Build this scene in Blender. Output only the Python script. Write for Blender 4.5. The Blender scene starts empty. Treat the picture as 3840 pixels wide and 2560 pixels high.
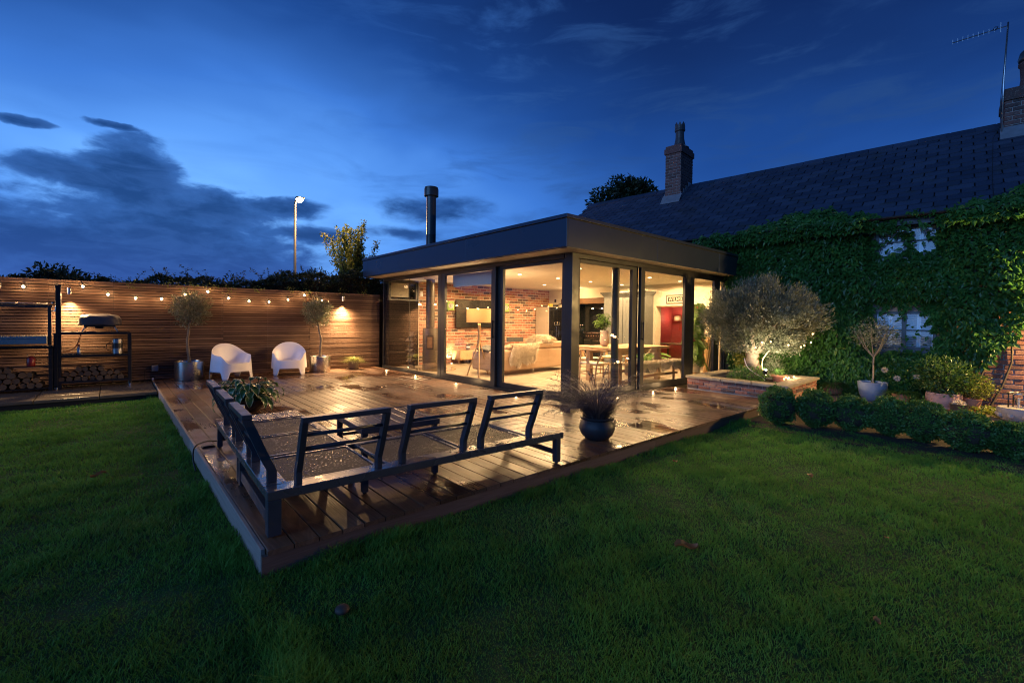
import bpy, math, random
import numpy as np
from mathutils import Vector, Matrix

# ------------------------------------------------------------------ camera
sc = bpy.context.scene
COL = sc.collection
CAM = (-0.6509, -2.7972, 1.3)
FW = (0.65956686, 0.751371, -0.0203268)
RT = (0.75163322, -0.65947161, 0.01202947)
UP = (0.00436636, 0.02321254, 0.99972102)
cd = bpy.data.cameras.new('camera')
cd.sensor_width = 36.0
cd.lens = 1714.585 / 3840 * 36
cd.shift_y = -(1280 - 1235.7) / 3840
cd.clip_start = 0.05
cd.clip_end = 3000
cam = bpy.data.objects.new('camera', cd)
cam.matrix_world = Matrix(((RT[0], UP[0], -FW[0], CAM[0]), (RT[1], UP[1], -FW[1], CAM[1]),
                           (RT[2], UP[2], -FW[2], CAM[2]), (0, 0, 0, 1)))
COL.objects.link(cam)
sc.camera = cam
sc.view_settings.view_transform = 'Standard'
sc.view_settings.look = 'None'
sc.view_settings.exposure = 0.0
sc.view_settings.gamma = 1.0
sc.view_settings.use_curve_mapping = False
sc.render.engine = 'CYCLES'
sc.cycles.use_denoising = True
sc.cycles.use_adaptive_sampling = False
sc.cycles.filter_width = 1.1
sc.cycles.max_bounces = 8
sc.cycles.diffuse_bounces = 4
sc.cycles.glossy_bounces = 4
sc.cycles.transparent_max_bounces = 24
sc.cycles.transmission_bounces = 6
sc.cycles.sample_clamp_indirect = 5.0
sc.cycles.sample_clamp_direct = 30.0
sc.cycles.blur_glossy = 1.0
sc.cycles.caustics_reflective = False
sc.cycles.caustics_refractive = False


# ------------------------------------------------------------------ node helper
class NT:
    def __init__(s, tree):
        s.t = tree
        s.n = tree.nodes
        s.l = tree.links

    def new(s, typ, props=None, **ins):
        nd = s.n.new(typ)
        for k, v in (props or {}).items():
            setattr(nd, k, v)
        for k, v in ins.items():
            s.set(nd, k, v)
        return nd

    def set(s, nd, k, v):
        sock = nd.inputs[int(k[1:])] if k[0] == 'i' and k[1:].isdigit() else nd.inputs[k.replace('_', ' ')]
        if isinstance(v, bpy.types.NodeSocket):
            s.l.new(v, sock)
        elif isinstance(v, bpy.types.Node):
            s.l.new(v.outputs[0], sock)
        else:
            sock.default_value = v

    def m(s, op, a, b=0.0, c=0.0, clamp=False):
        nd = s.new('ShaderNodeMath', {'operation': op, 'use_clamp': clamp}, i0=a, i1=b)
        if op in ('MULTIPLY_ADD', 'SMOOTH_MAX', 'SMOOTH_MIN', 'COMPARE'):
            s.set(nd, 'i2', c)
        return nd.outputs[0]

    def mr(s, v, a, b, c=0.0, d=1.0, smooth=True):
        nd = s.new('ShaderNodeMapRange', {'interpolation_type': 'SMOOTHSTEP' if smooth else 'LINEAR'},
                   i0=v, i1=a, i2=b, i3=c, i4=d)
        return nd.outputs[0]

    def mix(s, f, a, b, blend='MIX'):
        nd = s.new('ShaderNodeMix', {'data_type': 'RGBA', 'blend_type': blend})
        s.set(nd, 'i0', f)
        for i, v in ((6, a), (7, b)):
            if isinstance(v, (tuple, list)):
                v = (v[0], v[1], v[2], 1)
            s.set(nd, 'i%d' % i, v)
        return nd.outputs[2]

    def noise(s, vec, scale, detail=3.0, rough=0.5, dist=0.0, out=0):
        nd = s.new('ShaderNodeTexNoise', None, Scale=scale, Detail=detail, Roughness=rough, Distortion=dist)
        if vec is not None:
            s.set(nd, 'Vector', vec)
        return nd.outputs[out]

    def ramp(s, f, stops):
        nd = s.new('ShaderNodeValToRGB')
        cr = nd.color_ramp
        while len(cr.elements) > 1:
            cr.elements.remove(cr.elements[-1])
        for i, (p, c) in enumerate(stops):
            e = cr.elements[0] if i == 0 else cr.elements.new(p)
            e.position = p
            e.color = (c[0], c[1], c[2], 1)
        s.set(nd, 'Fac', f)
        return nd.outputs[0]

    def vscale(s, vec, sx, sy, sz, add=None):
        nd = s.new('ShaderNodeVectorMath', {'operation': 'MULTIPLY'}, i0=vec, i1=(sx, sy, sz))
        if add is not None:
            nd = s.new('ShaderNodeVectorMath', {'operation': 'ADD'}, i0=nd.outputs[0], i1=add)
        return nd.outputs[0]


# ------------------------------------------------------------------ world: blue hour sky with cloud banks
world = bpy.data.worlds.new('World')
sc.world = world
world.use_nodes = True
w = NT(world.node_tree)
w.n.clear()
tc = w.new('ShaderNodeTexCoord').outputs['Generated']
AZ0 = math.atan2(FW[1], FW[0])
sep = w.new('ShaderNodeSeparateXYZ', None, i0=tc)
dx, dy, dz = sep.outputs
cf, sf = math.cos(AZ0), math.sin(AZ0)
fx = w.m('ADD', w.m('MULTIPLY', dx, cf), w.m('MULTIPLY', dy, sf))
rx = w.m('SUBTRACT', w.m('MULTIPLY', dx, sf), w.m('MULTIPLY', dy, cf))
az = w.m('MULTIPLY', w.m('ARCTAN2', rx, fx), 57.2958)
el = w.m('MULTIPLY', w.m('ARCSINE', dz), 57.2958)


def g1(v, c, s_):
    q = w.m('DIVIDE', w.m('SUBTRACT', v, c), s_)
    return w.m('EXPONENT', w.m('MULTIPLY', w.m('MULTIPLY', q, q), -1.0))


comb = w.new('ShaderNodeCombineXYZ', None, i0=w.m('MULTIPLY', az, 0.05), i1=w.m('MULTIPLY', el, 0.115), i2=0.0).outputs[0]
big = w.noise(comb, 0.9, 3, .5, .3)
fbm = w.noise(comb, 2.3, 8, 0.58, 0.25)
fine = w.noise(comb, 7.0, 6, 0.6, 0.4)
warp = w.noise(comb, 1.6, 5, 0.55, 0.2, out=1)
ws = w.new('ShaderNodeSeparateXYZ', None, i0=warp)
azw = w.m('ADD', az, w.m('MULTIPLY', w.m('SUBTRACT', ws.outputs[0], 0.5), 6.5))
elw = w.m('ADD', el, w.m('MULTIPLY', w.m('SUBTRACT', ws.outputs[1], 0.5), 3.0))
# clear sky brightness
ba = w.m('ADD', 0.33, w.m('MULTIPLY', g1(az, -30.0, 30.0), 0.67))
be = w.m('ADD', w.m('MULTIPLY', g1(el, 12.0, 12.0), 0.62), w.m('MULTIPLY', g1(el, 5.0, 36.0), 0.42))
br = w.m('MULTIPLY', ba, be)
br = w.m('MULTIPLY', br, w.mr(big, 0.3, 0.75, 0.88, 1.1))
sky = w.ramp(br, [(0.0, (.0018, .0068, .034)), (0.10, (.0038, .0165, .082)), (0.28, (.010, .052, .225)), (0.55, (.038, .150, .51)), (0.8, (.085, .265, .72)), (1.0, (.15, .39, .86))])
sky = w.mix(w.m('MULTIPLY', g1(el, 0.0, 6.5), w.m('MULTIPLY', g1(az, -36.0, 28.0), .5)), sky, (.075, .155, .47))
# cloud banks (azimuth, elevation, radii)
balls = [(-37.5, 6.0, 15.5, 6.6), (-39.8, 13.2, 4.2, 3.6), (-44.5, 12.6, 4.6, 1.6), (-33, 10.9, 7.0, 2.6), (-26.5, 12.2, 4.6, 1.2),
         (-23.0, 9.4, 4.6, 1.3), (-50, 6.5, 10.0, 3.6), (-24, 3.4, 17, 2.0), (-9, 13.2, 7.0, 1.9), (-14, 10.3, 5.5, 1.0), (-46.8, 16.0, 2.0, .5),
         (-41.5, 16.9, 2.2, .35), (-65, 9, 12, 5), (-4, 8.8, 9, 1.8)]
acc = None
for (a, e, ra, re_) in balls:
    qa = w.m('DIVIDE', w.m('SUBTRACT', azw, a), ra)
    qe = w.m('DIVIDE', w.m('SUBTRACT', elw, e), re_)
    v = w.m('SUBTRACT', 1.0, w.m('ADD', w.m('MULTIPLY', qa, qa), w.m('MULTIPLY', qe, qe)))
    acc = v if acc is None else w.m('SMOOTH_MAX', acc, v, 0.5)
acc = w.m('MAXIMUM', acc, -1.2)
dens = w.m('ADD', w.m('ADD', w.m('MULTIPLY', acc, 1.5), w.m('MULTIPLY', w.m('SUBTRACT', fbm, 0.50), 3.0)), w.m('MULTIPLY', w.m('SUBTRACT', fine, 0.5), 1.7))
mask = w.mr(dens, -0.35, w.mr(az, -30, -14, 0.55, 1.7))
core = w.mr(dens, 0.0, 1.5)
ccol = w.mix(core, (.032, .115, .37), (.0085, .043, .165))
ccol = w.mix(w.mr(w.noise(w.vscale(comb, 1, 1.6, 1), 3.4, 7, .6, .8), .42, .64, 0, .52), ccol, (.026, .088, .29))
ccol = w.mix(w.m('MULTIPLY', g1(el, 2.0, 5.0), .5), ccol, (.034, .080, .33))
ccol = w.mix(w.mr(ba, .33, .85, .85, 0.0), ccol, (.011, .055, .22))
sky = w.mix(w.m('MULTIPLY', mask, .97), sky, ccol)
# thin veils over the rest
veil = w.m('MULTIPLY', w.mr(w.noise(w.vscale(comb, 1.0, 1.9, 1), 1.7, 7, .6, .6), .46, .70, 0, .60), w.m('MULTIPLY', w.mr(el, 0, 12, 0, 1), w.mr(az, -30, 0, .18, 1)))
sky = w.mix(veil, sky, w.mix(w.mr(ba, .33, .8), (.016, .054, .175), (.024, .095, .33)))
# below the horizon: dark ground tone
sky = w.mix(w.mr(el, -3, 0, 1, 0), sky, (.006, .012, .02))
bg = w.new('ShaderNodeBackground', None, Color=sky, Strength=1.36)
w.l.new(bg.outputs[0], w.new('ShaderNodeOutputWorld').inputs[0])

# faint remaining twilight from the bright part of the sky
sd = bpy.data.lights.new('twilight', 'SUN')
sd.energy = 1.5
sd.angle = math.radians(50)
sd.color = (.20, .46, 1.0)
so = bpy.data.objects.new('twilight', sd)
_d = Vector((math.cos(AZ0 + 2.35), math.sin(AZ0 + 2.35), .30))
so.rotation_euler = _d.to_track_quat('Z', 'Y').to_euler()
so.location = (0, 0, 30)
COL.objects.link(so)

WARM = (1.0, .62, .28)
WARM2 = (1.0, .52, .18)
SODIUM = (1.0, .55, .2)

# ------------------------------------------------------------------ library
rnd = random.Random(11)
rng = np.random.default_rng(11)
PI = math.pi


class MB:
    def __init__(s):
        s.v = []
        s.f = []
        s.c = []      # per-vertex random value
        s.val = 0.0

    def add(s, vs, fs, M=None):
        b = len(s.v)
        if M is not None:
            vs = [tuple(M @ Vector(p)) for p in vs]
        s.v += [tuple(p) for p in vs]
        s.f += [tuple(i + b for i in f) for f in fs]
        s.c += [s.val] * len(vs)
        return s

    def box(s, x0, x1, y0, y1, z0, z1, M=None):
        return s.add([(x0, y0, z0), (x1, y0, z0), (x1, y1, z0), (x0, y1, z0), (x0, y0, z1), (x1, y0, z1), (x1, y1, z1), (x0, y1, z1)],
                     [(0, 3, 2, 1), (4, 5, 6, 7), (0, 1, 5, 4), (1, 2, 6, 5), (2, 3, 7, 6), (3, 0, 4, 7)], M)

    def bar(s, p, q, wd, ht, up=(0, 0, 1)):
        p, q, up = Vector(p), Vector(q), Vector(up)
        d = (q - p).normalized()
        sd_ = d.cross(up)
        if sd_.length < 1e-5:
            sd_ = d.cross(Vector((1, 0, 0)))
        sd_.normalize()
        u = sd_.cross(d)
        vs = []
        for o in (p, q):
            for a, b in ((-1, -1), (1, -1), (1, 1), (-1, 1)):
                vs.append(o + sd_ * a * wd / 2 + u * b * ht / 2)
        return s.add(vs, [(0, 1, 2, 3), (7, 6, 5, 4), (0, 4, 5, 1), (1, 5, 6, 2), (2, 6, 7, 3), (3, 7, 4, 0)])

    def tube(s, pts, r, n=8, cap=True):
        pts = [Vector(p) for p in pts]
        m = len(pts)
        rs = r if isinstance(r, (list, tuple)) else [r] * m
        vs = []
        ref = None
        for i, p in enumerate(pts):
            d = (pts[min(i + 1, m - 1)] - pts[max(i - 1, 0)])
            d = d.normalized() if d.length > 1e-9 else Vector((0, 0, 1))
            if ref is None:
                ref = d.cross(Vector((0, 0, 1)))
                if ref.length < 1e-3:
                    ref = d.cross(Vector((1, 0, 0)))
            ref = (ref - d * ref.dot(d)).normalized()
            b = d.cross(ref)
            for k in range(n):
                a = 2 * PI * k / n
                vs.append(p + (ref * math.cos(a) + b * math.sin(a)) * rs[i])
        fs = []
        for i in range(m - 1):
            for k in range(n):
                k2 = (k + 1) % n
                fs.append((i * n + k, i * n + k2, (i + 1) * n + k2, (i + 1) * n + k))
        if cap:
            fs.append(tuple(range(n - 1, -1, -1)))
            fs.append(tuple((m - 1) * n + k for k in range(n)))
        return s.add(vs, fs)

    def lathe(s, prof, c=(0, 0, 0), n=24, sx=1, sy=1):
        vs, fs = [], []
        for (r, z) in prof:
            for k in range(n):
                a = 2 * PI * k / n
                vs.append((c[0] + r * sx * math.cos(a), c[1] + r * sy * math.sin(a), c[2] + z))
        for i in range(len(prof) - 1):
            for k in range(n):
                k2 = (k + 1) % n
                fs.append((i * n + k, i * n + k2, (i + 1) * n + k2, (i + 1) * n + k))
        fs.append(tuple(range(n - 1, -1, -1)))
        fs.append(tuple((len(prof) - 1) * n + k for k in range(n)))
        return s.add(vs, fs)

    def cyl(s, c, r, h, n=20):
        return s.lathe([(r, 0), (r, h)], c, n)

    def sphere(s, c, r, n=12, m=8, sz=1.0):
        return s.lathe([(max(r * math.sin(PI * i / m), 1e-4), -r * sz * math.cos(PI * i / m)) for i in range(m + 1)], c, n)

    def prism(s, poly, z0, z1):
        n = len(poly)
        vs = [(x, y, z0) for x, y in poly] + [(x, y, z1) for x, y in poly]
        fs = [tuple(range(n - 1, -1, -1)), tuple(range(n, 2 * n))] + [(i, (i + 1) % n, n + (i + 1) % n, n + i) for i in range(n)]
        return s.add(vs, fs)

    def build(s, name, mat, parent=None, smooth=False, bevel=0.0, kind=None, label=None, seg=2, w=False, sharp=None, cat=None, group=None, loc=None):
        me = bpy.data.meshes.new(name)
        vs = s.v
        off = Vector((0, 0, 0))
        if w and parent is not None:
            p = parent
            while p.parent is not None:
                p = p.parent
            off = p.location
        if off.length > 0:
            vs = [(a - off.x, b - off.y, c - off.z) for a, b, c in vs]
        me.from_pydata(vs, [], s.f)
        if any(s.c):
            at = me.attributes.new('v', 'FLOAT', 'POINT')
            at.data.foreach_set('value', s.c)
        me.update()
        if smooth:
            me.polygons.foreach_set('use_smooth', [True] * len(me.polygons))
            if sharp:
                me.set_sharp_from_angle(angle=math.radians(sharp))
        o = bpy.data.objects.new(name, me)
        if loc is not None:
            o.location = loc
        if mat is not None:
            me.materials.append(mat)
        COL.objects.link(o)
        if parent is not None:
            o.parent = parent
        if bevel:
            b = o.modifiers.new('bevel', 'BEVEL')
            b.width = bevel
            b.segments = seg
            b.limit_method = 'ANGLE'
        tag(o, label, cat, group, kind)
        return o


def tag(o, label=None, cat=None, group=None, kind=None):
    if label:
        o['label'] = label
    if cat:
        o['category'] = cat
    if group:
        o['group'] = group
    if kind:
        o['kind'] = kind
    return o


def thing(name, label, cat, loc=(0, 0, 0), rz=0.0, group=None, kind=None):
    o = bpy.data.objects.new(name, None)
    COL.objects.link(o)
    o.location = loc
    o.rotation_euler = (0, 0, rz)
    o.empty_display_size = .1
    return tag(o, label, cat, group, kind)


KIDS = {}


def dup(src, loc=None, rz=None, label=None, parent=None, scale=None):
    kids = [o for o in bpy.data.objects if o.parent is not None]
    m = {}
    for k in kids:
        m.setdefault(k.parent.name, []).append(k)

    def rec(o, par):
        c = o.copy()
        COL.objects.link(c)
        if par is not None:
            c.parent = par
        for ch in m.get(o.name, []):
            rec(ch, c)
        return c
    r = rec(src, parent)
    if loc is not None:
        r.location = loc
    if rz is not None:
        r.rotation_euler = (0, 0, rz)
    if label:
        r['label'] = label
    if scale:
        r.scale = (scale,) * 3 if not isinstance(scale, tuple) else scale
    return r


def inst(mesh_obj, name, parent, loc, rot=(0, 0, 0), scale=(1, 1, 1)):
    """another object sharing the mesh of mesh_obj"""
    c = bpy.data.objects.new(name, mesh_obj.data)
    for m_ in mesh_obj.modifiers:
        if m_.type == 'BEVEL':
            b = c.modifiers.new('bevel', 'BEVEL')
            b.width, b.segments, b.limit_method = m_.width, m_.segments, 'ANGLE'
    c.location = loc
    c.rotation_euler = rot
    c.scale = scale
    COL.objects.link(c)
    if parent is not None:
        c.parent = parent
    return c


def npmesh(name, V, F, mat, parent=None, val=None, smooth=False, kind=None, label=None, cat=None, group=None, mats=None, off=None):
    """V (n,3) array, F (m,3|4) int array -> object"""
    V = np.asarray(V, np.float32)
    if off is not None:
        V = V - np.asarray(off, np.float32)
    F = np.asarray(F, np.int32)
    me = bpy.data.meshes.new(name)
    me.vertices.add(len(V))
    me.vertices.foreach_set('co', V.ravel())
    k = F.shape[1]
    me.loops.add(F.size)
    me.loops.foreach_set('vertex_index', F.ravel())
    me.polygons.add(len(F))
    me.polygons.foreach_set('loop_start', np.arange(len(F), dtype=np.int32) * k)
    me.polygons.foreach_set('loop_total', np.full(len(F), k, np.int32))
    if smooth:
        me.polygons.foreach_set('use_smooth', np.ones(len(F), bool))
    me.update(calc_edges=True)
    if val is not None:
        at = me.attributes.new('v', 'FLOAT', 'POINT')
        at.data.foreach_set('value', np.asarray(val, np.float32))
    me.materials.append(mat)
    o = bpy.data.objects.new(name, me)
    COL.objects.link(o)
    if parent is not None:
        o.parent = parent
    return tag(o, label, cat, group, kind)


def norm(a):
    return a / np.maximum(np.linalg.norm(a, axis=-1, keepdims=True), 1e-9)


def leafgeo(P, D, N, L, W, fold=.25, curl=.0):
    """kite leaves: base P, axis D, face normal N, length L, width W -> V, F(tri), per-vertex id"""
    n = len(P)
    D = norm(D)
    S = norm(np.cross(D, N))
    N2 = np.cross(S, D)
    L = np.broadcast_to(np.asarray(L, float), (n,))[:, None]
    W = np.broadcast_to(np.asarray(W, float), (n,))[:, None]
    V = np.stack([P, P + D * L * .45 + S * W * .5 + N2 * W * fold, P + D * L - N2 * L * curl, P + D * L * .45 - S * W * .5 + N2 * W * fold], 1).reshape(-1, 3)
    b = np.arange(n)[:, None] * 4
    F = np.concatenate([b + np.array([[0, 1, 2]]), b + np.array([[0, 2, 3]])], 0)
    return V, F


def leaves(name, P, D, N, L, W, mat, parent=None, fold=.25, curl=.1, val=None, **kw):
    V, F = leafgeo(P, D, N, L, W, fold, curl)
    val = np.repeat(rng.random(len(P)) if val is None else val, 4)
    return npmesh(name, V, F, mat, parent, val, **kw)


def blades(name, P, D, H, wd, mat, parent=None, bend=.3, segs=3, droop=0.0, **kw):
    """curved tapering blades: base P, lean direction D (n,3), length H"""
    n = len(P)
    H = np.broadcast_to(np.asarray(H, float), (n,))
    D = norm(D)
    hor = D.copy()
    hor[:, 2] = 0
    hor = norm(hor + 1e-6)
    side = norm(np.cross(D, hor + np.array([0.001, 0.002, 0.0])))
    bad = np.abs(side).sum(1) < .1
    side[bad] = (1, 0, 0)
    a = rng.random(n) * PI
    side = side * 1.0
    rows = []
    for i in range(segs + 1):
        t = i / segs
        c = P + D * (H * t)[:, None] + hor * (H * bend * t * t)[:, None] - np.array([0, 0, 1.0]) * (H * (bend * .35 + droop) * t * t)[:, None]
        wv = wd * (1 - t) ** .7 / 2
        if i < segs:
            rows.append(c - side * wv)
            rows.append(c + side * wv)
        else:
            rows.append(c)
    V = np.stack(rows, 1)
    k = V.shape[1]
    V = V.reshape(-1, 3)
    b = np.arange(n)[:, None] * k
    fs = []
    for i in range(segs - 1):
        fs.append(b + np.array([[2 * i, 2 * i + 1, 2 * i + 3]]))
        fs.append(b + np.array([[2 * i, 2 * i + 3, 2 * i + 2]]))
    fs.append(b + np.array([[2 * (segs - 1), 2 * segs - 1, 2 * segs]]))
    return npmesh(name, V, np.concatenate(fs, 0), mat, parent, np.repeat(rng.random(n), k), **kw)


def rand_dirs(n):
    v = rng.normal(size=(n, 3))
    return norm(v)


def plight(name, loc, power, color=WARM, radius=.03, parent=None):
    d = bpy.data.lights.new(name, 'POINT')
    d.energy = power
    d.color = color
    d.shadow_soft_size = radius
    o = bpy.data.objects.new(name, d)
    COL.objects.link(o)
    o.location = loc
    if parent is not None:
        o.parent = parent
        o.location = Vector(loc) - parent.location
    return o


def slight(name, loc, to, power, angle, blend=.5, color=WARM, radius=.03, parent=None):
    d = bpy.data.lights.new(name, 'SPOT')
    d.energy = power
    d.color = color
    d.shadow_soft_size = radius
    d.spot_size = math.radians(angle)
    d.spot_blend = blend
    o = bpy.data.objects.new(name, d)
    COL.objects.link(o)
    v = Vector(loc) - Vector(to)
    o.rotation_euler = v.to_track_quat('Z', 'Y').to_euler()
    o.location = loc
    if parent is not None:
        o.parent = parent
        o.location = Vector(loc) - parent.location
    return o


# ------------------------------------------------------------------ materials
MATS = {}


def base(name):
    m = bpy.data.materials.new(name)
    m.use_nodes = True
    t = NT(m.node_tree)
    t.n.clear()
    out = t.new('ShaderNodeOutputMaterial')
    p = t.new('ShaderNodeBsdfPrincipled')
    t.l.new(p.outputs[0], out.inputs[0])
    MATS[name] = m
    return m, t, p, out


def rv(t):
    """one random value per piece: object random plus the stored value"""
    a = t.new('ShaderNodeAttribute', {'attribute_name': 'v'}).outputs['Fac']
    r = t.new('ShaderNodeObjectInfo').outputs['Random']
    return t.m('FRACT', t.m('ADD', a, t.m('MULTIPLY', r, 7.31)))


def ocoord(t):
    return t.new('ShaderNodeTexCoord').outputs['Object']


def gpos(t):
    return t.new('ShaderNodeNewGeometry').outputs['Position']


def bump(t, p, h, strength=.3, dist=.01):
    b = t.new('ShaderNodeBump', None, Strength=strength, Distance=dist, Height=h)
    t.l.new(b.outputs[0], p.inputs['Normal'])
    return b


def plain(name, col, rough=.5, metal=0.0, var=.25, scale=14.0, bmp=.0, spec=None, coat=0.0, rvar=.12):
    m, t, p, _ = base(name)
    g = gpos(t)
    n = t.noise(g, scale, 5, .6)
    c2 = tuple(min(1, c * (1 - var)) for c in col)
    c3 = tuple(min(1, c * (1 + var)) for c in col)
    c = t.mix(n, c2, c3)
    t.set(p, 'Base_Color', c)
    t.set(p, 'Metallic', metal)
    t.set(p, 'Roughness', t.mr(t.noise(g, scale * .37, 4, .6), .25, .75, max(.02, rough - rvar), min(1, rough + rvar), False))
    if spec is not None:
        t.set(p, 'Specular_IOR_Level', spec)
    if coat:
        t.set(p, 'Coat_Weight', coat)
        t.set(p, 'Coat_Roughness', .15)
    if bmp:
        bump(t, p, t.noise(g, scale * 4, 4, .6), bmp, .004)
    return m


def emis(name, col, strength):
    m, t, p, out = base(name)
    t.set(p, 'Base_Color', (col[0], col[1], col[2], 1))
    t.set(p, 'Emission_Color', (col[0], col[1], col[2], 1))
    t.set(p, 'Emission_Strength', strength)
    return m


def leafmat(name, c1, c2, c3=None, trans=.35, rough=.42, spec=.4):
    """leaf colours vary from leaf to leaf; light passes partly through"""
    m, t, p, out = base(name)
    a = t.new('ShaderNodeAttribute', {'attribute_name': 'v'}).outputs['Fac']
    stops = [(0, c1), (.75, c2)] + ([(1.0, c3)] if c3 else [])
    c = t.ramp(a, stops)
    c = t.mix(t.mr(t.noise(gpos(t), 3.0, 3), .35, .7, 0, .45), c, tuple(x * .55 for x in c1))
    t.set(p, 'Base_Color', c)
    t.set(p, 'Roughness', rough)
    t.set(p, 'Specular_IOR_Level', spec)
    tr = t.new('ShaderNodeBsdfTranslucent', None, Color=t.mix(.4, c, tuple(min(1, x * 1.6) for x in c2)))
    mx = t.new('ShaderNodeMixShader', None, i0=trans, i1=p.outputs[0], i2=tr.outputs[0])
    t.l.new(mx.outputs[0], out.inputs[0])
    return m


def woodmat(name, stops, axis='X', rough=.55, grain=38.0, bmp=.25, knots=True, piece=True, spec=.4):
    """boards: grain runs along the given object axis, shade differs from piece to piece"""
    m, t, p, out = base(name)
    o = gpos(t)
    r = rv(t) if piece else t.m('ADD', 0.5, 0.0)
    sc3 = {'X': (.9, 14, 14), 'Y': (14, .9, 14), 'Z': (14, 14, .9)}[axis]
    offs = t.new('ShaderNodeCombineXYZ', None, i0=t.m('MULTIPLY', r, 37.0), i1=t.m('MULTIPLY', r, 91.0), i2=t.m('MULTIPLY', r, 53.0)).outputs[0]
    v = t.vscale(o, *sc3, add=offs)
    n1 = t.noise(v, .55, 4, .55, 1.6)
    rings = t.m('ABSOLUTE', t.m('SUBTRACT', t.m('FRACT', t.m('MULTIPLY', n1, 9.0)), .5))
    fib = t.noise(t.vscale(o, *[s_ * grain / 14 * (1 if s_ > 1 else .6) for s_ in sc3], add=offs), 2.0, 3, .6)
    f = t.m('ADD', t.m('MULTIPLY', rings, .55), t.m('MULTIPLY', fib, .55))
    f = t.m('ADD', t.m('MULTIPLY', f, .62), t.m('MULTIPLY', r, .42))
    c = t.ramp(f, stops)
    t.set(p, 'Base_Color', c)
    t.set(p, 'Roughness', t.mr(fib, .2, .8, rough - .12, rough + .12, False))
    t.set(p, 'Specular_IOR_Level', spec)
    bump(t, p, t.m('ADD', rings, t.m('MULTIPLY', fib, .8)), bmp, .0015)
    return m


# wet decking
def deckmat():
    m, t, p, out = base('wet_decking')
    g = gpos(t)
    r = rv(t)
    offs = t.new('ShaderNodeCombineXYZ', None, i0=t.m('MULTIPLY', r, 37.0), i1=t.m('MULTIPLY', r, 91.0), i2=t.m('MULTIPLY', r, 53.0)).outputs[0]
    v = t.vscale(g, 11, 1.1, 8, add=offs)
    n1 = t.noise(v, .5, 4, .5, 1.3)
    rings = t.m('ABSOLUTE', t.m('SUBTRACT', t.m('FRACT', t.m('MULTIPLY', n1, 10.0)), .5))
    fib = t.noise(t.vscale(g, 60, 3, 30, add=offs), 2.0, 3, .6)
    f = t.m('ADD', t.m('MULTIPLY', rings, .9), t.m('MULTIPLY', fib, .38))
    f = t.m('ADD', t.m('MULTIPLY', f, .62), t.m('MULTIPLY', r, .40))
    c = t.ramp(f, [(0.1, (.080, .036, .020)), (.45, (.165, .082, .046)), (.7, (.24, .130, .078)), (1, (.34, .205, .13))])
    grey = t.mr(t.noise(g, .9, 3), .4, .65, 0, .35)
    c = t.mix(grey, c, (.17, .15, .14))
    # wet: damp all over, standing water in patches
    pn = t.noise(t.vscale(g, 1.0, .62, 0), 1.25, 4, .55, .5)
    pn2 = t.noise(t.vscale(g, 1.0, .5, 0, add=(7.3, 2.1, 0)), 3.2, 3, .5, .3)
    wet = t.m('ADD', t.m('MULTIPLY', pn, .7), t.m('MULTIPLY', pn2, .3))
    damp = t.mr(wet, .42, .56)
    pud = t.mr(wet, .53, .63)
    # each board sits at its own height, so water stays on some
    pud = t.m('MULTIPLY', pud, t.mr(r, .12, .22))
    c = t.mix(t.m('MULTIPLY', damp, .72), c, t.mix(1.0, c, (.42, .36, .34), 'MULTIPLY'))
    t.set(p, 'Base_Color', c)
    rg = t.mr(fib, .2, .8, .40, .58, False)
    rg = t.m('MULTIPLY', rg, t.mr(damp, 0, 1, .95, .58, False))
    rg = t.m('MULTIPLY_ADD', t.m('SUBTRACT', .05, rg), pud, rg)
    t.set(p, 'Roughness', rg)
    t.set(p, 'Specular_IOR_Level', t.mr(damp, 0, 1, .5, .75, False))
    t.set(p, 'Coat_Weight', t.m('MULTIPLY', pud, .4))
    t.set(p, 'Coat_Roughness', .02)
    h = t.m('ADD', rings, t.m('MULTIPLY', fib, .9))
    b = t.new('ShaderNodeBump', None, Distance=.0016, Height=h)
    t.set(b, 'Strength', t.mr(pud, 0, 1, .7, .01, False))
    t.l.new(b.outputs[0], p.inputs['Normal'])
    return m


M_DECK = deckmat()
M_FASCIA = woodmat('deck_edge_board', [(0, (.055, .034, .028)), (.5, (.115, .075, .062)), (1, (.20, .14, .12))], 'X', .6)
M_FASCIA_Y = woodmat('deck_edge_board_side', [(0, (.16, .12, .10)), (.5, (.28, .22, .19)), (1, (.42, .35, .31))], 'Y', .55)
M_SLAT = woodmat('fence_slat', [(0, (.070, .040, .028)), (.35, (.125, .072, .050)), (.6, (.185, .112, .078)), (.85, (.26, .165, .118)), (1, (.33, .23, .17))], 'X', .6, spec=.3)
M_OAK = woodmat('oak', [(0, (.36, .21, .10)), (.5, (.5, .31, .15)), (1, (.62, .42, .23))], 'X', .45)
M_OAKZ = woodmat('oak_upright', [(0, (.40, .24, .11)), (.5, (.52, .33, .16)), (1, (.62, .42, .22))], 'Z', .42)
M_OLDWOOD = woodmat('old_timber', [(0, (.14, .07, .03)), (.5, (.30, .17, .08)), (1, (.46, .28, .15))], 'X', .6, bmp=.6)
M_BEAM = woodmat('oak_beam', [(0, (.07, .035, .017)), (.5, (.15, .08, .04)), (1, (.24, .14, .07))], 'Y', .6, bmp=.6)
M_DARK = plain('anthracite_metal', (.030, .031, .034), .32, .0, .15, 6, .0, spec=.6)
M_FRAME = plain('bronze_grey_frame', (.024, .023, .022), .40, .0, .12, 9, spec=.55)
M_FASC = plain('fascia_metal', (.036, .052, .080), .30, .35, .08, 1.7, spec=.7, rvar=.05)
M_SOFF = plain('soffit_panel', (.42, .40, .37), .6, 0, .06, 3)
M_SOFA_METAL = plain('sofa_powder_coat', (.040, .043, .055), .38, .0, .15, 30, .05, spec=.6)
M_WETMETAL = None
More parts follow.
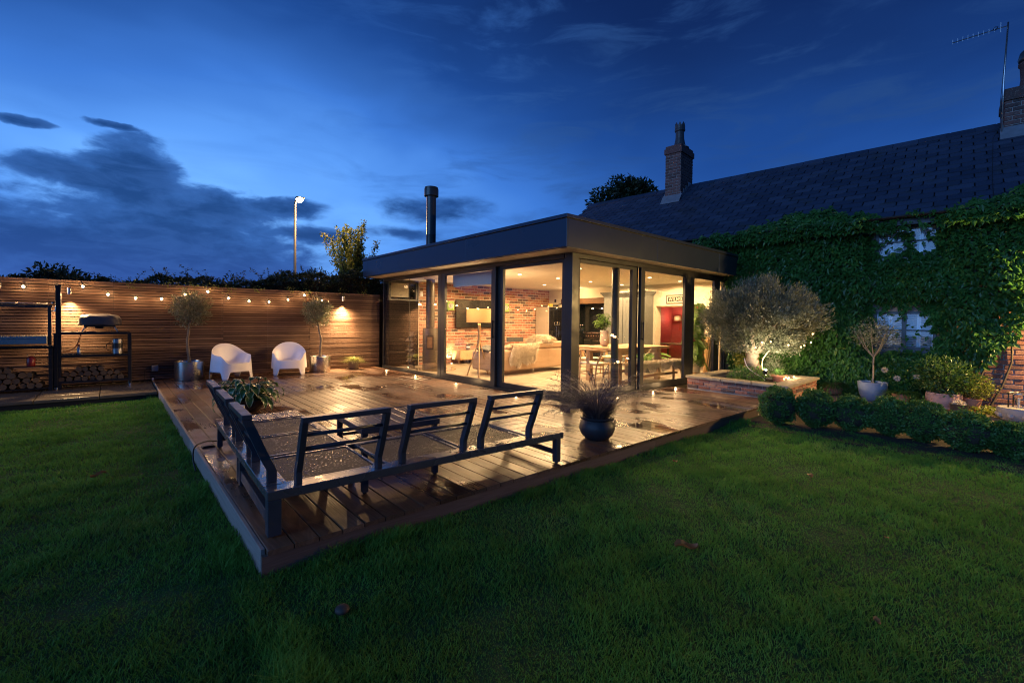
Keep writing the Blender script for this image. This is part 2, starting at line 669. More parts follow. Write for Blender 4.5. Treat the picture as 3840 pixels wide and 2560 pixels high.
M_BLACK = plain('black_steel', (.012, .012, .013), .42, .2, .3, 20, .1)
M_BLACKGLOSS = plain('black_enamel', (.010, .010, .011), .12, 0, .1, 12, spec=.6)
M_STEEL = plain('brushed_steel', (.55, .54, .52), .28, 1.0, .12, 3)
M_CHROME = plain('chrome', (.7, .69, .67), .14, 1.0, .05, 5)
M_LEAD = plain('lead_flashing', (.22, .24, .27), .5, .3, .3, 9, .2)
M_CREAM = plain('cream_wall', (.64, .58, .46), .75, 0, .05, 2.0, .03)
M_CEIL = plain('ceiling_paint', (.70, .66, .56), .8, 0, .03, 1.2)
M_RED = plain('red_wall', (.36, .045, .05), .65, 0, .1, 2.5)
M_GREYPAINT = plain('grey_cupboard_paint', (.125, .135, .13), .45, 0, .06, 3)
M_WHITE = plain('white_plastic', (.86, .83, .88), .42, 0, .04, 20, .03)
M_SHUT = plain('white_shutter', (.80, .82, .86), .45, 0, .06, 6)
M_TERRA = plain('terracotta', (.46, .19, .11), .7, 0, .3, 9, .25)
M_TERRA2 = plain('pink_terracotta', (.48, .28, .23), .75, 0, .2, 8, .2)
M_BLUEPOT = plain('blue_grey_glaze', (.26, .29, .36), .38, 0, .25, 9, .1)
M_DARKPOT = plain('charcoal_pot', (.035, .036, .042), .5, 0, .25, 18, .15)
M_SOIL = plain('soil', (.035, .024, .016), .95, 0, .5, 30, .8)
M_BARK = plain('olive_bark', (.22, .17, .12), .85, 0, .45, 22, 1.0)
M_BARKD = plain('dark_bark', (.075, .058, .042), .9, 0, .4, 12, 1.0)
M_RUB = plain('black_rubber', (.012, .012, .012), .6, 0, .2, 10)
M_FABRIC_SHADE = None
M_LEATHER = plain('tan_suede', (.40, .27, .17), .62, 0, .13, 4.5, .15, rvar=.08)
M_DKFAB = plain('slate_cushion', (.055, .06, .065), .85, 0, .25, 40, .3)
M_FUR = plain('cream_fleece', (.74, .65, .53), .8, 0, .12, 30)
M_SEAT = plain('paper_cord', (.78, .70, .56), .7, 0, .1, 60, .3)
M_STONE = plain('sandstone_coping', (.34, .29, .20), .65, 0, .35, 7, .7)
M_PATIO = plain('wet_patio_slab', (.12, .10, .085), .30, 0, .35, 5, .3)
M_PATH = plain('path_paving', (.20, .15, .115), .55, 0, .35, 5, .6)
M_TILE = None
M_MORTAR = plain('mortar', (.52, .46, .37), .9, 0, .2, 25, .5)
M_MORTAR_D = plain('old_mortar', (.24, .22, .21), .9, 0, .25, 25, .6)
M_GLOW = emis('warm_bulb', (1.0, .74, .40), 60)
M_GLOWD = emis('downlight_lens', (1.0, .80, .50), 14)
M_GLOWF = emis('fairy_bulb', (1.0, .66, .28), 16)


def brickmat(name, stops):
    m, t, p, out = base(name)
    g = gpos(t)
    r = rv(t)
    n = t.noise(g, 34, 5, .65)
    c = t.ramp(t.m('ADD', t.m('MULTIPLY', r, .85), t.m('MULTIPLY', t.m('SUBTRACT', n, .5), .45)), stops)
    sm = t.mr(t.noise(g, 55, 4, .7, 1.0), .55, .68, 0, .55)
    c = t.mix(sm, c, (.42, .34, .27))
    c = t.mix(t.mr(t.noise(g, 13, 3), .55, .7, 0, .5), c, (.05, .035, .03))
    t.set(p, 'Base_Color', c)
    t.set(p, 'Roughness', .85)
    bump(t, p, t.noise(g, 70, 5, .7), .7, .006)
    return m


M_BRICK = brickmat('reclaimed_brick', [(0, (.085, .055, .05)), (.12, (.13, .07, .055)), (.17, (.26, .095, .06)), (.5, (.34, .13, .08)), (.72, (.40, .20, .125)), (.9, (.46, .28, .19)), (1, (.15, .085, .07))])
M_BRICK_D = brickmat('weathered_brick', [(0, (.10, .04, .03)), (.4, (.19, .075, .05)), (.7, (.25, .12, .085)), (1, (.12, .08, .07))])
M_BRICK_C = brickmat('sooty_brick', [(0, (.045, .03, .03)), (.4, (.11, .05, .045)), (.7, (.15, .075, .065)), (1, (.07, .05, .05))])


def slatemat():
    m, t, p, out = base('roof_slate')
    g = gpos(t)
    r = rv(t)
    n = t.noise(g, 18, 5, .65)
    c = t.ramp(t.m('ADD', t.m('MULTIPLY', r, .62), t.m('MULTIPLY', n, .28)), [(0, (.019, .029, .054)), (.55, (.036, .052, .090)), (.88, (.052, .073, .118)), (1, (.11, .155, .21))])
    c = t.mix(t.mr(t.noise(g, 2.3, 5, .6), .52, .7, 0, .6), c, (.035, .042, .045))
    t.set(p, 'Base_Color', c)
    t.set(p, 'Roughness', t.mr(n, .3, .7, .34, .55, False))
    t.set(p, 'Specular_IOR_Level', .55)
    bump(t, p, n, .35, .006)
    return m


M_SLATE = slatemat()


def tilemat():
    m, t, p, out = base('limestone_floor_tile')
    g = gpos(t)
    r = rv(t)
    n = t.noise(t.vscale(g, 1, 2.2, 1), 2.6, 6, .65, .8)
    c = t.ramp(t.m('ADD', t.m('MULTIPLY', n, .8), t.m('MULTIPLY', r, .22)), [(.25, (.19, .155, .11)), (.5, (.31, .265, .20)), (.75, (.42, .37, .29))])
    t.set(p, 'Base_Color', c)
    t.set(p, 'Roughness', t.mr(n, .3, .7, .30, .5, False))
    bump(t, p, n, .12, .004)
    return m


M_TILE = tilemat()


def shademat():
    m, t, p, out = base('linen_lampshade')
    g = gpos(t)
    n = t.noise(t.vscale(g, 60, 60, 14), 3, 3, .6)
    c = t.mix(n, (.70, .56, .36), (.88, .76, .54))
    t.set(p, 'Base_Color', c)
    t.set(p, 'Roughness', .9)
    tr = t.new('ShaderNodeBsdfTranslucent', None, Color=c)
    mx = t.new('ShaderNodeMixShader', None, i0=.75, i1=p.outputs[0], i2=tr.outputs[0])
    t.l.new(mx.outputs[0], out.inputs[0])
    return m


M_SHADE = shademat()


def glassmat(name, tint=(1, 1, 1), refl=1.0, haze=0.0):
    """window glass: straight-through with Schlick reflection"""
    m, t, p, out = base(name)
    t.n.remove(p)
    ge = t.new('ShaderNodeNewGeometry')
    dt = t.new('ShaderNodeVectorMath', {'operation': 'DOT_PRODUCT'}, i0=ge.outputs['Normal'], i1=ge.outputs['Incoming']).outputs['Value']
    c = t.m('SUBTRACT', 1.0, t.m('ABSOLUTE', dt), clamp=True)
    f = t.m('MULTIPLY_ADD', t.m('POWER', c, 3.4), .96 * refl, .02 * refl)
    tr = t.new('ShaderNodeBsdfTransparent', None, Color=(tint[0], tint[1], tint[2], 1))
    gl = t.new('ShaderNodeBsdfGlossy', None, Color=(1, 1, 1, 1), Roughness=.004 + haze)
    mx = t.new('ShaderNodeMixShader', None, i0=t.m('MINIMUM', f, 1.0), i1=tr.outputs[0], i2=gl.outputs[0])
    t.l.new(mx.outputs[0], out.inputs[0])
    return m


M_GLASS = glassmat('window_glass', (.985, .99, .985))
M_GLASSD = glassmat('old_window_glass', (.9, .93, .95), 2.0, .02)


def slingmat():
    """wet woven sling: fine mesh with drops"""
    m, t, p, out = base('wet_sling_fabric')
    g = gpos(t)
    n = t.new('ShaderNodeTexVoronoi', {'feature': 'F1'}, Vector=g, Scale=46.0)
    cov = t.mr(t.noise(g, 1.6, 3), .38, .62)
    drops = t.m('MULTIPLY', t.mr(n.outputs['Distance'], .25, .42, 1, 0), cov)
    c = t.mix(t.noise(t.vscale(g, 6, 60, 1), 3, 3), (.016, .014, .015), (.040, .034, .033))
    t.set(p, 'Base_Color', c)
    t.set(p, 'Roughness', t.mr(drops, 0, 1, .55, .05, False))
    t.set(p, 'Specular_IOR_Level', t.mr(drops, 0, 1, .12, .7, False))
    bump(t, p, t.m('ADD', drops, t.m('MULTIPLY', t.noise(g, 240, 2), .5)), .8, .003)
    return m


M_SLING = slingmat()


def wetmetal():
    m, t, p, out = base('wet_sofa_frame')
    g = gpos(t)
    n = t.noise(g, 5.0, 5, .6, .4)
    dr = t.new('ShaderNodeTexVoronoi', {'feature': 'F1'}, Vector=g, Scale=60.0)
    drops = t.m('MULTIPLY', t.mr(dr.outputs['Distance'], .2, .35, 1, 0), t.mr(n, .45, .6))
    t.set(p, 'Base_Color', t.mix(n, (.055, .052, .056), (.085, .08, .084)))
    t.set(p, 'Roughness', t.mr(n, .42, .6, .34, .10))
    t.set(p, 'Specular_IOR_Level', .8)
    bump(t, p, drops, .5, .003)
    return m


M_WETMETAL = wetmetal()


def lawnmat():
    m, t, p, out = base('lawn_turf')
    g = gpos(t)
    n = t.noise(g, 2.2, 6, .65)
    n2 = t.noise(g, 60, 4, .7)
    c = t.mix(t.m('ADD', t.m('MULTIPLY', n, .6), t.m('MULTIPLY', n2, .4)), (.016, .050, .010), (.045, .120, .022))
    t.set(p, 'Base_Color', c)
    t.set(p, 'Roughness', .95)
    bump(t, p, n2, 1.0, .02)
    return m


M_LAWN = lawnmat()
M_GRASS = leafmat('grass_blade', (.062, .175, .026), (.135, .345, .055), (.28, .37, .10), .35, .55, .2)
L_IVY = leafmat('creeper_leaf', (.035, .105, .022), (.080, .215, .042), (.26, .32, .05), .35, .33)
L_OLIVE = leafmat('olive_leaf', (.100, .120, .070), (.20, .22, .145), (.36, .38, .27), .25, .34)
L_BOX = leafmat('box_leaf', (.050, .135, .030), (.120, .26, .056), (.24, .34, .09), .3, .36)
L_HEDGE = leafmat('hedge_leaf', (.014, .024, .010), (.030, .048, .018), (.08, .09, .03), .3, .45)
L_TREE = leafmat('ash_leaf', (.080, .120, .020), (.20, .24, .040), (.38, .36, .07), .35, .45)
L_DARK = leafmat('dark_tree_leaf', (.010, .022, .008), (.024, .048, .016), None, .3, .5)
L_HOSTA = leafmat('shrub_leaf', (.030, .080, .016), (.070, .150, .035), (.14, .22, .06), .3, .35)
L_PALM = leafmat('palm_leaf', (.060, .140, .024), (.14, .27, .05), None, .3, .35)
L_PURPLE = leafmat('fountain_grass_blade', (.085, .070, .078), (.19, .16, .165), (.34, .29, .27), .25, .5)
L_SEDGE = leafmat('golden_sedge', (.16, .18, .05), (.34, .36, .12), (.50, .46, .2), .3, .45)
L_FUR = leafmat('fleece_strand', (.52, .42, .30), (.80, .70, .56), (.92, .86, .75), .2, .7, .2)

# ================================================================== GROUND
m_ = MB()
m_.box(-60, 80, -60, 90, -.5, -.20)
m_.build('ground', M_LAWN, kind='structure')
# undulating lawn sheet
n = 90
xs = np.linspace(-9, 8.2, n)
ys = np.linspace(-9, 7.35, n)
X, Y = np.meshgrid(xs, ys, indexing='ij')


def lawnz(x, y):
    return -.150 + .012 * np.sin(x * 1.7 + .6 * y) * np.cos(y * 1.3 - .4 * x) + .006 * np.sin(x * 5.1 + 2) * np.sin(y * 4.3)


Z = lawnz(X, Y)
V = np.stack([X, Y, Z], -1).reshape(-1, 3)
I0 = np.arange(n * n).reshape(n, n)
F = np.stack([I0[:-1, :-1], I0[1:, :-1], I0[1:, 1:], I0[:-1, 1:]], -1).reshape(-1, 4)
npmesh('lawn', V, F, M_LAWN, smooth=True, kind='structure')

# ---- deck
deck = thing('deck', None, None, (0, 0, 0), kind='structure')
b = MB()
b.box(.02, 7.93, .03, 1.98, -.13, -.036)
b.box(.02, 4.86, 1.985, 9.1, -.13, -.036)
b.build('joist_bed', M_RUB, deck)


def plankmesh(L):
    mb = MB()
    c = .004
    wd, t = .1345, .028
    prof = [(-wd / 2, -t), (wd / 2, -t), (wd / 2, -c), (wd / 2 - c, 0), (-wd / 2 + c, 0), (-wd / 2, -c)]
    vs = [(x, 0, z) for x, z in prof] + [(x, L, z) for x, z in prof]
    fs = [(0, 1, 2, 3, 4, 5), (11, 10, 9, 8, 7, 6)] + [(i, i + 6, (i + 1) % 6 + 6, (i + 1) % 6) for i in range(6)]
    return mb.add(vs, fs)


pmesh = {}


def plank(x, y0, y1):
    L = round(y1 - y0, 2)
    if L not in pmesh:
        pmesh[L] = plankmesh(L).build('plank', M_DECK, deck)
        o = pmesh[L]
    else:
        o = inst(pmesh[L], 'plank', deck, (0, 0, 0))
    o.location = (x, y0, rnd.uniform(-.0015, .0015))
    return o


i = 0
x = .068
while x < 7.92:
    if x < 4.83:
        end = 9.08
        js = [[3.6, 6.9], [1.8, 5.4], [4.5], [2.7, 7.2]][i % 4]
        js = [j for j in js if rnd.random() > .15]
        ps = [-.022] + js + [end]
    else:
        ps = [-.022, 2.02]
    for a_, b_ in zip(ps[:-1], ps[1:]):
        plank(x, a_ + .002, b_ - .002)
    x += .1405
    i += 1
b = MB()
for k in range(2):
    x0, x1 = (-.026, 4.0) if k == 0 else (4.003, 7.93)
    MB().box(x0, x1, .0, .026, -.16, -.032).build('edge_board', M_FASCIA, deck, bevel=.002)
for k, (y0, y1) in enumerate([(0.0, 3.1), (3.103, 6.3), (6.303, 9.1)]):
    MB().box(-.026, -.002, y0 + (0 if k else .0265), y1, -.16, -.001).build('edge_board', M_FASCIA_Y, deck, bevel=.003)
MB().box(7.905, 7.93, .03, 1.9, -.16, -.032).build('edge_board', M_FASCIA_Y, deck)

# ---- patio at the fence, path by the house
patio = thing('patio', None, None, (0, 0, 0), kind='structure')
MB().box(-6, -.03, 7.34, 9.3, -.4, -.075).build('patio_bed', M_RUB, patio)
ps = MB().box(0, .745, 0, .445, -.05, 0).build('paving_slab', M_PATIO, patio, bevel=.006)
ps.location = (-.79, 7.30, -.02)
for j in range(4):
    for k in range(8):
        if j == 0 and k == 0:
            continue
        o = inst(ps, 'paving_slab', patio, (-.79 - k * .755 + (j % 2) * .0, 7.30 + j * .455, -.02 + rnd.uniform(-.003, .003)))
path = thing('garden_path', None, None, (0, 0, 0), kind='structure')
MB().box(7.3, 13, -6, 1.9, -.4, -.19).build('path_bed', M_SOIL, path)
ps = MB().box(0, .59, 0, .44, -.05, 0).build('paving_slab', M_PATH, path, bevel=.008)
ps.location = (7.6, -.5, -.15)
for j in range(-8, 1):
    for k in range(5):
        if j == 0 and k == 0:
            continue
        o = inst(ps, 'paving_slab', path, (7.6 + k * .6 + (j % 2) * .15, -.5 + j * .45, -.15 + rnd.uniform(-.004, .004)), (rnd.uniform(-.008, .008), rnd.uniform(-.006, .006), 0))
MB().box(6.05, 7.62, -4.2, -.04, -.3, -.135).build('soil_bed', M_SOIL, kind='structure')

# ================================================================== FENCE
fence = thing('slatted_fence', 'long reddish brown fence of narrow horizontal wooden slats behind the deck', 'fence', (0, 9.0, 0))
z = .012
slat0 = {}
edges = [-6.1, -4.27, -2.44, -.61, 1.22, 3.05, 4.88]
b = MB()
for e in edges:
    b.box(e - .02, e + .02, .03, .08, -.1, 1.93)
for e in edges[:-1]:
    b.box(e + .90, e + .94, .03, .08, -.1, 1.93)
b.build('batten', M_BLACK, fence)
b = MB()
b.box(-6.2, 5.0, .082, .1, -.3, 1.94)
b.build('gap_shade_sheet', plain('gap_shade', (.02, .012, .009), .9), fence)  # dark sheet put behind the slats so their gaps read as shade
row = 0
while z < 1.93:
    for e0, e1 in zip(edges[:-1], edges[1:]):
        L = e1 - e0 - .002
        key = row % 3
        if key not in slat0:
            h = (.0410, .0395, .0418)[key]
            o = MB().box(0, L, -.011, .011, 0, h).build('slat', M_SLAT, fence, bevel=.002, seg=1)
            slat0[key] = o
        else:
            o = inst(slat0[key], 'slat', fence, (0, 0, 0))
        o.location = (e0 + .001, .018 + rnd.uniform(-.003, .003), z + rnd.uniform(-.0015, .0015))
        o.rotation_euler = (0, rnd.uniform(-.0009, .0009), 0)
    z += .0527
    row += 1

# fence post with cable, left of the oven stand
t = thing('timber_post', 'dark square post at the end of the steel stand, string lights fixed to its top', 'post', (-1.345, 8.55, -.02))
MB().box(-.035, .035, -.035, .035, 0, 1.82).build('shaft', M_BLACK, t, bevel=.004)
MB().box(-.042, .042, -.042, .042, 1.821, 1.85).build('post_cap', M_BLACK, t, bevel=.004)

# ---- hedge behind the fence
NH = 26000
hx = rng.uniform(-6, 7.4, NH)


def hedgetop(x):
    return 1.98 + .10 * np.clip((x + 1.0) / 1.2, 0, 1) + .33 * np.clip((x - 1.7) / 1.3, 0, 1) + .12 * np.clip((x - 3.5) / 1.2, 0, 1) + .05 * np.sin(x * 3.1) + .04 * np.sin(x * 7.7 + 1) + .03 * np.sin(x * 15.3)


hy = rng.uniform(9.22, 10.3, NH)
top = hedgetop(hx) - .25 * np.clip((hy - 9.5), 0, 1) * 0
hz = top - rng.power(1.0, NH) ** 2.0 * .75
front = rng.random(NH) < .45
hy[front] = 9.16 + rng.random(front.sum()) * .12
P = np.stack([hx, hy, hz], 1)
D = norm(rand_dirs(NH) + np.array([0, -.35, .35]))
hedge = leaves('garden_hedge', P, D, rand_dirs(NH) + np.array([0, -.4, .6]), rng.uniform(.05, .09, NH), rng.uniform(.025, .045, NH), L_HEDGE,
               label='dark overgrown hedge rising above the top of the slatted fence', cat='hedge')
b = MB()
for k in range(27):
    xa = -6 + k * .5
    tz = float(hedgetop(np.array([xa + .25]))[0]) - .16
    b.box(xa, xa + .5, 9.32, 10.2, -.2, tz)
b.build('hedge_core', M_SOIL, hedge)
# bramble shoots
b = MB()
LP, LD = [], []
for k in range(74):
    x0 = rng.uniform(-3.2, 4.6) if k > 20 else rng.uniform(-.8, 2.2)
    y0 = rng.uniform(9.2, 9.9)
    z0 = float(hedgetop(np.array([x0]))[0]) - .1
    a = rng.uniform(-1, 1)
    H = rng.uniform(.12, .42) * (1.25 if -.6 < x0 < 2.4 else .8)
    pts = []
    for q in range(7):
        s_ = q / 6
        pts.append((x0 + a * H * s_ ** 1.6 + .01 * math.sin(q * 3 + k), y0 - .1 * s_, z0 + H * (s_ - .45 * abs(a) * s_ * s_)))
    b.tube(pts, [.0045 * (1 - .7 * q / 6) for q in range(7)], 4)
    for q in range(1, 7):
        for r_ in range(5):
            LP.append(np.array(pts[q]) + rng.normal(size=3) * .012)
            LD.append(rng.normal(size=3) + np.array([0, 0, .3]))
b.build('bramble_stem', M_BARKD, hedge)
LP, LD = np.array(LP), np.array(LD)
leaves('bramble_leaf', LP, LD, rand_dirs(len(LP)), rng.uniform(.025, .05, len(LP)), .022, L_HEDGE, hedge, kind='stuff')
# shoots hanging over the fence, lit by the bulbs
LP, LD = [], []
for (x0, z0) in [(.62, 1.95), (.95, 1.93), (.3, 1.96), (2.6, 1.97), (3.0, 1.93), (1.35, 1.93), (3.85, 1.95), (-.3, 1.9), (1.9, 1.95), (4.4, 1.97)]:
    for q in range(26):
        LP.append((x0 + rng.normal() * .09, 8.93 + rng.uniform(-.05, .04), z0 + rng.normal() * .045))
        LD.append(rng.normal(size=3) + np.array([0, -.2, -.2]))
LP, LD = np.array(LP), np.array(LD)
leaves('overhanging_leaf', LP, LD, rand_dirs(len(LP)), .045, .025, L_TREE, hedge, kind='stuff')

# ================================================================== GARDEN ROOM
gr = thing('garden_room', 'flat roofed glass walled garden room with deep dark metal fascia, lit inside', 'extension', (0, 0, 0))
GX, GY = 4.9, 2.08
CE = 2.37
# fascia panels
def fpanel(x0, x1, y0, y1, z0, z1, name='fascia_panel', mat=None):
    return MB().box(x0, x1, y0, y1, z0, z1).build(name, mat or M_FASC, gr, bevel=.003)


ys_ = [1.78, 4.35, 7.1, 8.75, 9.05]
for a_, b_ in zip(ys_[:-1], ys_[1:]):
    fpanel(4.42, 4.45, a_ + .001, b_ - .001, 2.405, 2.822)
xs_ = [4.451, 6.9, 9.4, 10.9]
for a_, b_ in zip(xs_[:-1], xs_[1:]):
    fpanel(a_ + .001, b_ - .001, 1.78, 1.81, 2.405, 2.822)
fpanel(4.451, 10.0, 9.02, 9.05, 2.405, 2.822)
# shadow gap and roof edge trim
MB().box(4.436, 4.46, 1.80, 9.04, 2.8225, 2.836).box(4.4602, 10.9, 1.796, 1.815, 2.8225, 2.836).build('shadow_gap', M_RUB, gr)
MB().box(4.405, 4.47, 1.765, 9.065, 2.8365, 2.89).build('roof_edge_trim', M_FASC, gr, bevel=.004)
MB().box(4.4705, 10.9, 1.765, 1.83, 2.8365, 2.89).build('roof_edge_trim', M_FASC, gr, bevel=.004)
MB().box(4.471, 10.88, 1.831, 9.06, 2.74, 2.86).build('roof_deck', M_RUB, gr)
# soffit
MB().box(4.46, 4.89, 1.80, 9.03, 2.40, 2.415).build('soffit', M_SOFF, gr)
MB().box(4.8905, 10.9, 1.80, 2.075, 2.40, 2.415).build('soffit', M_SOFF, gr)
MB().box(4.8905, 5.9, 8.71, 9.03, 2.40, 2.415).build('soffit', M_SOFF, gr)
MB().box(4.451, 4.475, 1.811, 9.02, 2.396, 2.408).build('drip_edge', M_FASC, gr)
# ceiling
MB().box(4.98, 12.2, 2.16, 8.6, CE, CE + .03).build('ceiling_panel', M_CEIL, gr)


def ring(o0, o1, z0, z1, wd, wb, axis, p0, p1, wt=None):
    """rectangular frame in the plane axis='x' (runs along y at x=p0..p1) or 'y' (runs along x)"""
    mb = MB()
    wt = wt if wt is not None else wd

    def bx(a0, a1, c0, c1):
        if axis == 'x':
            mb.box(p0, p1, a0, a1, c0, c1)
        else:
            mb.box(a0, a1, p0, p1, c0, c1)
    bx(o0, o0 + wd, z0, z1)
    bx(o1 - wd, o1, z0, z1)
    bx(o0 + wd + .0005, o1 - wd - .0005, z0, z0 + wb)
    bx(o0 + wd + .0005, o1 - wd - .0005, z1 - wt, z1)
    return mb


def bay(name, axis, g0, g1_, p0, p1, sw=.10, z0=.015, z1=2.325, wb=.10, wt=.06, handle=None, label=None):
    fr = ring(g0 - sw, g1_ + sw, z0, z1, sw, wb, axis, p0, p1, wt).build(name, M_FRAME, gr, bevel=.004, label=label)
    pm = (p0 + p1) / 2
    mb = MB()
    if axis == 'x':
        mb.box(pm - .008, pm + .008, g0 + .001, g1_ - .001, z0 + wb + .001, z1 - wt - .001)
    else:
        mb.box(g0 + .001, g1_ - .001, pm - .008, pm + .008, z0 + wb + .001, z1 - wt - .001)
    mb.build('glass_pane', M_GLASS, fr)
    if handle is not None:
        hb = MB()
        if axis == 'x':
            hb.box(p0 - .045, p0 - .025, handle - .012, handle + .012, .95, 1.30)
            hb.box(p0 - .026, p0 - .001, handle - .010, handle + .010, .97, .99).box(p0 - .026, p0 - .001, handle - .010, handle + .010, 1.26, 1.28)
        else:
            hb.box(handle - .012, handle + .012, p0 - .045, p0 - .025, .95, 1.30)
            hb.box(handle - .010, handle + .010, p0 - .026, p0 - .001, .97, .99).box(handle - .010, handle + .010, p0 - .026, p0 - .001, 1.26, 1.28)
        hb.build('door_handle', M_BLACK, fr, bevel=.003)
    return fr


# left side (x = 4.9)
MB().box(4.895, 5.04, 2.26, 8.82, 2.326, 2.398).build('head_rail', M_FRAME, gr, bevel=.003)
MB().box(5.0495, 10.55, 2.085, 2.22, 2.326, 2.398).build('head_rail', M_FRAME, gr, bevel=.003)
MB().box(4.885, 5.05, 2.24, 8.86, -.03, .0145).build('threshold', M_FRAME, gr, bevel=.003)
MB().box(5.0505, 10.55, 2.07, 2.23, -.03, .0145).build('threshold', M_FRAME, gr, bevel=.003)
MB().box(4.89, 5.048, 2.075, 2.238, -.03, 2.398).build('corner_post', M_FRAME, gr, bevel=.004)
bay('sliding_door', 'x', 2.36, 3.88, 4.965, 5.03, .11, handle=None)
bay('sliding_door', 'x', 4.15, 5.80, 4.897, 4.960, .13, handle=4.06, label='sliding door nearest the fixed glass corner')
# fixed panes
for a_, b_ in ((6.08, 7.435), (7.443, 8.80)):
    MB().box(4.925, 4.945, a_, b_, .045, 2.30).build('glass_pane', M_GLASS, gr)
MB().box(4.90, 4.97, 5.945, 6.075, .015, 2.325).build('mullion', M_FRAME, gr, bevel=.004)
MB().box(4.90, 4.97, 8.805, 8.845, .015, 2.325).build('mullion', M_FRAME, gr, bevel=.004)
MB().box(4.928, 4.942, 7.4355, 7.4425, .045, 2.30).build('glazing_seal', M_RUB, gr)
MB().box(4.905, 4.965, 6.076, 8.804, .015, .044).build('sill_frame', M_FRAME, gr)
MB().box(4.905, 4.965, 6.076, 8.804, 2.301, 2.325).build('top_frame', M_FRAME, gr)
# front side (y = 2.08)
MB().box(4.9635, 5.03, 3.991, 4.06, .015, 2.325).box(4.962, 4.964, 4.0, 4.05, .015, 2.325).build('interlock', M_FRAME, gr)
MB().box(6.771, 6.848, 2.15, 2.21, .015, 2.325).build('interlock', M_FRAME, gr)
bay('sliding_door', 'y', 5.17, 6.66, 2.145, 2.21, .11)
bay('sliding_door', 'y', 6.98, 8.50, 2.08, 2.14, .13, handle=6.9)
bay('window_frame', 'y', 8.90, 9.86, 2.08, 2.14, .12)
bay('window_frame', 'y', 10.13, 10.42, 2.08, 2.14, .06)
MB().box(8.632, 8.778, 2.082, 2.2, .015, 2.325).build('mullion', M_FRAME, gr, bevel=.004)
MB().box(9.982, 10.068, 2.082, 2.2, .015, 2.325).build('mullion', M_FRAME, gr, bevel=.004)
# back wall with clerestory window, brick lining
MB().box(4.97, 5.86, 8.62, 8.84, -.1, 1.80).build('back_wall', plain('dark_render', (.012, .011, .010), .8, 0, .1, 5, spec=.05), gr)
MB().box(4.97, 5.86, 8.62, 8.84, 2.34, 2.398).build('back_wall', M_FRAME, gr)
wf = ring(4.97, 5.86, 1.801, 2.339, .07, .05, 'y', 8.66, 8.74, .05).build('window_frame', M_FRAME, gr, bevel=.003)
MB().box(5.041, 5.789, 8.69, 8.70, 1.852, 2.288).build('glass_pane', M_GLASS, wf)
MB().box(5.05, 5.60, 8.72, 8.726, 1.9, 2.30).build('roller_blind', M_CREAM, wf)
MB().box(5.861, 11.4, 8.66, 8.84, -.1, 2.4).build('back_wall', M_MORTAR_D, gr)


def bricks(parent, mat, mortar, L, z0, z1, place, near=None, maxobj=300, course=.084, bl=.24, joint=.017, depth=.06, skip=None, jit=.004, objects=True):
    """place(u, v) -> (location, rotation z) of the brick face; u along the wall, v up. near: u of the part nearest the camera"""
    items = []
    r_ = 0
    v = z0
    while v + course * .6 < z1:
        u = -(bl / 2 if r_ % 2 else 0)
        h = min(course, z1 - v) - joint
        while u < L - .02:
            a, c = max(u, 0), min(u + bl, L)
            if c - a > .03 and not (skip and skip((a + c) / 2, v + course / 2)):
                items.append((a + joint / 2, c - joint / 2, v + joint / 2, h))
            u += bl
        v += course
        r_ += 1
    items.sort(key=lambda q: abs(q[0] - (near or 0)) + .3 * abs(q[2] - 1.3))
    cache = {}
    rest = MB()
    for k, (a, c, vz, h) in enumerate(items):
        p = rnd.uniform(-jit, jit)
        if objects and k < maxobj:
            key = (round(c - a, 3), round(h, 3), rnd.randrange(3))
            loc, rz = place((a + c) / 2, vz)
            if key not in cache:
                mb = MB()
                w2 = (c - a) / 2
                e = [rnd.uniform(-.003, .003) for _ in range(8)]
                mb.add([(-w2 + e[0], 0, e[1]), (w2 + e[2], 0, e[3]), (w2, depth, 0), (-w2, depth, 0), (-w2 + e[4], 0, h + e[5]), (w2 + e[6], 0, h + e[7]), (w2, depth, h), (-w2, depth, h)],
                       [(0, 3, 2, 1), (4, 5, 6, 7), (0, 1, 5, 4), (1, 2, 6, 5), (2, 3, 7, 6), (3, 0, 4, 7)])
                o = mb.build('brick', mat, parent, bevel=.006, seg=1)
                cache[key] = o
            else:
                o = inst(cache[key], 'brick', parent, (0, 0, 0))
            dirn = Vector((-math.sin(rz), math.cos(rz), 0))
            o.location = Vector(loc) + dirn * p
            o.rotation_euler = (0, 0, rz)
        else:
            loc, rz = place((a + c) / 2, vz)
            rest.val = rnd.random()
            M = Matrix.Translation(loc) @ Matrix.Rotation(rz, 4, 'Z')
            w2 = (c - a) / 2
            rest.box(-w2, w2, p, depth, 0, h, M)
    if rest.v:
        rest.build('brick', mat, parent, kind='stuff', bevel=.005 if len(rest.v) < 12000 else 0, seg=1)


bw = MB().box(5.862, 11.35, 8.618, 8.659, 0, CE).build('brick_wall', M_MORTAR, gr)
bricks(bw, M_BRICK, M_MORTAR, 5.45, .005, CE - .01, lambda u, v: ((5.88 + u, 8.605, v), 0), near=1.9, maxobj=300, depth=.03)
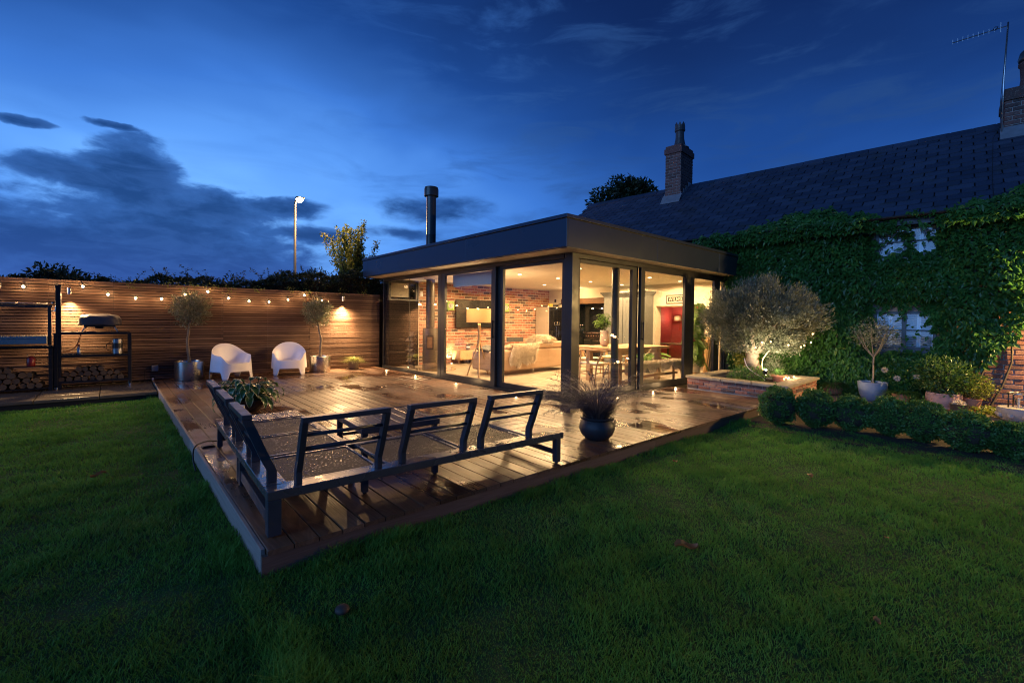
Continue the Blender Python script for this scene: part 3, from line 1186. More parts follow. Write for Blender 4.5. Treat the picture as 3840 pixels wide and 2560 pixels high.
# right inner wall (old house wall) with opening and cooker recess
WX = 11.1
iw = MB()
iw.box(WX, WX + .28, 2.2, 2.9, 0, CE)
iw.box(WX, WX + .28, 2.9005, 4.35, 1.76, CE)
iw.box(WX, WX + .28, 4.3505, 6.1, 0, CE)
iw.box(WX, WX + .28, 6.1005, 7.95, 2.06, CE)
iw.box(WX, WX + .28, 7.9505, 8.6, 0, CE)
iw.build('inner_wall', M_CREAM, gr)
MB().box(10.43, 11.4, 2.16, 2.199, 0, CE).build('inner_wall', M_CREAM, gr)
MB().box(WX + .02, WX + .3, 2.9, 4.35, 1.735, 1.759).build('lintel', M_OLDWOOD, gr)
MB().box(WX - .04, WX + .2, 6.0, 8.0, 1.87, 2.055).build('oak_beam', M_BEAM, gr, bevel=.012)
# cooker recess
MB().box(WX + .75, WX + .8, 6.1, 7.95, 0, 1.87).box(WX + .281, WX + .749, 6.05, 6.1, 0, 1.87).box(WX + .281, WX + .749, 7.95, 8.0, 0, 1.87).box(WX + .2, WX + .8, 6.0, 8.0, 1.872, 1.89).build('cooker_alcove', M_BLACKGLOSS, gr)
# red room seen through the opening
MB().box(13.5, 13.55, 2.2, 5.6, 0, 2.1).box(WX + .281, 13.499, 5.2, 5.25, 0, 2.1).box(WX + .281, 13.499, 2.25, 2.3, 0, 2.1).build('red_wall', M_RED, gr)
MB().box(WX + .281, 13.55, 2.25, 5.25, 2.101, 2.13).build('ceiling_panel', M_CEIL, gr)
# floor of limestone tiles
MB().box(5.05, 13.6, 2.23, 8.62, -.15, -.012).build('floor_slab', M_MORTAR, kind='structure')
flo = thing('floor', None, None, (0, 0, 0), kind='structure')
ft = MB().box(0, .894, 0, .594, -.01, 0).build('floor_tile', M_TILE, flo, bevel=.003, seg=1)
ft.location = (5.06, 2.24, .004)
r_ = 0
for yy in np.arange(2.24, 8.5, .6):
    for kx in range(-1, 9):
        xx = 5.06 + kx * .9 + (.45 if r_ % 2 else 0)
        if abs(xx - 5.06) < .01 and r_ == 0:
            continue
        if xx < 5.05:
            if xx < 4.5:
                continue
            o = inst(ft, 'floor_tile', flo, (5.06, yy, .004), scale=(.5, 1, 1))
            continue
        if xx > 12.6:
            continue
        inst(ft, 'floor_tile', flo, (xx, float(yy), .004 + rnd.uniform(-.0006, .0006)))
    r_ += 1
# round steel column inside
MB().cyl((6.52, 2.42, .004), .072, CE - .004, 28).build('round_column', M_FRAME, gr, smooth=True, sharp=40)
# roller blind half down behind the first door
MB().box(5.16, 5.166, 5.98 - 1.85, 5.86, 2.03, 2.36).build('roller_blind', M_CREAM, gr)
# downlights; the pair nearest the cream wall is added to brighten it
k = 0
for xx in (6.5, 9.08, 7.8, 10.5):
    for yy in (3.3, 5.1, 6.85):
        if xx == 7.8 and yy != 5.1 or xx == 10.5 and yy > 6:
            continue
        dlo = MB().lathe([(.052, -.004), (.052, 0), (.045, 0), (.045, -.004)], (xx, yy, CE), 20).build('downlight', M_WHITE, gr)
        MB().cyl((xx, yy, CE - .0055), .043, .003, 20).build('lens', M_GLOWD, dlo)
        slight('downlight_lamp', (xx, yy, CE - .02), (xx, yy, 0), 355, 174, .22, WARM, .07, gr)
        k += 1
# kitchen and red room light
plight('kitchen_lamp', (10.6, 7.0, 2.2), 30, WARM, .1, gr)
# fridge side light, wall switches
MB().box(WX - .012, WX - .0005, 8.25, 8.33, 1.95, 2.05).build('wall_switch', M_BLACK, gr)
MB().box(5.9, 5.98, 8.585, 8.60, 1.95, 2.08).build('wall_switch', M_WHITE, gr)
# flue through the roof
fl = MB().lathe([(.125, 0), (.125, .62), (.128, .63), (.128, .64), (.125, .65), (.125, 1.62), (.185, 1.63), (.185, 1.80), (.17, 1.86), (.12, 1.875)], (5.63, 7.6, 2.86), 28)
fl.build('flue', plain('flue_steel', (.035, .045, .05), .32, .3, .1, 3), gr, smooth=True, sharp=35)

# ================================================================== COTTAGE
HP = Vector((10.9, -2.14, 0))
HR = math.radians(-85)
cot = thing('cottage', 'old brick cottage with a long slate roof and a creeper covered wall', 'house', HP, HR)
EZ, RZ, RO = 3.36, 5.60, 2.8     # eave height, ridge height, ridge offset
SL = math.atan2(RZ - EZ, RO + .25)
wb_ = MB()
U0, U1 = -10.2, 3.2
# wall around the two windows
for (a, c, z0, z1) in [(-4.15, -1.45, -.3, 3.34), (-.52, U1, -.3, 3.34), (-1.4499, -.5201, -.3, .84), (-1.4499, -.5201, 1.56, 2.60), (-1.4499, -.5201, 3.22, 3.34), (-10.2, -4.151, 2.95, 3.34)]:
    wb_.box(a, c, .03, .35, z0, z1)
wb_.build('wall', M_MORTAR_D, cot)
MB().box(U0, U1, 5.3, 5.6, -.3, 3.34).build('wall', M_BRICK_D, cot)
for uu in (U0, U1 - .3):
    gm = MB()
    gm.add([(uu, .36, -.3 if uu > 0 else 2.95), (uu, 5.29, -.3 if uu > 0 else 2.95), (uu, 5.29, 3.34), (uu, 2.8, 5.45), (uu, .36, 3.5),
            (uu + .3, .36, -.3 if uu > 0 else 2.95), (uu + .3, 5.29, -.3 if uu > 0 else 2.95), (uu + .3, 5.29, 3.34), (uu + .3, 2.8, 5.45), (uu + .3, .36, 3.5)],
           [(0, 1, 2, 3, 4), (9, 8, 7, 6, 5), (0, 5, 6, 1), (1, 6, 7, 2), (2, 7, 8, 3), (3, 8, 9, 4), (4, 9, 5, 0)])
    gm.build('gable_wall', M_BRICK_D, cot)
bwl = MB().box(-.515, 3.2, .012, .0295, -.3, 2.4).build('brick_facing', M_MORTAR_D, cot)
bricks(bwl, M_BRICK_D, M_MORTAR_D, 3.2, -.2, 1.9, lambda u, v: ((-.50 + u, -.012, v), 0), near=.6, maxobj=150, depth=.03, jit=.007)
# roof
roof = MB()
k = (RZ - EZ) / (RO + .25)
roof.add([(U0, -.25, EZ - .03), (U1, -.25, EZ - .03), (U1, RO, RZ - .03), (U0, RO, RZ - .03), (U0, 5.85, EZ - .03), (U1, 5.85, EZ - .03),
          (U0, -.25, EZ - .11), (U1, -.25, EZ - .11), (U1, 5.85, EZ - .11), (U0, 5.85, EZ - .11)],
         [(0, 1, 2, 3), (3, 2, 5, 4), (6, 9, 8, 7), (0, 6, 7, 1), (4, 5, 8, 9)])
rf = roof.build('roof', M_RUB, cot)
EXP, SW = .205, .362
nrow = int(math.hypot(RZ - EZ, RO + .25) / EXP)
sl = []
for r_ in range(nrow + 1):
    ncol = int((U1 - U0) / SW) + 1
    for c_ in range(ncol):
        u = U0 + c_ * SW + (SW / 2 if r_ % 2 else 0)
        if u + SW > U1 + .1:
            continue
        sl.append((abs(u + 1.5) + r_ * .02, u, r_))
sl.sort()
smesh = []
for q in range(4):
    mb = MB()
    e = [rnd.uniform(-.006, .006) for _ in range(4)]
    wv = SW - .020
    c1, c2 = rnd.uniform(.012, .035), rnd.uniform(.0, .02)
    mb.prism([(0, .02 + e[0] + c2), (c2, e[0]), (wv - c1, e[1]), (wv, c1 + e[1]), (wv, EXP + .06), (0, EXP + .06)], 0, .018)
    smesh.append(mb)
rest = MB()
first = [None] * 4
for i, (_, u, r_) in enumerate(sl):
    q = rnd.randrange(4)
    dist = r_ * EXP - .03
    y = -.25 + dist * math.cos(SL)
    zz = EZ + dist * math.sin(SL) + .012 + rnd.uniform(-.002, .003)
    rx_ = SL - .085 + rnd.uniform(-.008, .008)
    L_ = SW
    if i < 300:
        if first[q] is None:
            o = smesh[q].build('slate', M_SLATE, rf)
            first[q] = o
        else:
            o = inst(first[q], 'slate', rf, (0, 0, 0))
        o.location = (u, y, zz)
        o.rotation_euler = (rx_, 0, rnd.uniform(-.012, .012))
    else:
        rest.val = rnd.random()
        rest.add(smesh[q].v, smesh[q].f, Matrix.Translation((u, y, zz)) @ Matrix.Rotation(rx_, 4, 'X'))
rest.build('slate', M_SLATE, rf, kind='stuff')
rt = MB()
rt.add([(0, -.17, -.135), (0, 0, 0), (0, .17, -.135), (.45, -.17, -.135), (.45, 0, 0), (.45, .17, -.135), (0, -.16, -.155), (0, 0, -.02), (0, .16, -.155), (.45, -.16, -.155), (.45, 0, -.02), (.45, .16, -.155)],
       [(0, 1, 4, 3), (1, 2, 5, 4), (6, 9, 10, 7), (7, 10, 11, 8), (0, 3, 9, 6), (2, 8, 11, 5), (0, 6, 7, 1), (1, 7, 8, 2), (3, 4, 10, 9), (4, 5, 11, 10)])
r0_ = None
for kk in range(29):
    u = U0 + kk * .462
    if r0_ is None:
        r0_ = rt.build('ridge_tile', M_SLATE, rf)
        o = r0_
    else:
        o = inst(r0_, 'ridge_tile', rf, (0, 0, 0))
    o.location = (u, RO, RZ + .055 + rnd.uniform(-.006, .006))
# gutter and fascia
gp = MB()
arc = [(math.cos(a) * .055, math.sin(a) * .055) for a in np.linspace(PI, 2 * PI, 9)]
vs = []
for uu in (U0, U1):
    vs += [(uu, -.31 + a_, 3.35 + b_) for a_, b_ in arc]
gp.add(vs, [(i_, i_ + 1, i_ + 10, i_ + 9) for i_ in range(8)])
go = gp.build('gutter', M_BLACK, cot)
so_ = go.modifiers.new('solid', 'SOLIDIFY')
so_.thickness = .006
MB().box(U0, U1, -.245, -.22, 3.18, 3.33).build('fascia_board', M_BLACK, cot)
MB().box(U0, U1, -.2195, .03, 3.20, 3.22).build('eaves_soffit', M_BLACK, cot)


def cottage_window(u0, u1, z0, z1, lab, shutters=True):
    fr = MB()
    for a, c in ((u0, u0 + .05), (u1 - .05, u1), ((u0 + u1) / 2 - .035, (u0 + u1) / 2 + .035)):
        fr.box(a, c, .02, .10, z0, z1)
    for a, c in ((z0, z0 + .045), (z1 - .045, z1), ((z0 + z1) / 2 - .012, (z0 + z1) / 2 + .012)):
        fr.box(u0 + .0505, u1 - .0505, .025, .095, a, c)
    f_ = fr.build('window', M_DARK, cot, bevel=.003, label=lab)
    MB().box(u0 - .05, u1 + .05, -.06, .03, z0 - .06, z0 - .002).build('sill', M_DARK, f_)
    MB().box(u0 + .04, u1 - .04, .062, .066, z0 + .03, z1 - .03).build('pane', M_GLASSD, f_)
    # louvred shutters behind the glass
    sb = MB()
    nl = 4
    wl = (u1 - u0 - .08) / nl
    for q in range(nl):
        a = u0 + .04 + q * wl
        sb.box(a, a + .03, .125, .15, z0, z1)
        sb.box(a + wl - .032, a + wl - .002, .125, .15, z0, z1)
        zz = z0
        while zz < z1:
            M = Matrix.Translation((0, .137, zz)) @ Matrix.Rotation(.9, 4, 'X')
            sb.box(a + .031, a + wl - .033, -.003, .003, 0, .036, M)
            zz += .034
    sb.build('louvred_shutter', M_SHUT, f_)
    MB().box(u0 - .02, u1 + .02, .33, .34, z0 - .02, z1 + .02).build('room_behind', M_BLACK, f_)


cottage_window(-1.449, -.521, 2.601, 3.219, 'upstairs window with white louvred shutters half hidden by creeper')
cottage_window(-1.449, -.521, .841, 1.559, 'ground floor window with white louvred shutters above the potted plants')


# chimneys
def chimney(u0, u1, o0, o1, z0, z1, lab, pot=True, cowl=False):
    ch = MB().box(u0 + .012, u1 - .012, o0 + .012, o1 - .012, z0, z1 - .2).build('chimney', M_MORTAR_D, cot, label=lab)
    def side(L, fn, near):
        bricks(ch, M_BRICK_C, None, L, z0, z1 - .27, fn, near=near, depth=.02, objects=False, joint=.015, course=.088)
    side(u1 - u0, lambda u, v: ((u0 + u, o0, v), 0), 0)
    side(o1 - o0, lambda u, v: ((u1, o0 + u, v), PI / 2), 0)
    side(o1 - o0, lambda u, v: ((u0, o1 - u, v), -PI / 2), 0)
    side(u1 - u0, lambda u, v: ((u1 - u, o1, v), PI), 0)
    cb = MB()
    cb.box(u0 - .03, u1 + .03, o0 - .03, o1 + .03, z1 - .27, z1 - .105)
    cb.box(u0 + .0, u1 - .0, o0 + .0, o1 - .0, z1 - .1045, z1 - .02)
    cb.build('corbel', M_BRICK_C, ch, bevel=.006)
    cx_, cy_ = (u0 + u1) / 2, (o0 + o1) / 2
    fm = MB().lathe([(.30, z1 - .02), (.17, z1 + .08), (.1, z1 + .08)], (cx_, cy_, 0), 8)
    fm.build('mortar_flaunching', M_MORTAR_D, ch)
    fl_ = MB()
    zf = EZ + (o0 + .25) * k
    fl_.add([(u0 - .05, o0 - .22, zf - .13), (u1 + .05, o0 - .22, zf - .13), (u1 + .05, o0 - .012, zf + .16), (u0 - .05, o0 - .012, zf + .16)], [(0, 1, 2, 3)])
    for q in range(4):
        oo = o0 + q * (RO - o0) / 4
        z_ = EZ + (oo + .25) * k
        fl_.box(u1 + .001, u1 + .012, oo, oo + .2, z_ - .05, z_ + .22)
        fl_.box(u0 - .012, u0 - .001, oo, oo + .2, z_ - .05, z_ + .22)
    fl_.build('lead_flashing', M_LEAD, ch)
    if pot:
        pt = MB().lathe([(.19, z1 + .05), (.165, z1 + .12), (.13, z1 + .3), (.125, z1 + .50), (.155, z1 + .53), (.16, z1 + .56), (.15, z1 + .60), (.155, z1 + .68), (.13, z1 + .68), (.11, z1 + .5)], (cx_, cy_, 0), 16)
        # crown of points
        for q in range(8):
            a0, a1 = 2 * PI * q / 8, 2 * PI * (q + 1) / 8
            am = (a0 + a1) / 2
            R_ = .150
            pt.add([(cx_ + R_ * math.cos(a0), cy_ + R_ * math.sin(a0), z1 + .68), (cx_ + R_ * math.cos(a1), cy_ + R_ * math.sin(a1), z1 + .68), (cx_ + R_ * math.cos(am), cy_ + R_ * math.sin(am), z1 + .79),
                    (cx_ + .13 * math.cos(a0), cy_ + .13 * math.sin(a0), z1 + .68), (cx_ + .13 * math.cos(a1), cy_ + .13 * math.sin(a1), z1 + .68), (cx_ + .135 * math.cos(am), cy_ + .135 * math.sin(am), z1 + .79)],
                   [(0, 1, 2), (5, 4, 3), (0, 2, 5, 3), (1, 4, 5, 2), (0, 3, 4, 1)])
        pt.build('chimney_pot', M_DARKPOT, ch)
    if cowl:
        MB().lathe([(.17, z1 + .05), (.15, z1 + .25), (.165, z1 + .5), (.19, z1 + .53), (.19, z1 + .58), (.16, z1 + .6)], (cx_ - .1, cy_, 0), 20).build('chimney_pot', M_BRICK_C, ch, smooth=True, sharp=40)
        MB().lathe([(.185, z1 + .6), (.20, z1 + .66), (.17, z1 + .80), (.10, z1 + .88), (.01, z1 + .90)], (cx_ - .1, cy_, 0), 20).build('chimney_cowl', M_DARK, ch, smooth=True)


chimney(-6.86, -6.36, 2.06, 2.95, 4.75, 6.76, 'brick chimney with a crown topped pot, midway along the ridge')
chimney(.36, 1.35, 2.3, 3.25, 4.9, 6.20, 'broad brick chimney at the end of the ridge, aerial strapped to it', pot=False, cowl=True)
# aerial
ae = thing('television_aerial', 'television aerial on a tall thin mast strapped to the end chimney', 'aerial')
hm = Matrix.Translation(HP) @ Matrix.Rotation(HR, 4, 'Z')


def hw(u, o, z):
    return tuple(hm @ Vector((u, o, z)))


ae.location = hw(.34, 2.22, 5.2)


def aw(u, o, z):
    return Vector(hw(u, o, z)) - ae.location


MB().tube([aw(.335, 2.22, 5.15), aw(.34, 2.22, 6.4), aw(.375, 2.22, 7.50)], .014, 8).build('mast', M_STEEL, ae, smooth=True)
MB().tube([aw(.37, 2.22, 7.43), aw(-.45, 2.2, 7.40)], .008, 6).build('boom', M_STEEL, ae)
for q in range(9):
    s_ = q / 8
    uu = -.44 + s_ * .62
    MB().tube([aw(uu, 2.205, 7.37), aw(uu, 2.205, 7.47)], .0045, 5).build('element', M_STEEL, ae)
MB().tube([aw(.27, 2.205, 7.33), aw(.27, 2.205, 7.53)], .006, 5).build('element', M_STEEL, ae)
MB().tube([aw(.2, 2.2, 7.40), aw(.23, 2.2, 7.46), aw(.19, 2.2, 7.47), aw(.16, 2.2, 7.42), aw(.2, 2.2, 7.40)], .008, 5).build('dipole', M_BLACK, ae)
MB().tube([aw(.36, 2.2, 7.3), aw(.33, 2.2, 6.5), aw(.30, 2.2, 5.9), aw(.31, 2.2, 5.4), aw(.2, 1.9, 5.1), aw(.15, .5, 4.0), aw(.15, -.2, 3.42)], .005, 5).build('cable', M_RUB, ae)

# ---- creeper on the wall
NI = 46000
s_ = rng.uniform(-1.6, 4.9, NI)          # s = -u
zi = rng.uniform(-.15, 3.9, NI)
T = np.interp(s_, [-1.6, -.5, -.23, .3, .9, 1.3, 1.9, 2.5, 3.1, 3.84, 4.3, 4.9], [3.6, 3.66, 3.6, 3.42, 3.36, 3.36, 3.58, 3.82, 3.68, 3.44, 3.40, 3.38]) + .05 * np.sin(s_ * 9) + .04 * np.sin(s_ * 23)
Bt = np.interp(s_, [-1.6, -.9, -.65, -.45, -.2, .05, .35, .6, 4.1, 4.2, 4.5, 4.9], [1.8, 1.75, 1.55, 1.1, .72, .55, .2, -.15, -.15, 2.6, 3.05, 3.25]) + .06 * np.sin(s_ * 17)
keep = (zi < T) & (zi > Bt)


def hole(s0, s1, z0, z1, wob):
    w_ = .05 * np.sin(zi * 19 + wob) + .04 * np.sin(s_ * 23 + wob) + .03 * np.sin((s_ + zi) * 41)
    return (s_ > s0 + w_) & (s_ < s1 + w_) & (zi > z0 + w_) & (zi < z1 + w_)


# gaps where the windows show
cut = hole(1.02, 1.43, 2.64, 3.06, 0) | hole(.58, .95, 2.70, 3.16, 2) | hole(.66, 1.45, .84, 1.62, 1) | hole(.54, .78, .88, 1.36, 3) | hole(.55, 1.15, 3.13, 3.36, 3)
keep &= ~cut | (rng.random(NI) < .035)
s_, zi = s_[keep], zi[keep]
nn = len(s_)
thick = .12 + .16 * (np.sin(s_ * 2.3 + zi * 1.1) * .5 + .5) * np.clip(zi / 2, .3, 1) + .12 * (np.sin(s_ * 6.1 - zi * 4.3) * .5 + .5)
nearw = ((s_ > .4) & (s_ < 1.6) & (((zi > 2.5) & (zi < 3.4)) | ((zi > .7) & (zi < 1.8))))
thick = np.where(nearw, .07, thick)
off = -.02 - thick * rng.power(2.2, nn)
over = zi > 3.36
off = np.where(over, -.34 + (zi - 3.36) * 1.25 + rng.random(nn) * .12 - .06, off)
off = np.where((zi > 3.1) & ~over, off - .2, off)
Pl = np.stack([-s_, off, zi], 1)
ipatch = np.clip(np.sin(s_ * 5.1 + 2 * np.sin(zi * 2.7)) * np.sin(zi * 6.3 - s_ * 2.9) * .7 + .5 * np.sin(s_ * 13 + zi * 9) - .1, 0, 1)
Dl = np.stack([rng.normal(size=nn) * .55, -.45 - rng.random(nn) * .6, -.65 + rng.normal(size=nn) * .45], 1)
Nl = np.stack([rng.normal(size=nn) * .35, -1 + rng.normal(size=nn) * .2, .7 + rng.normal(size=nn) * .3], 1)
R3 = np.array(hm.to_3x3())
Pw = Pl @ R3.T + np.array(HP)
ivy = leaves('creeper', Pw, Dl @ R3.T, Nl @ R3.T, rng.uniform(.05, .15, nn), rng.uniform(.035, .07, nn), L_IVY, fold=.15, curl=.25, val=np.clip(rng.random(nn) * .62 + .42 * ipatch, 0, .99),
             label='dense green creeper covering the cottage wall up to the eaves', cat='climbing plant')
b = MB()
for q in range(26):
    u0 = -4.0 + q * .17
    pts = [(u0 + .15 * math.sin(z_ * 2.1 + q) + .05 * z_, -.045, z_) for z_ in np.linspace(-.15, 3.2, 9)]
    if -1.5 < u0 < -.4:
        continue
    b.tube([hw(*p_) for p_ in pts], [.02, .018, .016, .014, .012, .01, .008, .007, .005], 5)
b.build('vine_stem', M_BARKD, ivy)
# dark mat of older leaves close to the wall hides the brick

# ================================================================== OUTDOOR SOFA
SR = math.radians(-2.3)
sofa = thing('corner_sofa_frame', 'bare wet dark metal L-shaped corner sofa frame at the near corner of the deck', 'outdoor sofa', (.028, .115, 0), SR)
SH = .282
fr = MB()
fr.box(0, 2.44, 0, .115, SH - .055, SH)
fr.build('seat_rail', M_WETMETAL, sofa, bevel=.005)
MB().box(0, .115, .1155, 2.45, SH - .055, SH).build('seat_rail', M_WETMETAL, sofa, bevel=.005)
MB().box(.115, 2.44, -.0, .001, SH - .0, SH).v
# outer aprons
MB().box(.72, .765, .75, 2.45, SH - .045, SH - .004).box(.7655, 2.44, .75, .79, SH - .045, SH - .004).build('seat_rail', M_SOFA_METAL, sofa, bevel=.004)
for (a0, a1, c0, c1) in [(.116, .719, .125, .745), (.116, .719, .79, 1.42), (.116, .719, 1.45, 2.10), (.78, 1.40, .12, .745), (1.43, 2.06, .12, .745)]:
    MB().box(a0 + .022, a1 - .022, c0 + .022, c1 - .022, SH - .018, SH - .010).build('sling_panel', M_SLING, sofa)
    ring_ = MB()
    ring_.box(a0, a1, c0, c0 + .02, SH - .03, SH - .004).box(a0, a1, c1 - .02, c1, SH - .03, SH - .004)
    ring_.box(a0, a0 + .02, c0 + .0201, c1 - .0201, SH - .03, SH - .004).box(a1 - .02, a1, c0 + .0201, c1 - .0201, SH - .03, SH - .004)
    ring_.build('panel_frame', M_WETMETAL, sofa, bevel=.002)
M_SLATW = woodmat('weathered_teak', [(0, (.13, .10, .08)), (.5, (.24, .19, .15)), (1, (.36, .30, .25))], 'Y', .22, spec=.6)
M_SLATWX = woodmat('weathered_teak_across', [(0, (.13, .10, .08)), (.5, (.24, .19, .15)), (1, (.36, .30, .25))], 'X', .22, spec=.6)
for q in range(5):
    MB().box(.117 + q * .129, .117 + q * .129 + .122, 2.125, 2.448, SH - .022, SH + .002).build('teak_slat', M_SLATW, sofa, bevel=.003)
for q in range(5):
    MB().box(2.085, 2.438, .118 + q * .129, .118 + q * .129 + .122, SH - .022, SH + .002).build('teak_slat', M_SLATWX, sofa, bevel=.003)


def sleg(x, y, w_=.062, h=SH - .056, w2=None):
    w2 = w2 or w_
    MB().box(x, x + w_, y, y + w2, 0.012, h).build('leg', M_SOFA_METAL, sofa, bevel=.004)
    MB().cyl((x + w_ / 2, y + w2 / 2, 0), .014, .0118, 10).build('foot', M_RUB, sofa)


sleg(.004, .004, .075, SH - .056, .075)
for (x, y) in [(2.36, .01), (2.36, .72), (.012, 2.37), (.70, 2.37), (.012, 1.16), (.012, 1.06), (1.33, .42), (.72, .72), (.70, 1.2), (1.45, .72), (.70, .35)]:
    sleg(x, y, .045 if y not in (.01,) else .055)
MB().box(2.375, 2.40, .065, .719, .075, .125).build('stretcher', M_SOFA_METAL, sofa, bevel=.003)
MB().box(.02, .055, .080, 1.059, .05, .125).build('stretcher', M_SOFA_METAL, sofa, bevel=.003)
MB().box(.058, .699, 2.385, 2.41, .075, .125).build('stretcher', M_SOFA_METAL, sofa, bevel=.003)


def backrest(x, y, length, rz, lab=None):
    """frame standing on the rail; local x along the rail, leaning to -y"""
    e = thing('backrest_frame', lab, None, (x, y, SH), rz)
    e.parent = sofa
    prof = [(0, 0), (0, .075), (-.035, .15), (-.135, .40)]
    for xx in (0.0, length - .036):
        mb = MB()
        n_ = len(prof)
        vs = []
        for i_, (yy, zz) in enumerate(prof):
            for a, c in ((0, 0), (.036, 0), (.036, .055), (0, .055)):
                vs.append((xx + a, yy - .0275 + c, zz))
        fs = [(3, 2, 1, 0), ((n_ - 1) * 4, (n_ - 1) * 4 + 1, (n_ - 1) * 4 + 2, (n_ - 1) * 4 + 3)]
        for i_ in range(n_ - 1):
            for c_ in range(4):
                c2 = (c_ + 1) % 4
                fs.append((i_ * 4 + c_, i_ * 4 + c2, (i_ + 1) * 4 + c2, (i_ + 1) * 4 + c_))
        mb.add(vs, fs)
        mb.build('upright', M_SOFA_METAL, e, bevel=.003)
    MB().box(0, length, -.163, -.108, .4005, .432).build('top_rail', M_SOFA_METAL, e, bevel=.004)
    for zz in (.315, .225):
        yy = -.035 - (zz - .15) / .25 * .10
        MB().tube([(.036, yy, zz), (length - .036, yy, zz)], .0115, 12).build('round_rail', M_SOFA_METAL, e, smooth=True)
    return e


for x0 in (.165, .855, 1.535):
    backrest(x0, .06, .55, 0)
for y0 in (.72, 1.42, 2.12):
    backrest(.06, y0, .55, -PI / 2)

# coffee table
ct = thing('low_coffee_table', 'low dark metal outdoor coffee table with plank top between the sofa arms', 'coffee table', (1.50, 1.62, 0), math.radians(-4))
for q in range(6):
    MB().box(-.36 + q * .1205, -.36 + q * .1205 + .116, -.385, .385, .262, .286).build('top_plank', M_SLATW, ct, bevel=.003)
MB().box(-.40, .40, -.42, -.39, .235, .29).box(-.40, .40, .39, .42, .235, .29).box(-.40, -.365, -.3895, .3895, .235, .29).box(.365, .40, -.3895, .3895, .235, .29).build('table_rim', M_SOFA_METAL, ct, bevel=.006)
for (a, c) in ((-1, -1), (1, -1), (1, 1), (-1, 1)):
    MB().box(a * .36 - .025, a * .36 + .025, c * .375 - .025, c * .375 + .025, 0, .234).build('leg', M_SOFA_METAL, ct, bevel=.003)
for y_ in (-.37, .345):
    MB().box(-.334, .334, y_, y_ + .025, .06, .09).build('stretcher', M_SOFA_METAL, ct, bevel=.003)

# mug on the teak end of the sofa
mg = MB().lathe([(.030, 0), (.036, .01), (.040, .095), (.037, .095), (.033, .012), (.01, .01)], (0, 0, 0), 24).build('metal_cup', plain('enamel_white', (.6, .58, .56), .3), smooth=True, sharp=40, loc=(.36, 2.62, SH + .003),
    label='small pale cup left on the teak end of the sofa frame', cat='cup')


# cable loop hanging off the deck edge
def seg_curve(pts, n=8):
    out = []
    P = [Vector(p) for p in pts]
    for i in range(len(P) - 1):
        p0, p1, p2, p3 = P[max(i - 1, 0)], P[i], P[i + 1], P[min(i + 2, len(P) - 1)]
        for k_ in range(n):
            t = k_ / n
            out.append(.5 * ((2 * p1) + (-p0 + p2) * t + (2 * p0 - 5 * p1 + 4 * p2 - p3) * t * t + (-p0 + 3 * p1 - 3 * p2 + p3) * t ** 3))
    out.append(P[-1])
    return out


MB().tube(seg_curve([(.45, 2.72, .02), (.2, 2.68, .03), (.05, 2.6, .06), (-.05, 2.47, .05), (-.075, 2.38, -.04), (-.06, 2.32, -.14)]), .007, 8).build('black_cable', M_RUB, smooth=True, loc=(0, 0, 0),
    label='black cable looping over the side edge of the deck beside the sofa frame', cat='cable')
MB().box(.02, .13, 2.56, 2.66, .0, .012).box(.03, .12, 2.57, 2.65, .0125, .02).build('cable_plate', M_BLACK, bevel=.003, label='small black bracket plate lying by the far leg of the sofa frame', cat='bracket')


# ================================================================== POTS AND PLANTS
def shrub_leaves(name, c, r, n, size, mat, parent, rz=None, hollow=.55, lean=(0, 0, .3), aspect=.5, bump_=.12, **kw):
    d = rand_dirs(n)
    lump = 1 + bump_ * (np.sin(d[:, 0] * 7 + c[0] * 5) * np.cos(d[:, 1] * 6 + c[1] * 3) + .6 * np.sin(d[:, 2] * 9 + d[:, 0] * 5))
    rr = (hollow + (1 - hollow) * rng.random(n) ** .6) * lump
    r3 = np.array(r if isinstance(r, (tuple, list)) else (r, r, r))
    P = np.array(c) + d * rr[:, None] * r3
    D = norm(d + rand_dirs(n) * .9 + np.array(lean))
    return leaves(name, P, D, d + rand_dirs(n) * .6, rng.uniform(.7, 1.3, n) * size, rng.uniform(.7, 1.2, n) * size * aspect, mat, parent, off=tuple(root_loc(parent)) if parent is not None else None, **kw)


def root_loc(p):
    while p.parent is not None:
        p = p.parent
    return p.location


def branches(base_, top, r0, n, spread, parent, mat, r1=.004, seed=1):
    rr = random.Random(seed)
    mb = MB()
    b0, t0 = Vector(base_), Vector(top)
    for q in range(n):
        a = 2 * PI * q / n + rr.uniform(-.4, .4)
        e = t0 + Vector((math.cos(a) * spread * rr.uniform(.5, 1), math.sin(a) * spread * rr.uniform(.5, 1), rr.uniform(-.3, .6) * spread))
        m1 = b0.lerp(e, .4) + Vector((math.cos(a), math.sin(a), 0)) * spread * .12
        mb.tube([b0, m1, e], [r0, r0 * .6, r1], 5)
        for k_ in range(3):
            s_ = m1.lerp(e, rr.uniform(.2, .9))
            e2 = s_ + Vector((rr.uniform(-1, 1), rr.uniform(-1, 1), rr.uniform(-.2, 1))) * spread * .45
            mb.tube([s_, e2], [r0 * .35, r1 * .6], 4)
    return mb.build('branch', mat, parent, w=True)


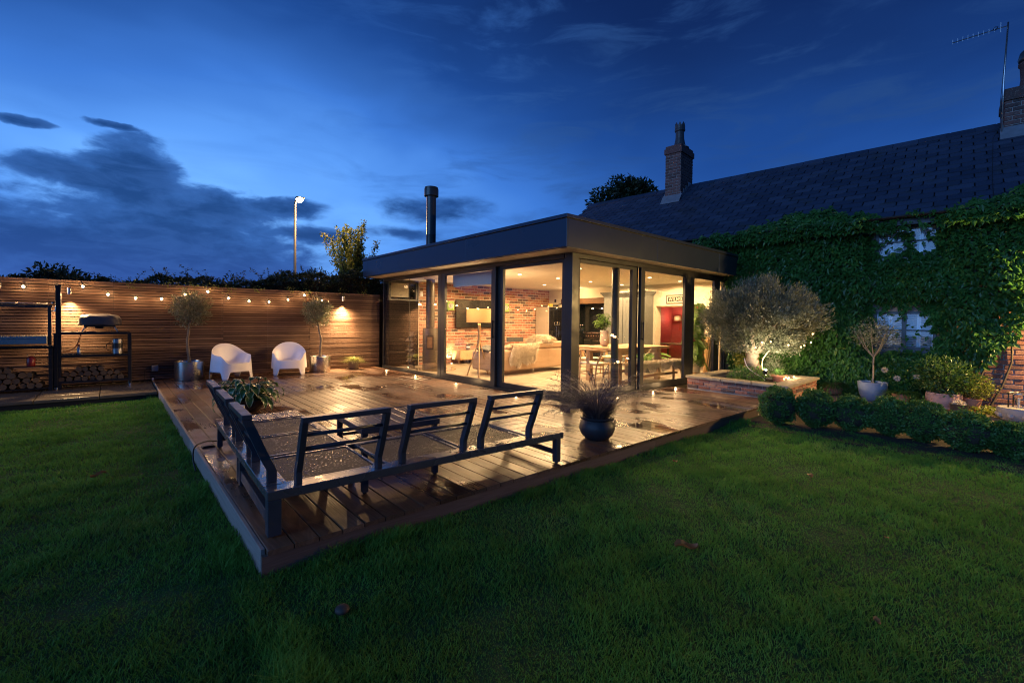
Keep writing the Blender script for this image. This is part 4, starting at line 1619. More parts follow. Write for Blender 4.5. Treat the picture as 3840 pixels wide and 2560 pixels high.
# standard olives in steel drums
def standard_olive(x, y, rad, lab, kink, zc, rc, plab):
    p = thing('steel_planter', plab, 'planter', (x, y, 0))
    MB().lathe([(rad * .98, 0), (rad, .01), (rad, .375), (rad - .008, .38), (rad - .012, .375), (rad - .012, .30)], (0, 0, 0), 48).build('drum', M_STEEL, p, smooth=True, sharp=40)
    MB().cyl((0, 0, .301), rad - .014, .03, 32).build('soil', M_SOIL, p)
    t = thing('standard_olive_tree', lab, 'tree', (x, y, .33))
    pts = [(0, 0, 0), (kink[0], 0, .22), (kink[1], .01, .45), (kink[2], 0, .62), (kink[3], 0, .80), (kink[4], 0, .92)]
    MB().tube(seg_curve(pts, 5), [.030 - .012 * i / 25 + .004 * math.sin(i * 1.3) for i in range(26)], 10).build('trunk', M_BARK, t, smooth=True)
    branches((x + kink[4], y, .33 + .85), (x + kink[4], y, zc), .013, 8, rc * .8, t, M_BARK, seed=int(x * 10))
    shrub_leaves('crown', (x + kink[4], y, zc), (rc, rc * .95, rc * 1.0), 2600, .060, L_OLIVE, t, hollow=.25, aspect=.30, bump_=.2)


standard_olive(.57, 8.67, .262, 'lollipop shaped olive tree standing at the patio end of the deck', (-.02, -.035, -.02, .0, .02), 1.45, .345,
               'tall brushed steel drum planter nearest the patio')
standard_olive(3.17, 8.62, .235, 'lollipop shaped olive tree with a kinked trunk beside the fence spotlight', (.01, .03, -.01, -.04, -.055), 1.44, .325,
               'brushed steel drum planter between a white chair and the small grass pot')

# sedge in a small cylinder
p = thing('small_sedge_pot', 'small round dark pot overflowing with golden grass in front of the fence spotlight', 'potted plant', (4.02, 8.66, 0))
MB().lathe([(.12, 0), (.128, .01), (.135, .22), (.125, .225), (.12, .2), (.05, .19)], (0, 0, 0), 28).build('pot', plain('wet_clay_dark', (.12, .085, .06), .45), p, smooth=True, sharp=40)
n_ = 620
a = rng.random(n_) * 2 * PI
tilt = rng.random(n_) ** .7 * 1.25
D = np.stack([np.cos(a) * np.sin(tilt), np.sin(a) * np.sin(tilt), np.cos(tilt)], 1)
P = np.stack([np.cos(a) * .06 * rng.random(n_), np.sin(a) * .06 * rng.random(n_), np.full(n_, .2)], 1)
blades('grass_tuft', P, D, rng.uniform(.18, .30, n_), .006, L_SEDGE, p, bend=.45, droop=.35, segs=4)

# fountain grass in a squat pot on the deck
p = thing('fountain_grass_pot', 'squat round charcoal pot of dark plumed fountain grass near the front deck edge', 'potted plant', (3.40, .37, 0))
MB().lathe([(.11, 0), (.125, .008), (.175, .06), (.197, .12), (.19, .17), (.165, .205), (.158, .215), (.186, .232), (.190, .245), (.182, .252), (.165, .25), (.150, .235), (.12, .20), (.02, .2)], (0, 0, 0), 48).build('pot', M_DARKPOT, p, smooth=True, sharp=50)
n_ = 1500
a = rng.random(n_) * 2 * PI
tilt = rng.random(n_) ** .75 * .75
D = np.stack([np.cos(a) * np.sin(tilt), np.sin(a) * np.sin(tilt), np.cos(tilt)], 1)
rr = .10 * np.sqrt(rng.random(n_))
P = np.stack([np.cos(a) * rr, np.sin(a) * rr, np.full(n_, .2)], 1)
blades('grass_tuft', P, D, rng.uniform(.30, .66, n_), .0045, L_PURPLE, p, bend=.38, droop=.15, segs=5)
# feathery plumes: arching stems with many fine bristles
PP, PD = [], []
stems = MB()
for q in range(66):
    a_ = rng.uniform(0, 2 * PI) if q < 40 else rng.uniform(2.0, 3.4)
    tl = rng.uniform(.1, .8)
    H = rng.uniform(.55, .78)
    d = np.array([math.cos(a_) * math.sin(tl), math.sin(a_) * math.sin(tl), math.cos(tl)])
    hor = np.array([math.cos(a_), math.sin(a_), 0])
    pts = [np.array([0, 0, .2]) + d * H * s_ + hor * .26 * s_ * s_ - np.array([0, 0, .14 + .18 * tl]) * s_ ** 2.6 for s_ in np.linspace(0, 1, 9)]
    stems.tube([tuple(z_) for z_ in pts], .0012, 3, cap=False)
    for s_ in np.linspace(.55, 1, 46):
        f_ = s_ * 8
        i_ = min(int(f_), 7)
        c_ = pts[i_] + (pts[i_ + 1] - pts[i_]) * (f_ - i_)
        tdir = norm((pts[i_ + 1] - pts[i_])[None])[0]
        for _ in range(2):
            PP.append(c_)
            PD.append(tdir * .9 + rng.normal(size=3) * .55)
stems.build('stem', L_PURPLE, p)
blades('plume', np.array(PP), np.array(PD), .050, .0042, L_PURPLE, p, bend=.2, segs=2)

# hosta in a wide bowl
p = thing('hosta_pot', 'wide low dark bowl of big pale edged hosta leaves behind the sofa backs', 'potted plant', (.78, 4.40, 0))
MB().lathe([(.14, 0), (.16, .01), (.25, .10), (.275, .16), (.285, .165), (.27, .17), (.24, .14), (.1, .13)], (0, 0, 0), 36).build('bowl', plain('brown_glaze', (.06, .045, .035), .3), p, smooth=True, sharp=45)


def hostamat():
    m, t, pp, out = base('hosta_leaf')
    at = t.new('ShaderNodeAttribute', {'attribute_name': 'v'}).outputs['Fac']
    n1 = t.noise(gpos(t), 9, 3)
    edge = t.m('FRACT', at)
    c = t.mix(t.mr(t.m('ADD', edge, t.m('MULTIPLY', t.m('SUBTRACT', n1, .5), .25)), .70, .84), t.mix(n1, (.028, .085, .022), (.06, .14, .04)), (.36, .42, .25))
    t.set(pp, 'Base_Color', c)
    t.set(pp, 'Roughness', .3)
    tr = t.new('ShaderNodeBsdfTranslucent', None, Color=c)
    mx = t.new('ShaderNodeMixShader', None, i0=.25, i1=pp.outputs[0], i2=tr.outputs[0])
    t.l.new(mx.outputs[0], out.inputs[0])
    return m


M_HOSTA = hostamat()


def bigleaf(mb_v, mb_f, vals, base_, yaw, stem_len, pitch, L, W, droop, cup=.25, stem=True):
    """arching leaf blade: rows x 5 grid, v value = distance to the edge"""
    d = np.array([math.cos(yaw), math.sin(yaw), 0])
    s = np.array([-math.sin(yaw), math.cos(yaw), 0])
    up = np.array([0, 0, 1.0])
    c = np.array(base_) + (d * math.cos(pitch) + up * math.sin(pitch)) * stem_len
    rows = 7
    b0 = len(mb_v)
    ang = pitch * .6
    for i in range(rows + 1):
        t = i / rows
        wv = W * math.sin(PI * min(1, (t * .92 + .06)) ** .8) ** .9 * .5 if t < .999 else .002
        nrm = -d * math.sin(ang) + up * math.cos(ang)
        for j in range(5):
            q = (j - 2) / 2
            mb_v.append(tuple(c + s * q * wv + nrm * (abs(q) ** 1.5) * wv * cup + nrm * .006 * math.sin(i * 2.1 + j * 1.7)))
            vals.append(min(.99, max(abs(q) * .98, .0 if t < .85 else (t - .6) * 1.9)))
        ang -= droop / rows
        c = c + (d * math.cos(ang) + up * math.sin(ang)) * L / rows
    for i in range(rows):
        for j in range(4):
            k_ = b0 + i * 5 + j
            mb_f.append((k_, k_ + 1, k_ + 6, k_ + 5))


Vv, Ff, vals = [], [], []
stem = MB()
for q in range(84):
    yaw = rng.uniform(0, 2 * PI)
    ring_ = rng.random()
    pitch = 1.25 - 1.15 * ring_
    sl_ = rng.uniform(.16, .32)
    b_ = (rng.normal() * .05, rng.normal() * .05, .14)
    bigleaf(Vv, Ff, vals, b_, yaw, sl_, pitch, rng.uniform(.15, .23), rng.uniform(.075, .115), rng.uniform(1.2, 2.4))
    e = np.array(b_) + np.array([math.cos(yaw) * math.cos(pitch), math.sin(yaw) * math.cos(pitch), math.sin(pitch)]) * sl_
    stem.tube([b_, tuple(e)], .005, 5, cap=False)
npmesh('leaf', Vv, Ff, M_HOSTA, p, vals, smooth=True)
stem.build('stem', L_HOSTA, p)


# ---- box balls in a row beside the lawn
bx = [(6.50, -.42, .262, .50), (6.72, -.83, .25, .49), (6.92, -1.20, .255, .43), (6.95, -1.58, .23, .47), (6.90, -1.93, .255, .47), (6.75, -2.32, .27, .42), (6.82, -2.66, .27, .35), (6.9, -3.05, .25, .4)]
labs = ['clipped box ball against the corner of the deck', 'second clipped box ball counting from the deck, in front of the round terracotta pot', 'third clipped box ball counting from the deck, in front of the blue grey pot',
        'fourth clipped box ball counting from the deck, in front of the agapanthus', 'fifth clipped box ball counting from the deck, in front of the small blue cup',
        'sixth clipped box ball counting from the deck, in front of the black planter', 'box ball at the picture edge, in front of the stone basin', 'last box ball of the row, just beyond the picture edge']
for (x, y, r, h), lab in zip(bx, labs):
    t = thing('box_ball', lab, 'shrub', (x, y, -.15), group='clipped box balls edging the lawn')
    rx_b, ry_b = r * rnd.uniform(.84, .95), r * rnd.uniform(.80, .90)
    shrub_leaves('stray_shoots', (x, y, -.15 + h * .56), (rx_b * 1.06, ry_b * 1.06, h * .55), 260, .034, L_BOX, t, hollow=.93, aspect=.5, bump_=.16, kind='stuff')
    shrub_leaves('foliage', (x, y, -.15 + h * .56), (rx_b, ry_b, h * .50), 6000, .030, L_BOX, t, hollow=.84, aspect=.62, bump_=.11)
    MB().sphere((0, 0, h * .54), r * .86, 16, 10, sz=h * .42 / (r * .86)).build('inner_twigs', M_SOIL, t, smooth=True)
    tb = MB()
    for q in range(5):
        a_ = q * 1.26
        tb.tube([(0, 0, 0), (math.cos(a_) * r * .5, math.sin(a_) * r * .5, h * .4)], [.014, .006], 5)
    tb.build('stem', M_BARKD, t)


# ---- raised brick planter
pl = thing('brick_planter', 'raised brick planter with thick stone coping in front of the glass corner', 'planter', (7.96, -.02, -.144))
PZ = .20
A_, B_, C_, D_ = (8.02, 1.75), (7.90, -.08), (9.86, .0), (9.75, 1.75)


def pl_local(x, y, z):
    return (x - 7.96, y + .02, z + .144)


b = MB()
core = [(8.035, 1.74), (7.918, -.062), (9.845, .015), (9.74, 1.74)]
inner = [(8.24, 1.54), (8.13, .15), (9.64, .21), (9.55, 1.54)]
for i_ in range(4):
    j_ = (i_ + 1) % 4
    b.prism([(core[i_][0] - 7.96, core[i_][1] + .02), (core[j_][0] - 7.96, core[j_][1] + .02), (inner[j_][0] - 7.96, inner[j_][1] + .02), (inner[i_][0] - 7.96, inner[i_][1] + .02)], 0, PZ + .144 - .001)
b.build('mortar_core', M_MORTAR, pl)


def face(p, q, z0, near):
    p, q = Vector((p[0], p[1], 0)), Vector((q[0], q[1], 0))
    L = (q - p).length
    rz = math.atan2(q.y - p.y, q.x - p.x)
    d = (q - p) / L
    bricks(pl, M_BRICK, None, L, z0, PZ + .144, lambda u, v: ((p.x + d.x * u - 7.96, p.y + d.y * u + .02, v), rz), near=near, maxobj=90, course=.0675, joint=.010, depth=.03, jit=.004)


face(A_, B_, .144, 1.8)
face(B_, C_, .005, .0)
face(C_, D_, .005, .0)


def coping(poly, lab=None):
    mb = MB()
    c_ = [(x - 7.96 + rnd.uniform(-.006, .006), y + .02 + rnd.uniform(-.006, .006)) for x, y in poly]
    # rough edge: subdivide outline
    pts = []
    for i_ in range(len(c_)):
        p0, p1 = Vector(c_[i_]), Vector(c_[(i_ + 1) % len(c_)])
        n2 = max(2, int((p1 - p0).length / .07))
        for k_ in range(n2):
            v_ = p0.lerp(p1, k_ / n2)
            pts.append((v_.x + rnd.uniform(-.006, .006) * (k_ > 0), v_.y + rnd.uniform(-.006, .006) * (k_ > 0)))
    mb.prism(pts, PZ + .145, PZ + .144 + .048)
    mb.build('coping_stone', M_STONE, pl, bevel=.008, seg=2, label=lab)


lw = lambda a, b, t: (a[0] + (b[0] - a[0]) * t, a[1] + (b[1] - a[1]) * t)
oA, oB, oC, oD = (7.98, 1.77), (7.86, -.12), (9.90, -.04), (9.80, 1.80)
iA, iB, iC, iD = (8.28, 1.50), (8.17, .19), (9.60, .25), (9.52, 1.52)
for (t0, t1) in ((0, .38), (.385, .68), (.685, 1)):
    coping([lw(oA, oB, t0), lw(oA, oB, t1), lw(iA, iB, t1), lw(iA, iB, t0)])
for (t0, t1) in ((.006, .36), (.365, .7), (.705, 1)):
    coping([lw(oB, oC, t0), lw(oB, oC, t1), lw(iB, iC, t1), lw(iB, iC, t0)])
for (t0, t1) in ((.006, .5), (.505, .994)):
    coping([lw(oD, oA, t0), lw(oD, oA, t1), lw(iD, iA, t1), lw(iD, iA, t0)])
coping([lw(oC, oD, .006), lw(oC, oD, .994), lw(iC, iD, .994), lw(iC, iD, .006)])
MB().prism([(x - 7.96, y + .02) for x, y in inner], .1, PZ + .144 - .05).build('soil', M_SOIL, pl)

# olive tree in the planter
ot = thing('olive_tree', 'broad round headed old olive tree growing in the brick planter', 'tree', (9.32, 1.02, .14))
tr_ = MB()
tr_.tube(seg_curve([(0, 0, 0), (.02, -.02, .2), (-.03, .0, .42), (.02, -.03, .66)], 6), [.17 - .004 * i + .018 * math.sin(i * 1.9) for i in range(19)], 14)
for q in range(9):
    a_ = q * .7
    tr_.tube(seg_curve([(0, 0, .5), (math.cos(a_) * .22, math.sin(a_) * .22, .72), (math.cos(a_) * .55, math.sin(a_) * .5, .98 + .1 * (q % 3)), (math.cos(a_) * .8, math.sin(a_) * .7, 1.25)], 4), [.07 - .005 * i for i in range(13)], 7)
for q in range(7):
    a_ = q * .9
    tr_.tube([(math.cos(a_) * .05, math.sin(a_) * .05, .3), (math.cos(a_) * .2, math.sin(a_) * .2, .04)], [.07, .05], 8)
tr_.build('trunk', plain('olive_bark_old', (.20, .155, .115), .9, 0, .5, 26, 1.0), ot, smooth=True)
# crown: leafy shoots gathered in clumps, uneven outline
nc = 230
cdir = rand_dirs(nc)
cr = rng.uniform(.62, 1.02, nc)
cc = np.array([9.36, .92, 1.42]) + cdir * cr[:, None] * np.array([1.0, 1.05, .72])
cc[:, 2] = np.maximum(cc[:, 2], .80 + .1 * rng.random(nc))
per = 230
Pc = np.repeat(cc, per, 0) + rng.normal(size=(nc * per, 3)) * np.array([.085, .085, .075])
Dd = norm(np.repeat(cdir * .8 + np.array([0, 0, .7]), per, 0) + rand_dirs(nc * per) * .6)
inner_n = 4500
di = rand_dirs(inner_n)
Pc = np.concatenate([Pc, np.array([9.36, .92, 1.42]) + di * (rng.random(inner_n) ** .5 * .8)[:, None] * np.array([1.0, 1.05, .66])])
Dd = np.concatenate([Dd, norm(di + np.array([0, 0, .6]))])
n_ = len(Pc)
leaves('crown', Pc, Dd, rand_dirs(n_), rng.uniform(.050, .085, n_), rng.uniform(.014, .022, n_), L_OLIVE, ot, off=(9.32, 1.02, .14))
tw = MB()
for q in range(90):
    v_ = rand_dirs(1)[0]
    v_[2] = abs(v_[2])
    s0 = np.array([9.36, .92, 1.05]) + v_ * .3
    s1 = np.array([9.36, .92, 1.36]) + v_ * np.array([.98, 1.0, .72])
    tw.tube([tuple(s0), tuple((s0 + s1) / 2 + rng.normal(size=3) * .05), tuple(s1)], [.012, .008, .003], 4)
tw.build('twig', M_BARK, ot, w=True)
# undergrowth in the planter
t = thing('planter_shrub', 'low bushy green shrub at the foot of the olive trunk', 'shrub', (8.98, .95, .14))
shrub_leaves('foliage', (8.98, .95, .26), (.42, .38, .17), 1700, .04, L_BOX, t, hollow=.3, aspect=.5)
t = thing('bay_seedling', 'bright yellow green leafy shoots beside the olive trunk', 'plant', (9.55, 1.25, .14))
shrub_leaves('foliage', (9.6, 1.25, .55), (.28, .28, .32), 600, .06, L_TREE, t, hollow=.2, aspect=.6)
branches((9.55, 1.25, .14), (9.6, 1.25, .5), .01, 6, .2, t, M_BARK)
t = thing('rosemary_bush', 'fine leaved upright bush behind the planter spotlight', 'shrub', (9.62, .75, .14))
shrub_leaves('foliage', (9.62, .72, .40), (.20, .2, .26), 1200, .03, L_OLIVE, t, hollow=.2, aspect=.2, lean=(0, 0, 1.2))
# spotlight
t = thing('garden_spotlight', 'small lit garden spotlight on a spike in the brick planter', 'spotlight', (8.88, .60, .17))
MB().tube([(0, 0, 0), (0, 0, .13)], .008, 8).build('spike', M_BLACK, t)
sh = MB().lathe([(.02, -.03), (.04, -.02), (.045, .05), (.040, .055), (.036, .03)], (0, 0, .17), 20).build('lamp_housing', M_BLACK, t, smooth=True, sharp=40)
MB().sphere((-.0, 0, .215), .026, 14, 8).build('lamp', emis('spot_bulb', (1.0, .86, .6), 60), t, smooth=True)
slight('garden_spot_light', (8.88, .60, .44), (9.75, .30, 1.6), 85, 168, .6, (1, .80, .50), .03, t)
plight('rope_lamp', (9.98, .80, .84), 9, WARM, .05, t)
# LED rope light and its cable
cable_pts = seg_curve([(8.95, .62, .30), (9.05, .72, .42), (9.27, .80, .55), (9.42, .80, .65), (9.62, .82, .71), (9.85, .84, .76)], 6)
rope = MB().tube(cable_pts, .008, 8).build('rope_light', M_STEEL, smooth=True, label='curved string of tiny lights arching up from the planter spotlight', cat='fairy lights')
for q in range(0, len(cable_pts), 1):
    MB().sphere(tuple(cable_pts[q]), .0095, 8, 5).build('led', M_GLOWF, rope)
MB().tube(seg_curve([(8.62, .9, .62), (8.68, .86, .45), (8.82, .78, .33), (8.98, .70, .24), (8.9, .62, .20)], 6), .006, 6).build('white_cable', M_WHITE, smooth=True, label='thin white cable running down the olive trunk to the spotlight', cat='cable')
# fairy lights on the coping and in the low branches
fb = thing('fairy_lights', 'warm fairy lights strung along the far coping and low olive branches', 'fairy lights', (9.1, .3, .25))
fpts = [(9.14, .33, .262), (9.37, .26, .262), (9.12, .27, .262), (8.84, .26, .262), (9.01, .25, .262), (8.25, .3, .97), (8.9, .22, .90), (9.46, .12, .88), (9.85, .12, .93), (9.88, .1, 1.1), (8.41, .5, .95), (8.1, .5, .86), (9.2, .1, .86)]
for q in fpts:
    MB().sphere((q[0] - 9.1, q[1] - .3, q[2] - .25), .012, 8, 6).build('bulb', M_GLOWF, fb)
for q in (1, 4, 6, 8, 10):
    plight('fairy_lamp', (fpts[q][0], fpts[q][1] - .02, fpts[q][2] + .02), 3.0, WARM, .03, fb)
MB().tube([(p_[0] - 9.1, p_[1] - .3, p_[2] - .25) for p_ in fpts[5:10]], .002, 4).build('wire', M_RUB, fb)
# terracotta pan
t = thing('terracotta_pan', 'shallow terracotta pan with a small plant behind the stone coping', 'plant pot', (9.35, .52, .15))
MB().lathe([(.10, 0), (.13, .10), (.145, .10), (.145, .13), (.13, .13), (.115, .10), (.02, .09)], (0, 0, .0), 28).build('pan', M_TERRA, t, smooth=True, sharp=40)
shrub_leaves('foliage', (9.35, .52, .32), (.12, .12, .08), 300, .03, L_BOX, t, hollow=.2)

# ---- pots along the cottage wall
GZ = -.148


def lathe_pot(name, lab, x, y, prof, mat, cat='plant pot', sx=1):
    t = thing(name, lab, cat, (x, y, GZ))
    MB().lathe(prof, (0, 0, 0), 40).build('pot', mat, t, smooth=True, sharp=45)
    return t


t = lathe_pot('round_terracotta_pot', 'round bellied terracotta pot with trailing plant beside the brick planter', 10.55, -.10, [(.09, 0), (.15, .04), (.178, .12), (.165, .2), (.14, .235), (.15, .25), (.13, .25), (.12, .2), (.02, .2)], M_TERRA)
n_ = 500
a = rng.random(n_) * 2 * PI
D = np.stack([np.cos(a), np.sin(a), rng.uniform(.2, 1.6, n_)], 1)
P = np.stack([np.cos(a) * .07, np.sin(a) * .07, np.full(n_, .22)], 1)
blades('trailing_plant', P, D, rng.uniform(.12, .32, n_), .012, L_HOSTA, t, bend=.7, droop=.9, segs=5)

t = lathe_pot('blue_grey_pot', 'large blue grey glazed pot, second from the brick planter, holding a small olive', 10.28, -.80,
              [(.12, 0), (.15, .012), (.20, .12), (.225, .25), (.232, .345), (.235, .36), (.222, .36), (.212, .33), (.02, .32)], M_BLUEPOT)
t2 = thing('young_olive_tree', 'young open branched olive tree in the blue grey pot before the shuttered window', 'tree', (10.28, -.80, .19))
MB().tube(seg_curve([(0, 0, 0), (.03, 0, .12), (.025, 0, .3), (.03, 0, .5)], 4), [.018, .017, .016, .015, .015, .014, .014, .013, .013, .012, .012, .012, .012], 8).build('trunk', M_BARK, t2, smooth=True)
branches((10.31, -.80, .68), (10.31, -.80, 1.12), .011, 9, .33, t2, M_BARK, seed=4)
shrub_leaves('crown', (10.31, -.80, 1.10), (.37, .36, .30), 1500, .05, L_OLIVE, t2, hollow=.15, aspect=.24, bump_=.2)

t = lathe_pot('agapanthus_pot', 'terracotta pot of strappy agapanthus with pale seed heads', 10.18, -1.24, [(.09, 0), (.13, .17), (.137, .17), (.137, .20), (.12, .20), (.11, .16), (.02, .15)], M_TERRA)
n_ = 170
a = rng.random(n_) * 2 * PI
D = np.stack([np.cos(a), np.sin(a), rng.uniform(.5, 2.2, n_)], 1)
P = np.stack([np.cos(a) * .04, np.sin(a) * .04, np.full(n_, .18)], 1)
blades('strap_leaf', P, D, rng.uniform(.22, .36, n_), .02, L_PALM, t, bend=.8, droop=.6, segs=5)
for (dx_, dy_, hh) in [(-.16, .22, .62), (-.1, .05, .48), (.05, -.2, .52)]:
    MB().tube([(0, 0, .18), (dx_ * .6, dy_ * .6, hh * .6), (dx_, dy_, hh)], .004, 5).build('flower_stem', L_PALM, t)
    dd = rand_dirs(160)
    leaves('seed_head', np.array([dx_, dy_, hh]) + dd * .01, dd, rand_dirs(160), .05, .008, L_PURPLE if False else L_FUR, t)

t = thing('blue_metal_lantern', 'small shiny blue metal cup in a wire holder between the agapanthus and ribbed pots', 'lantern', (10.2, -1.50, GZ))
MB().lathe([(.035, .01), (.048, .11), (.045, .11), (.03, .012)], (0, 0, 0), 20).build('cup', plain('blue_metal', (.05, .16, .45), .2, .8), t, smooth=True)
for sx_ in (-1, 1):
    MB().tube([(sx_ * .06, 0, 0), (sx_ * .075, 0, .10), (sx_ * .05, 0, .11)], .004, 6).build('handle', M_CHROME, t)

prof = [(.16, 0), (.20, .03)]
for q in range(13):
    z_ = .05 + q * .0175
    r__ = .235 * math.sin(.95 + q * .075) / math.sin(1.45)
    prof += [(r__, z_), (r__ + .005, z_ + .008)]
prof += [(.228, .285), (.215, .285), (.2, .25), (.02, .24)]
t = lathe_pot('ribbed_pot', 'large ribbed pinkish clay pot planted with a bushy evergreen', 10.22, -1.80, prof, M_TERRA2)
t2 = thing('skimmia_bush', 'bushy glossy evergreen in the ribbed clay pot', 'shrub', (10.22, -1.80, .1))
shrub_leaves('foliage', (10.25, -1.80, .40), (.36, .40, .34), 1900, .075, L_HOSTA, t2, hollow=.25, aspect=.36, bump_=.2)
branches((10.22, -1.80, .1), (10.25, -1.8, .4), .012, 7, .3, t2, M_BARKD)
t2 = thing('dark_bush', 'broad dark leafy bush filling the space under the shuttered window', 'shrub', (10.75, -1.25, GZ))
shrub_leaves('foliage', (10.72, -1.25, .28), (.20, .75, .44), 3600, .07, L_IVY, t2, hollow=.3, aspect=.45, bump_=.2)
t2 = thing('wall_foot_bush', 'dark leafy growth at the wall foot behind the round terracotta pot', 'shrub', (10.8, .2, GZ))
shrub_leaves('foliage', (10.82, .35, .20), (.16, .85, .34), 3400, .08, L_IVY, t2, hollow=.3, aspect=.45, bump_=.2)

t = lathe_pot('black_planter', 'small black plastic planter with a grey succulent in front of the ribbed pot', 9.92, -2.02, [(.10, 0), (.117, .14), (.123, .15), (.112, .15), (.1, .12), (.02, .12)], M_DARK)
dd = rand_dirs(120)
dd[:, 2] = np.abs(dd[:, 2])
leaves('succulent', np.array([0, 0, .13]) + dd * .03, dd, rand_dirs(120), .07, .03, L_FUR, t)
t = lathe_pot('tapered_terracotta_pot', 'tapered terracotta pot with a yellow green variegated shrub by the brick wall', 10.42, -2.14, [(.08, 0), (.12, .19), (.128, .19), (.128, .21), (.11, .21), (.1, .18), (.02, .17)], M_TERRA)
t2 = thing('variegated_shrub', 'yellow green small leaved shrub lit from the side next to the brick wall', 'shrub', (10.42, -2.14, .05))
shrub_leaves('foliage', (10.40, -2.18, .26), (.22, .24, .20), 1500, .035, L_TREE, t2, hollow=.25, aspect=.6, bump_=.2)
branches((10.42, -2.14, .05), (10.4, -2.16, .25), .006, 6, .15, t2, M_BARK)
t2 = thing('creeping_plant', 'lime green leaves spreading on the paving beside the stone basin', 'plant', (10.15, -2.36, GZ))
n_ = 420
P = np.stack([10.2 + rng.normal(size=n_) * .16, -2.36 + rng.normal(size=n_) * .13, GZ + .01 + rng.random(n_) * .10], 1)
leaves('foliage', P, rand_dirs(n_) * np.array([1, 1, .4]), np.tile([0, 0, 1.0], (n_, 1)) + rand_dirs(n_) * .4, .055, .032, L_TREE, t2, off=(10.15, -2.36, GZ))

# stone basin with bosses and black stand
t = thing('stone_basin', 'rounded pale stone basin with bulging bosses at the foot of the brick wall', 'planter', (9.82, -2.68, GZ))
MB().lathe([(.17, 0), (.20, .02), (.235, .12), (.24, .18), (.225, .20), (.20, .20), (.19, .17), (.02, .16)], (0, 0, 0), 32).build('bowl', plain('pale_stone', (.34, .31, .28), .6, 0, .3, 8, .4), t, smooth=True, sharp=50)
for q in range(9):
    a_ = q * 2 * PI / 9
    MB().sphere((math.cos(a_) * .215, math.sin(a_) * .215, .085), .045, 12, 8).build('boss', plain('pale_stone_boss', (.36, .32, .29), .5, 0, .3, 8, .3) if q == 0 else MATS['pale_stone_boss'], t, smooth=True)
t = thing('iron_stand', 'black iron hoop stand rising from the stone basin', 'stand', (9.82, -2.68, GZ + .2))
ho = [(math.cos(a_) * .125, math.sin(a_) * .125, .22) for a_ in np.linspace(0, 2 * PI, 25)]
MB().tube(ho, .010, 8).build('hoop', M_STEEL, t, smooth=True)
for a_ in (.5, 2.1, 3.7, 5.2):
    MB().tube([(math.cos(a_) * .125, math.sin(a_) * .125, 0), (math.cos(a_) * .125, math.sin(a_) * .125, .22)], .009, 8).build('leg', M_BLACK, t, smooth=True)
MB().tube([(0, 0, 0), (.01, 0, .15)], .014, 8).build('candle', M_CREAM, t)
ho = [(math.cos(a_) * .11, .02 + math.sin(a_) * .02, .05 + .10 * math.sin(a_)) for a_ in np.linspace(0, PI, 15)]
MB().tube(ho, .008, 6).build('cog_rim', M_DARK, t)


# ================================================================== WHITE CHAIRS
def tub_chair():
    n = 120
    V, F = [], []

    def outline(th, a, b, e=.80):
        c, s_ = math.cos(th), math.sin(th)
        return a * math.copysign(abs(c) ** e, c), b * math.copysign(abs(s_) ** e, s_)
    # th = -90deg is the front
    def sm(x, a, b):
        t = min(1, max(0, (x - a) / (b - a)))
        return t * t * (3 - 2 * t)
    rings = []
    # angle measured from front: 0 front ... pi back
    def top(th):
        f = abs(((th + PI / 2 + PI) % (2 * PI)) - PI)   # 0 at front, pi at back
        return .335 + .16 * sm(f, .50, 1.15) + .235 * sm(f, 1.25, 3.14)

    def bottom(th):
        # legs near the four corners
        cor = min(abs(((th - c + PI) % (2 * PI)) - PI) for c in (-PI / 4 * 1.05, -PI * .75 * .985, PI / 4, PI * .75))
        return .155 * sm(cor, .13, .30)
    rows = 9
    for r in range(rows + 1):
        for k in range(n):
            th = 2 * PI * k / n
            zb, zt = bottom(th), top(th)
            t = r / rows
            z = zb + (zt - zb) * t
            sp = 1 - .14 * (z / .72)
            x, y = outline(th, .385 * sp, .355 * sp)
            if y > 0:
                y *= 1 - .12 * max(0, z - .3) / .4
            V.append((x, y, z))
    # rolled rim then inner wall
    inner_rows = 8
    for r in range(1, inner_rows + 1):
        t = r / inner_rows
        for k in range(n):
            th = 2 * PI * k / n
            zt = top(th)
            seat = .325 - .03 * t
            f = abs(((th + PI / 2 + PI) % (2 * PI)) - PI)
            z = zt + .008 - (zt - .30) * min(1, t * 1.0) ** .9 if t > .12 else zt + .008
            z = max(z, .30)
            sp = 1 - .14 * (zt / .72)
            ins = .030 + .055 * t ** 1.2 + .05 * t
            x, y = outline(th, .385 * sp - ins, .355 * sp - ins - (.02 if f < .6 else 0))
            if y > 0:
                y *= 1 - .12 * max(0, z - .3) / .4
            V.append((x, y, z))
    tot = rows + inner_rows
    for r in range(tot):
        for k in range(n):
            k2 = (k + 1) % n
            F.append((r * n + k, r * n + k2, (r + 1) * n + k2, (r + 1) * n + k))
    # seat: shrink to the centre
    b0 = tot * n
    for q, s_ in enumerate((.75, .45, .15)):
        for k in range(n):
            p = V[b0 + k]
            V.append((p[0] * s_, p[1] * s_ + .01 * (1 - s_), .30 - .012 * (q + 1)))
    for q in range(3):
        for k in range(n):
            k2 = (k + 1) % n
            F.append((b0 + q * n + k, b0 + q * n + k2, b0 + (q + 1) * n + k2, b0 + (q + 1) * n + k))
    F.append(tuple(b0 + 3 * n + k for k in range(n)))
    mb = MB()
    mb.add(V, F)
    return mb


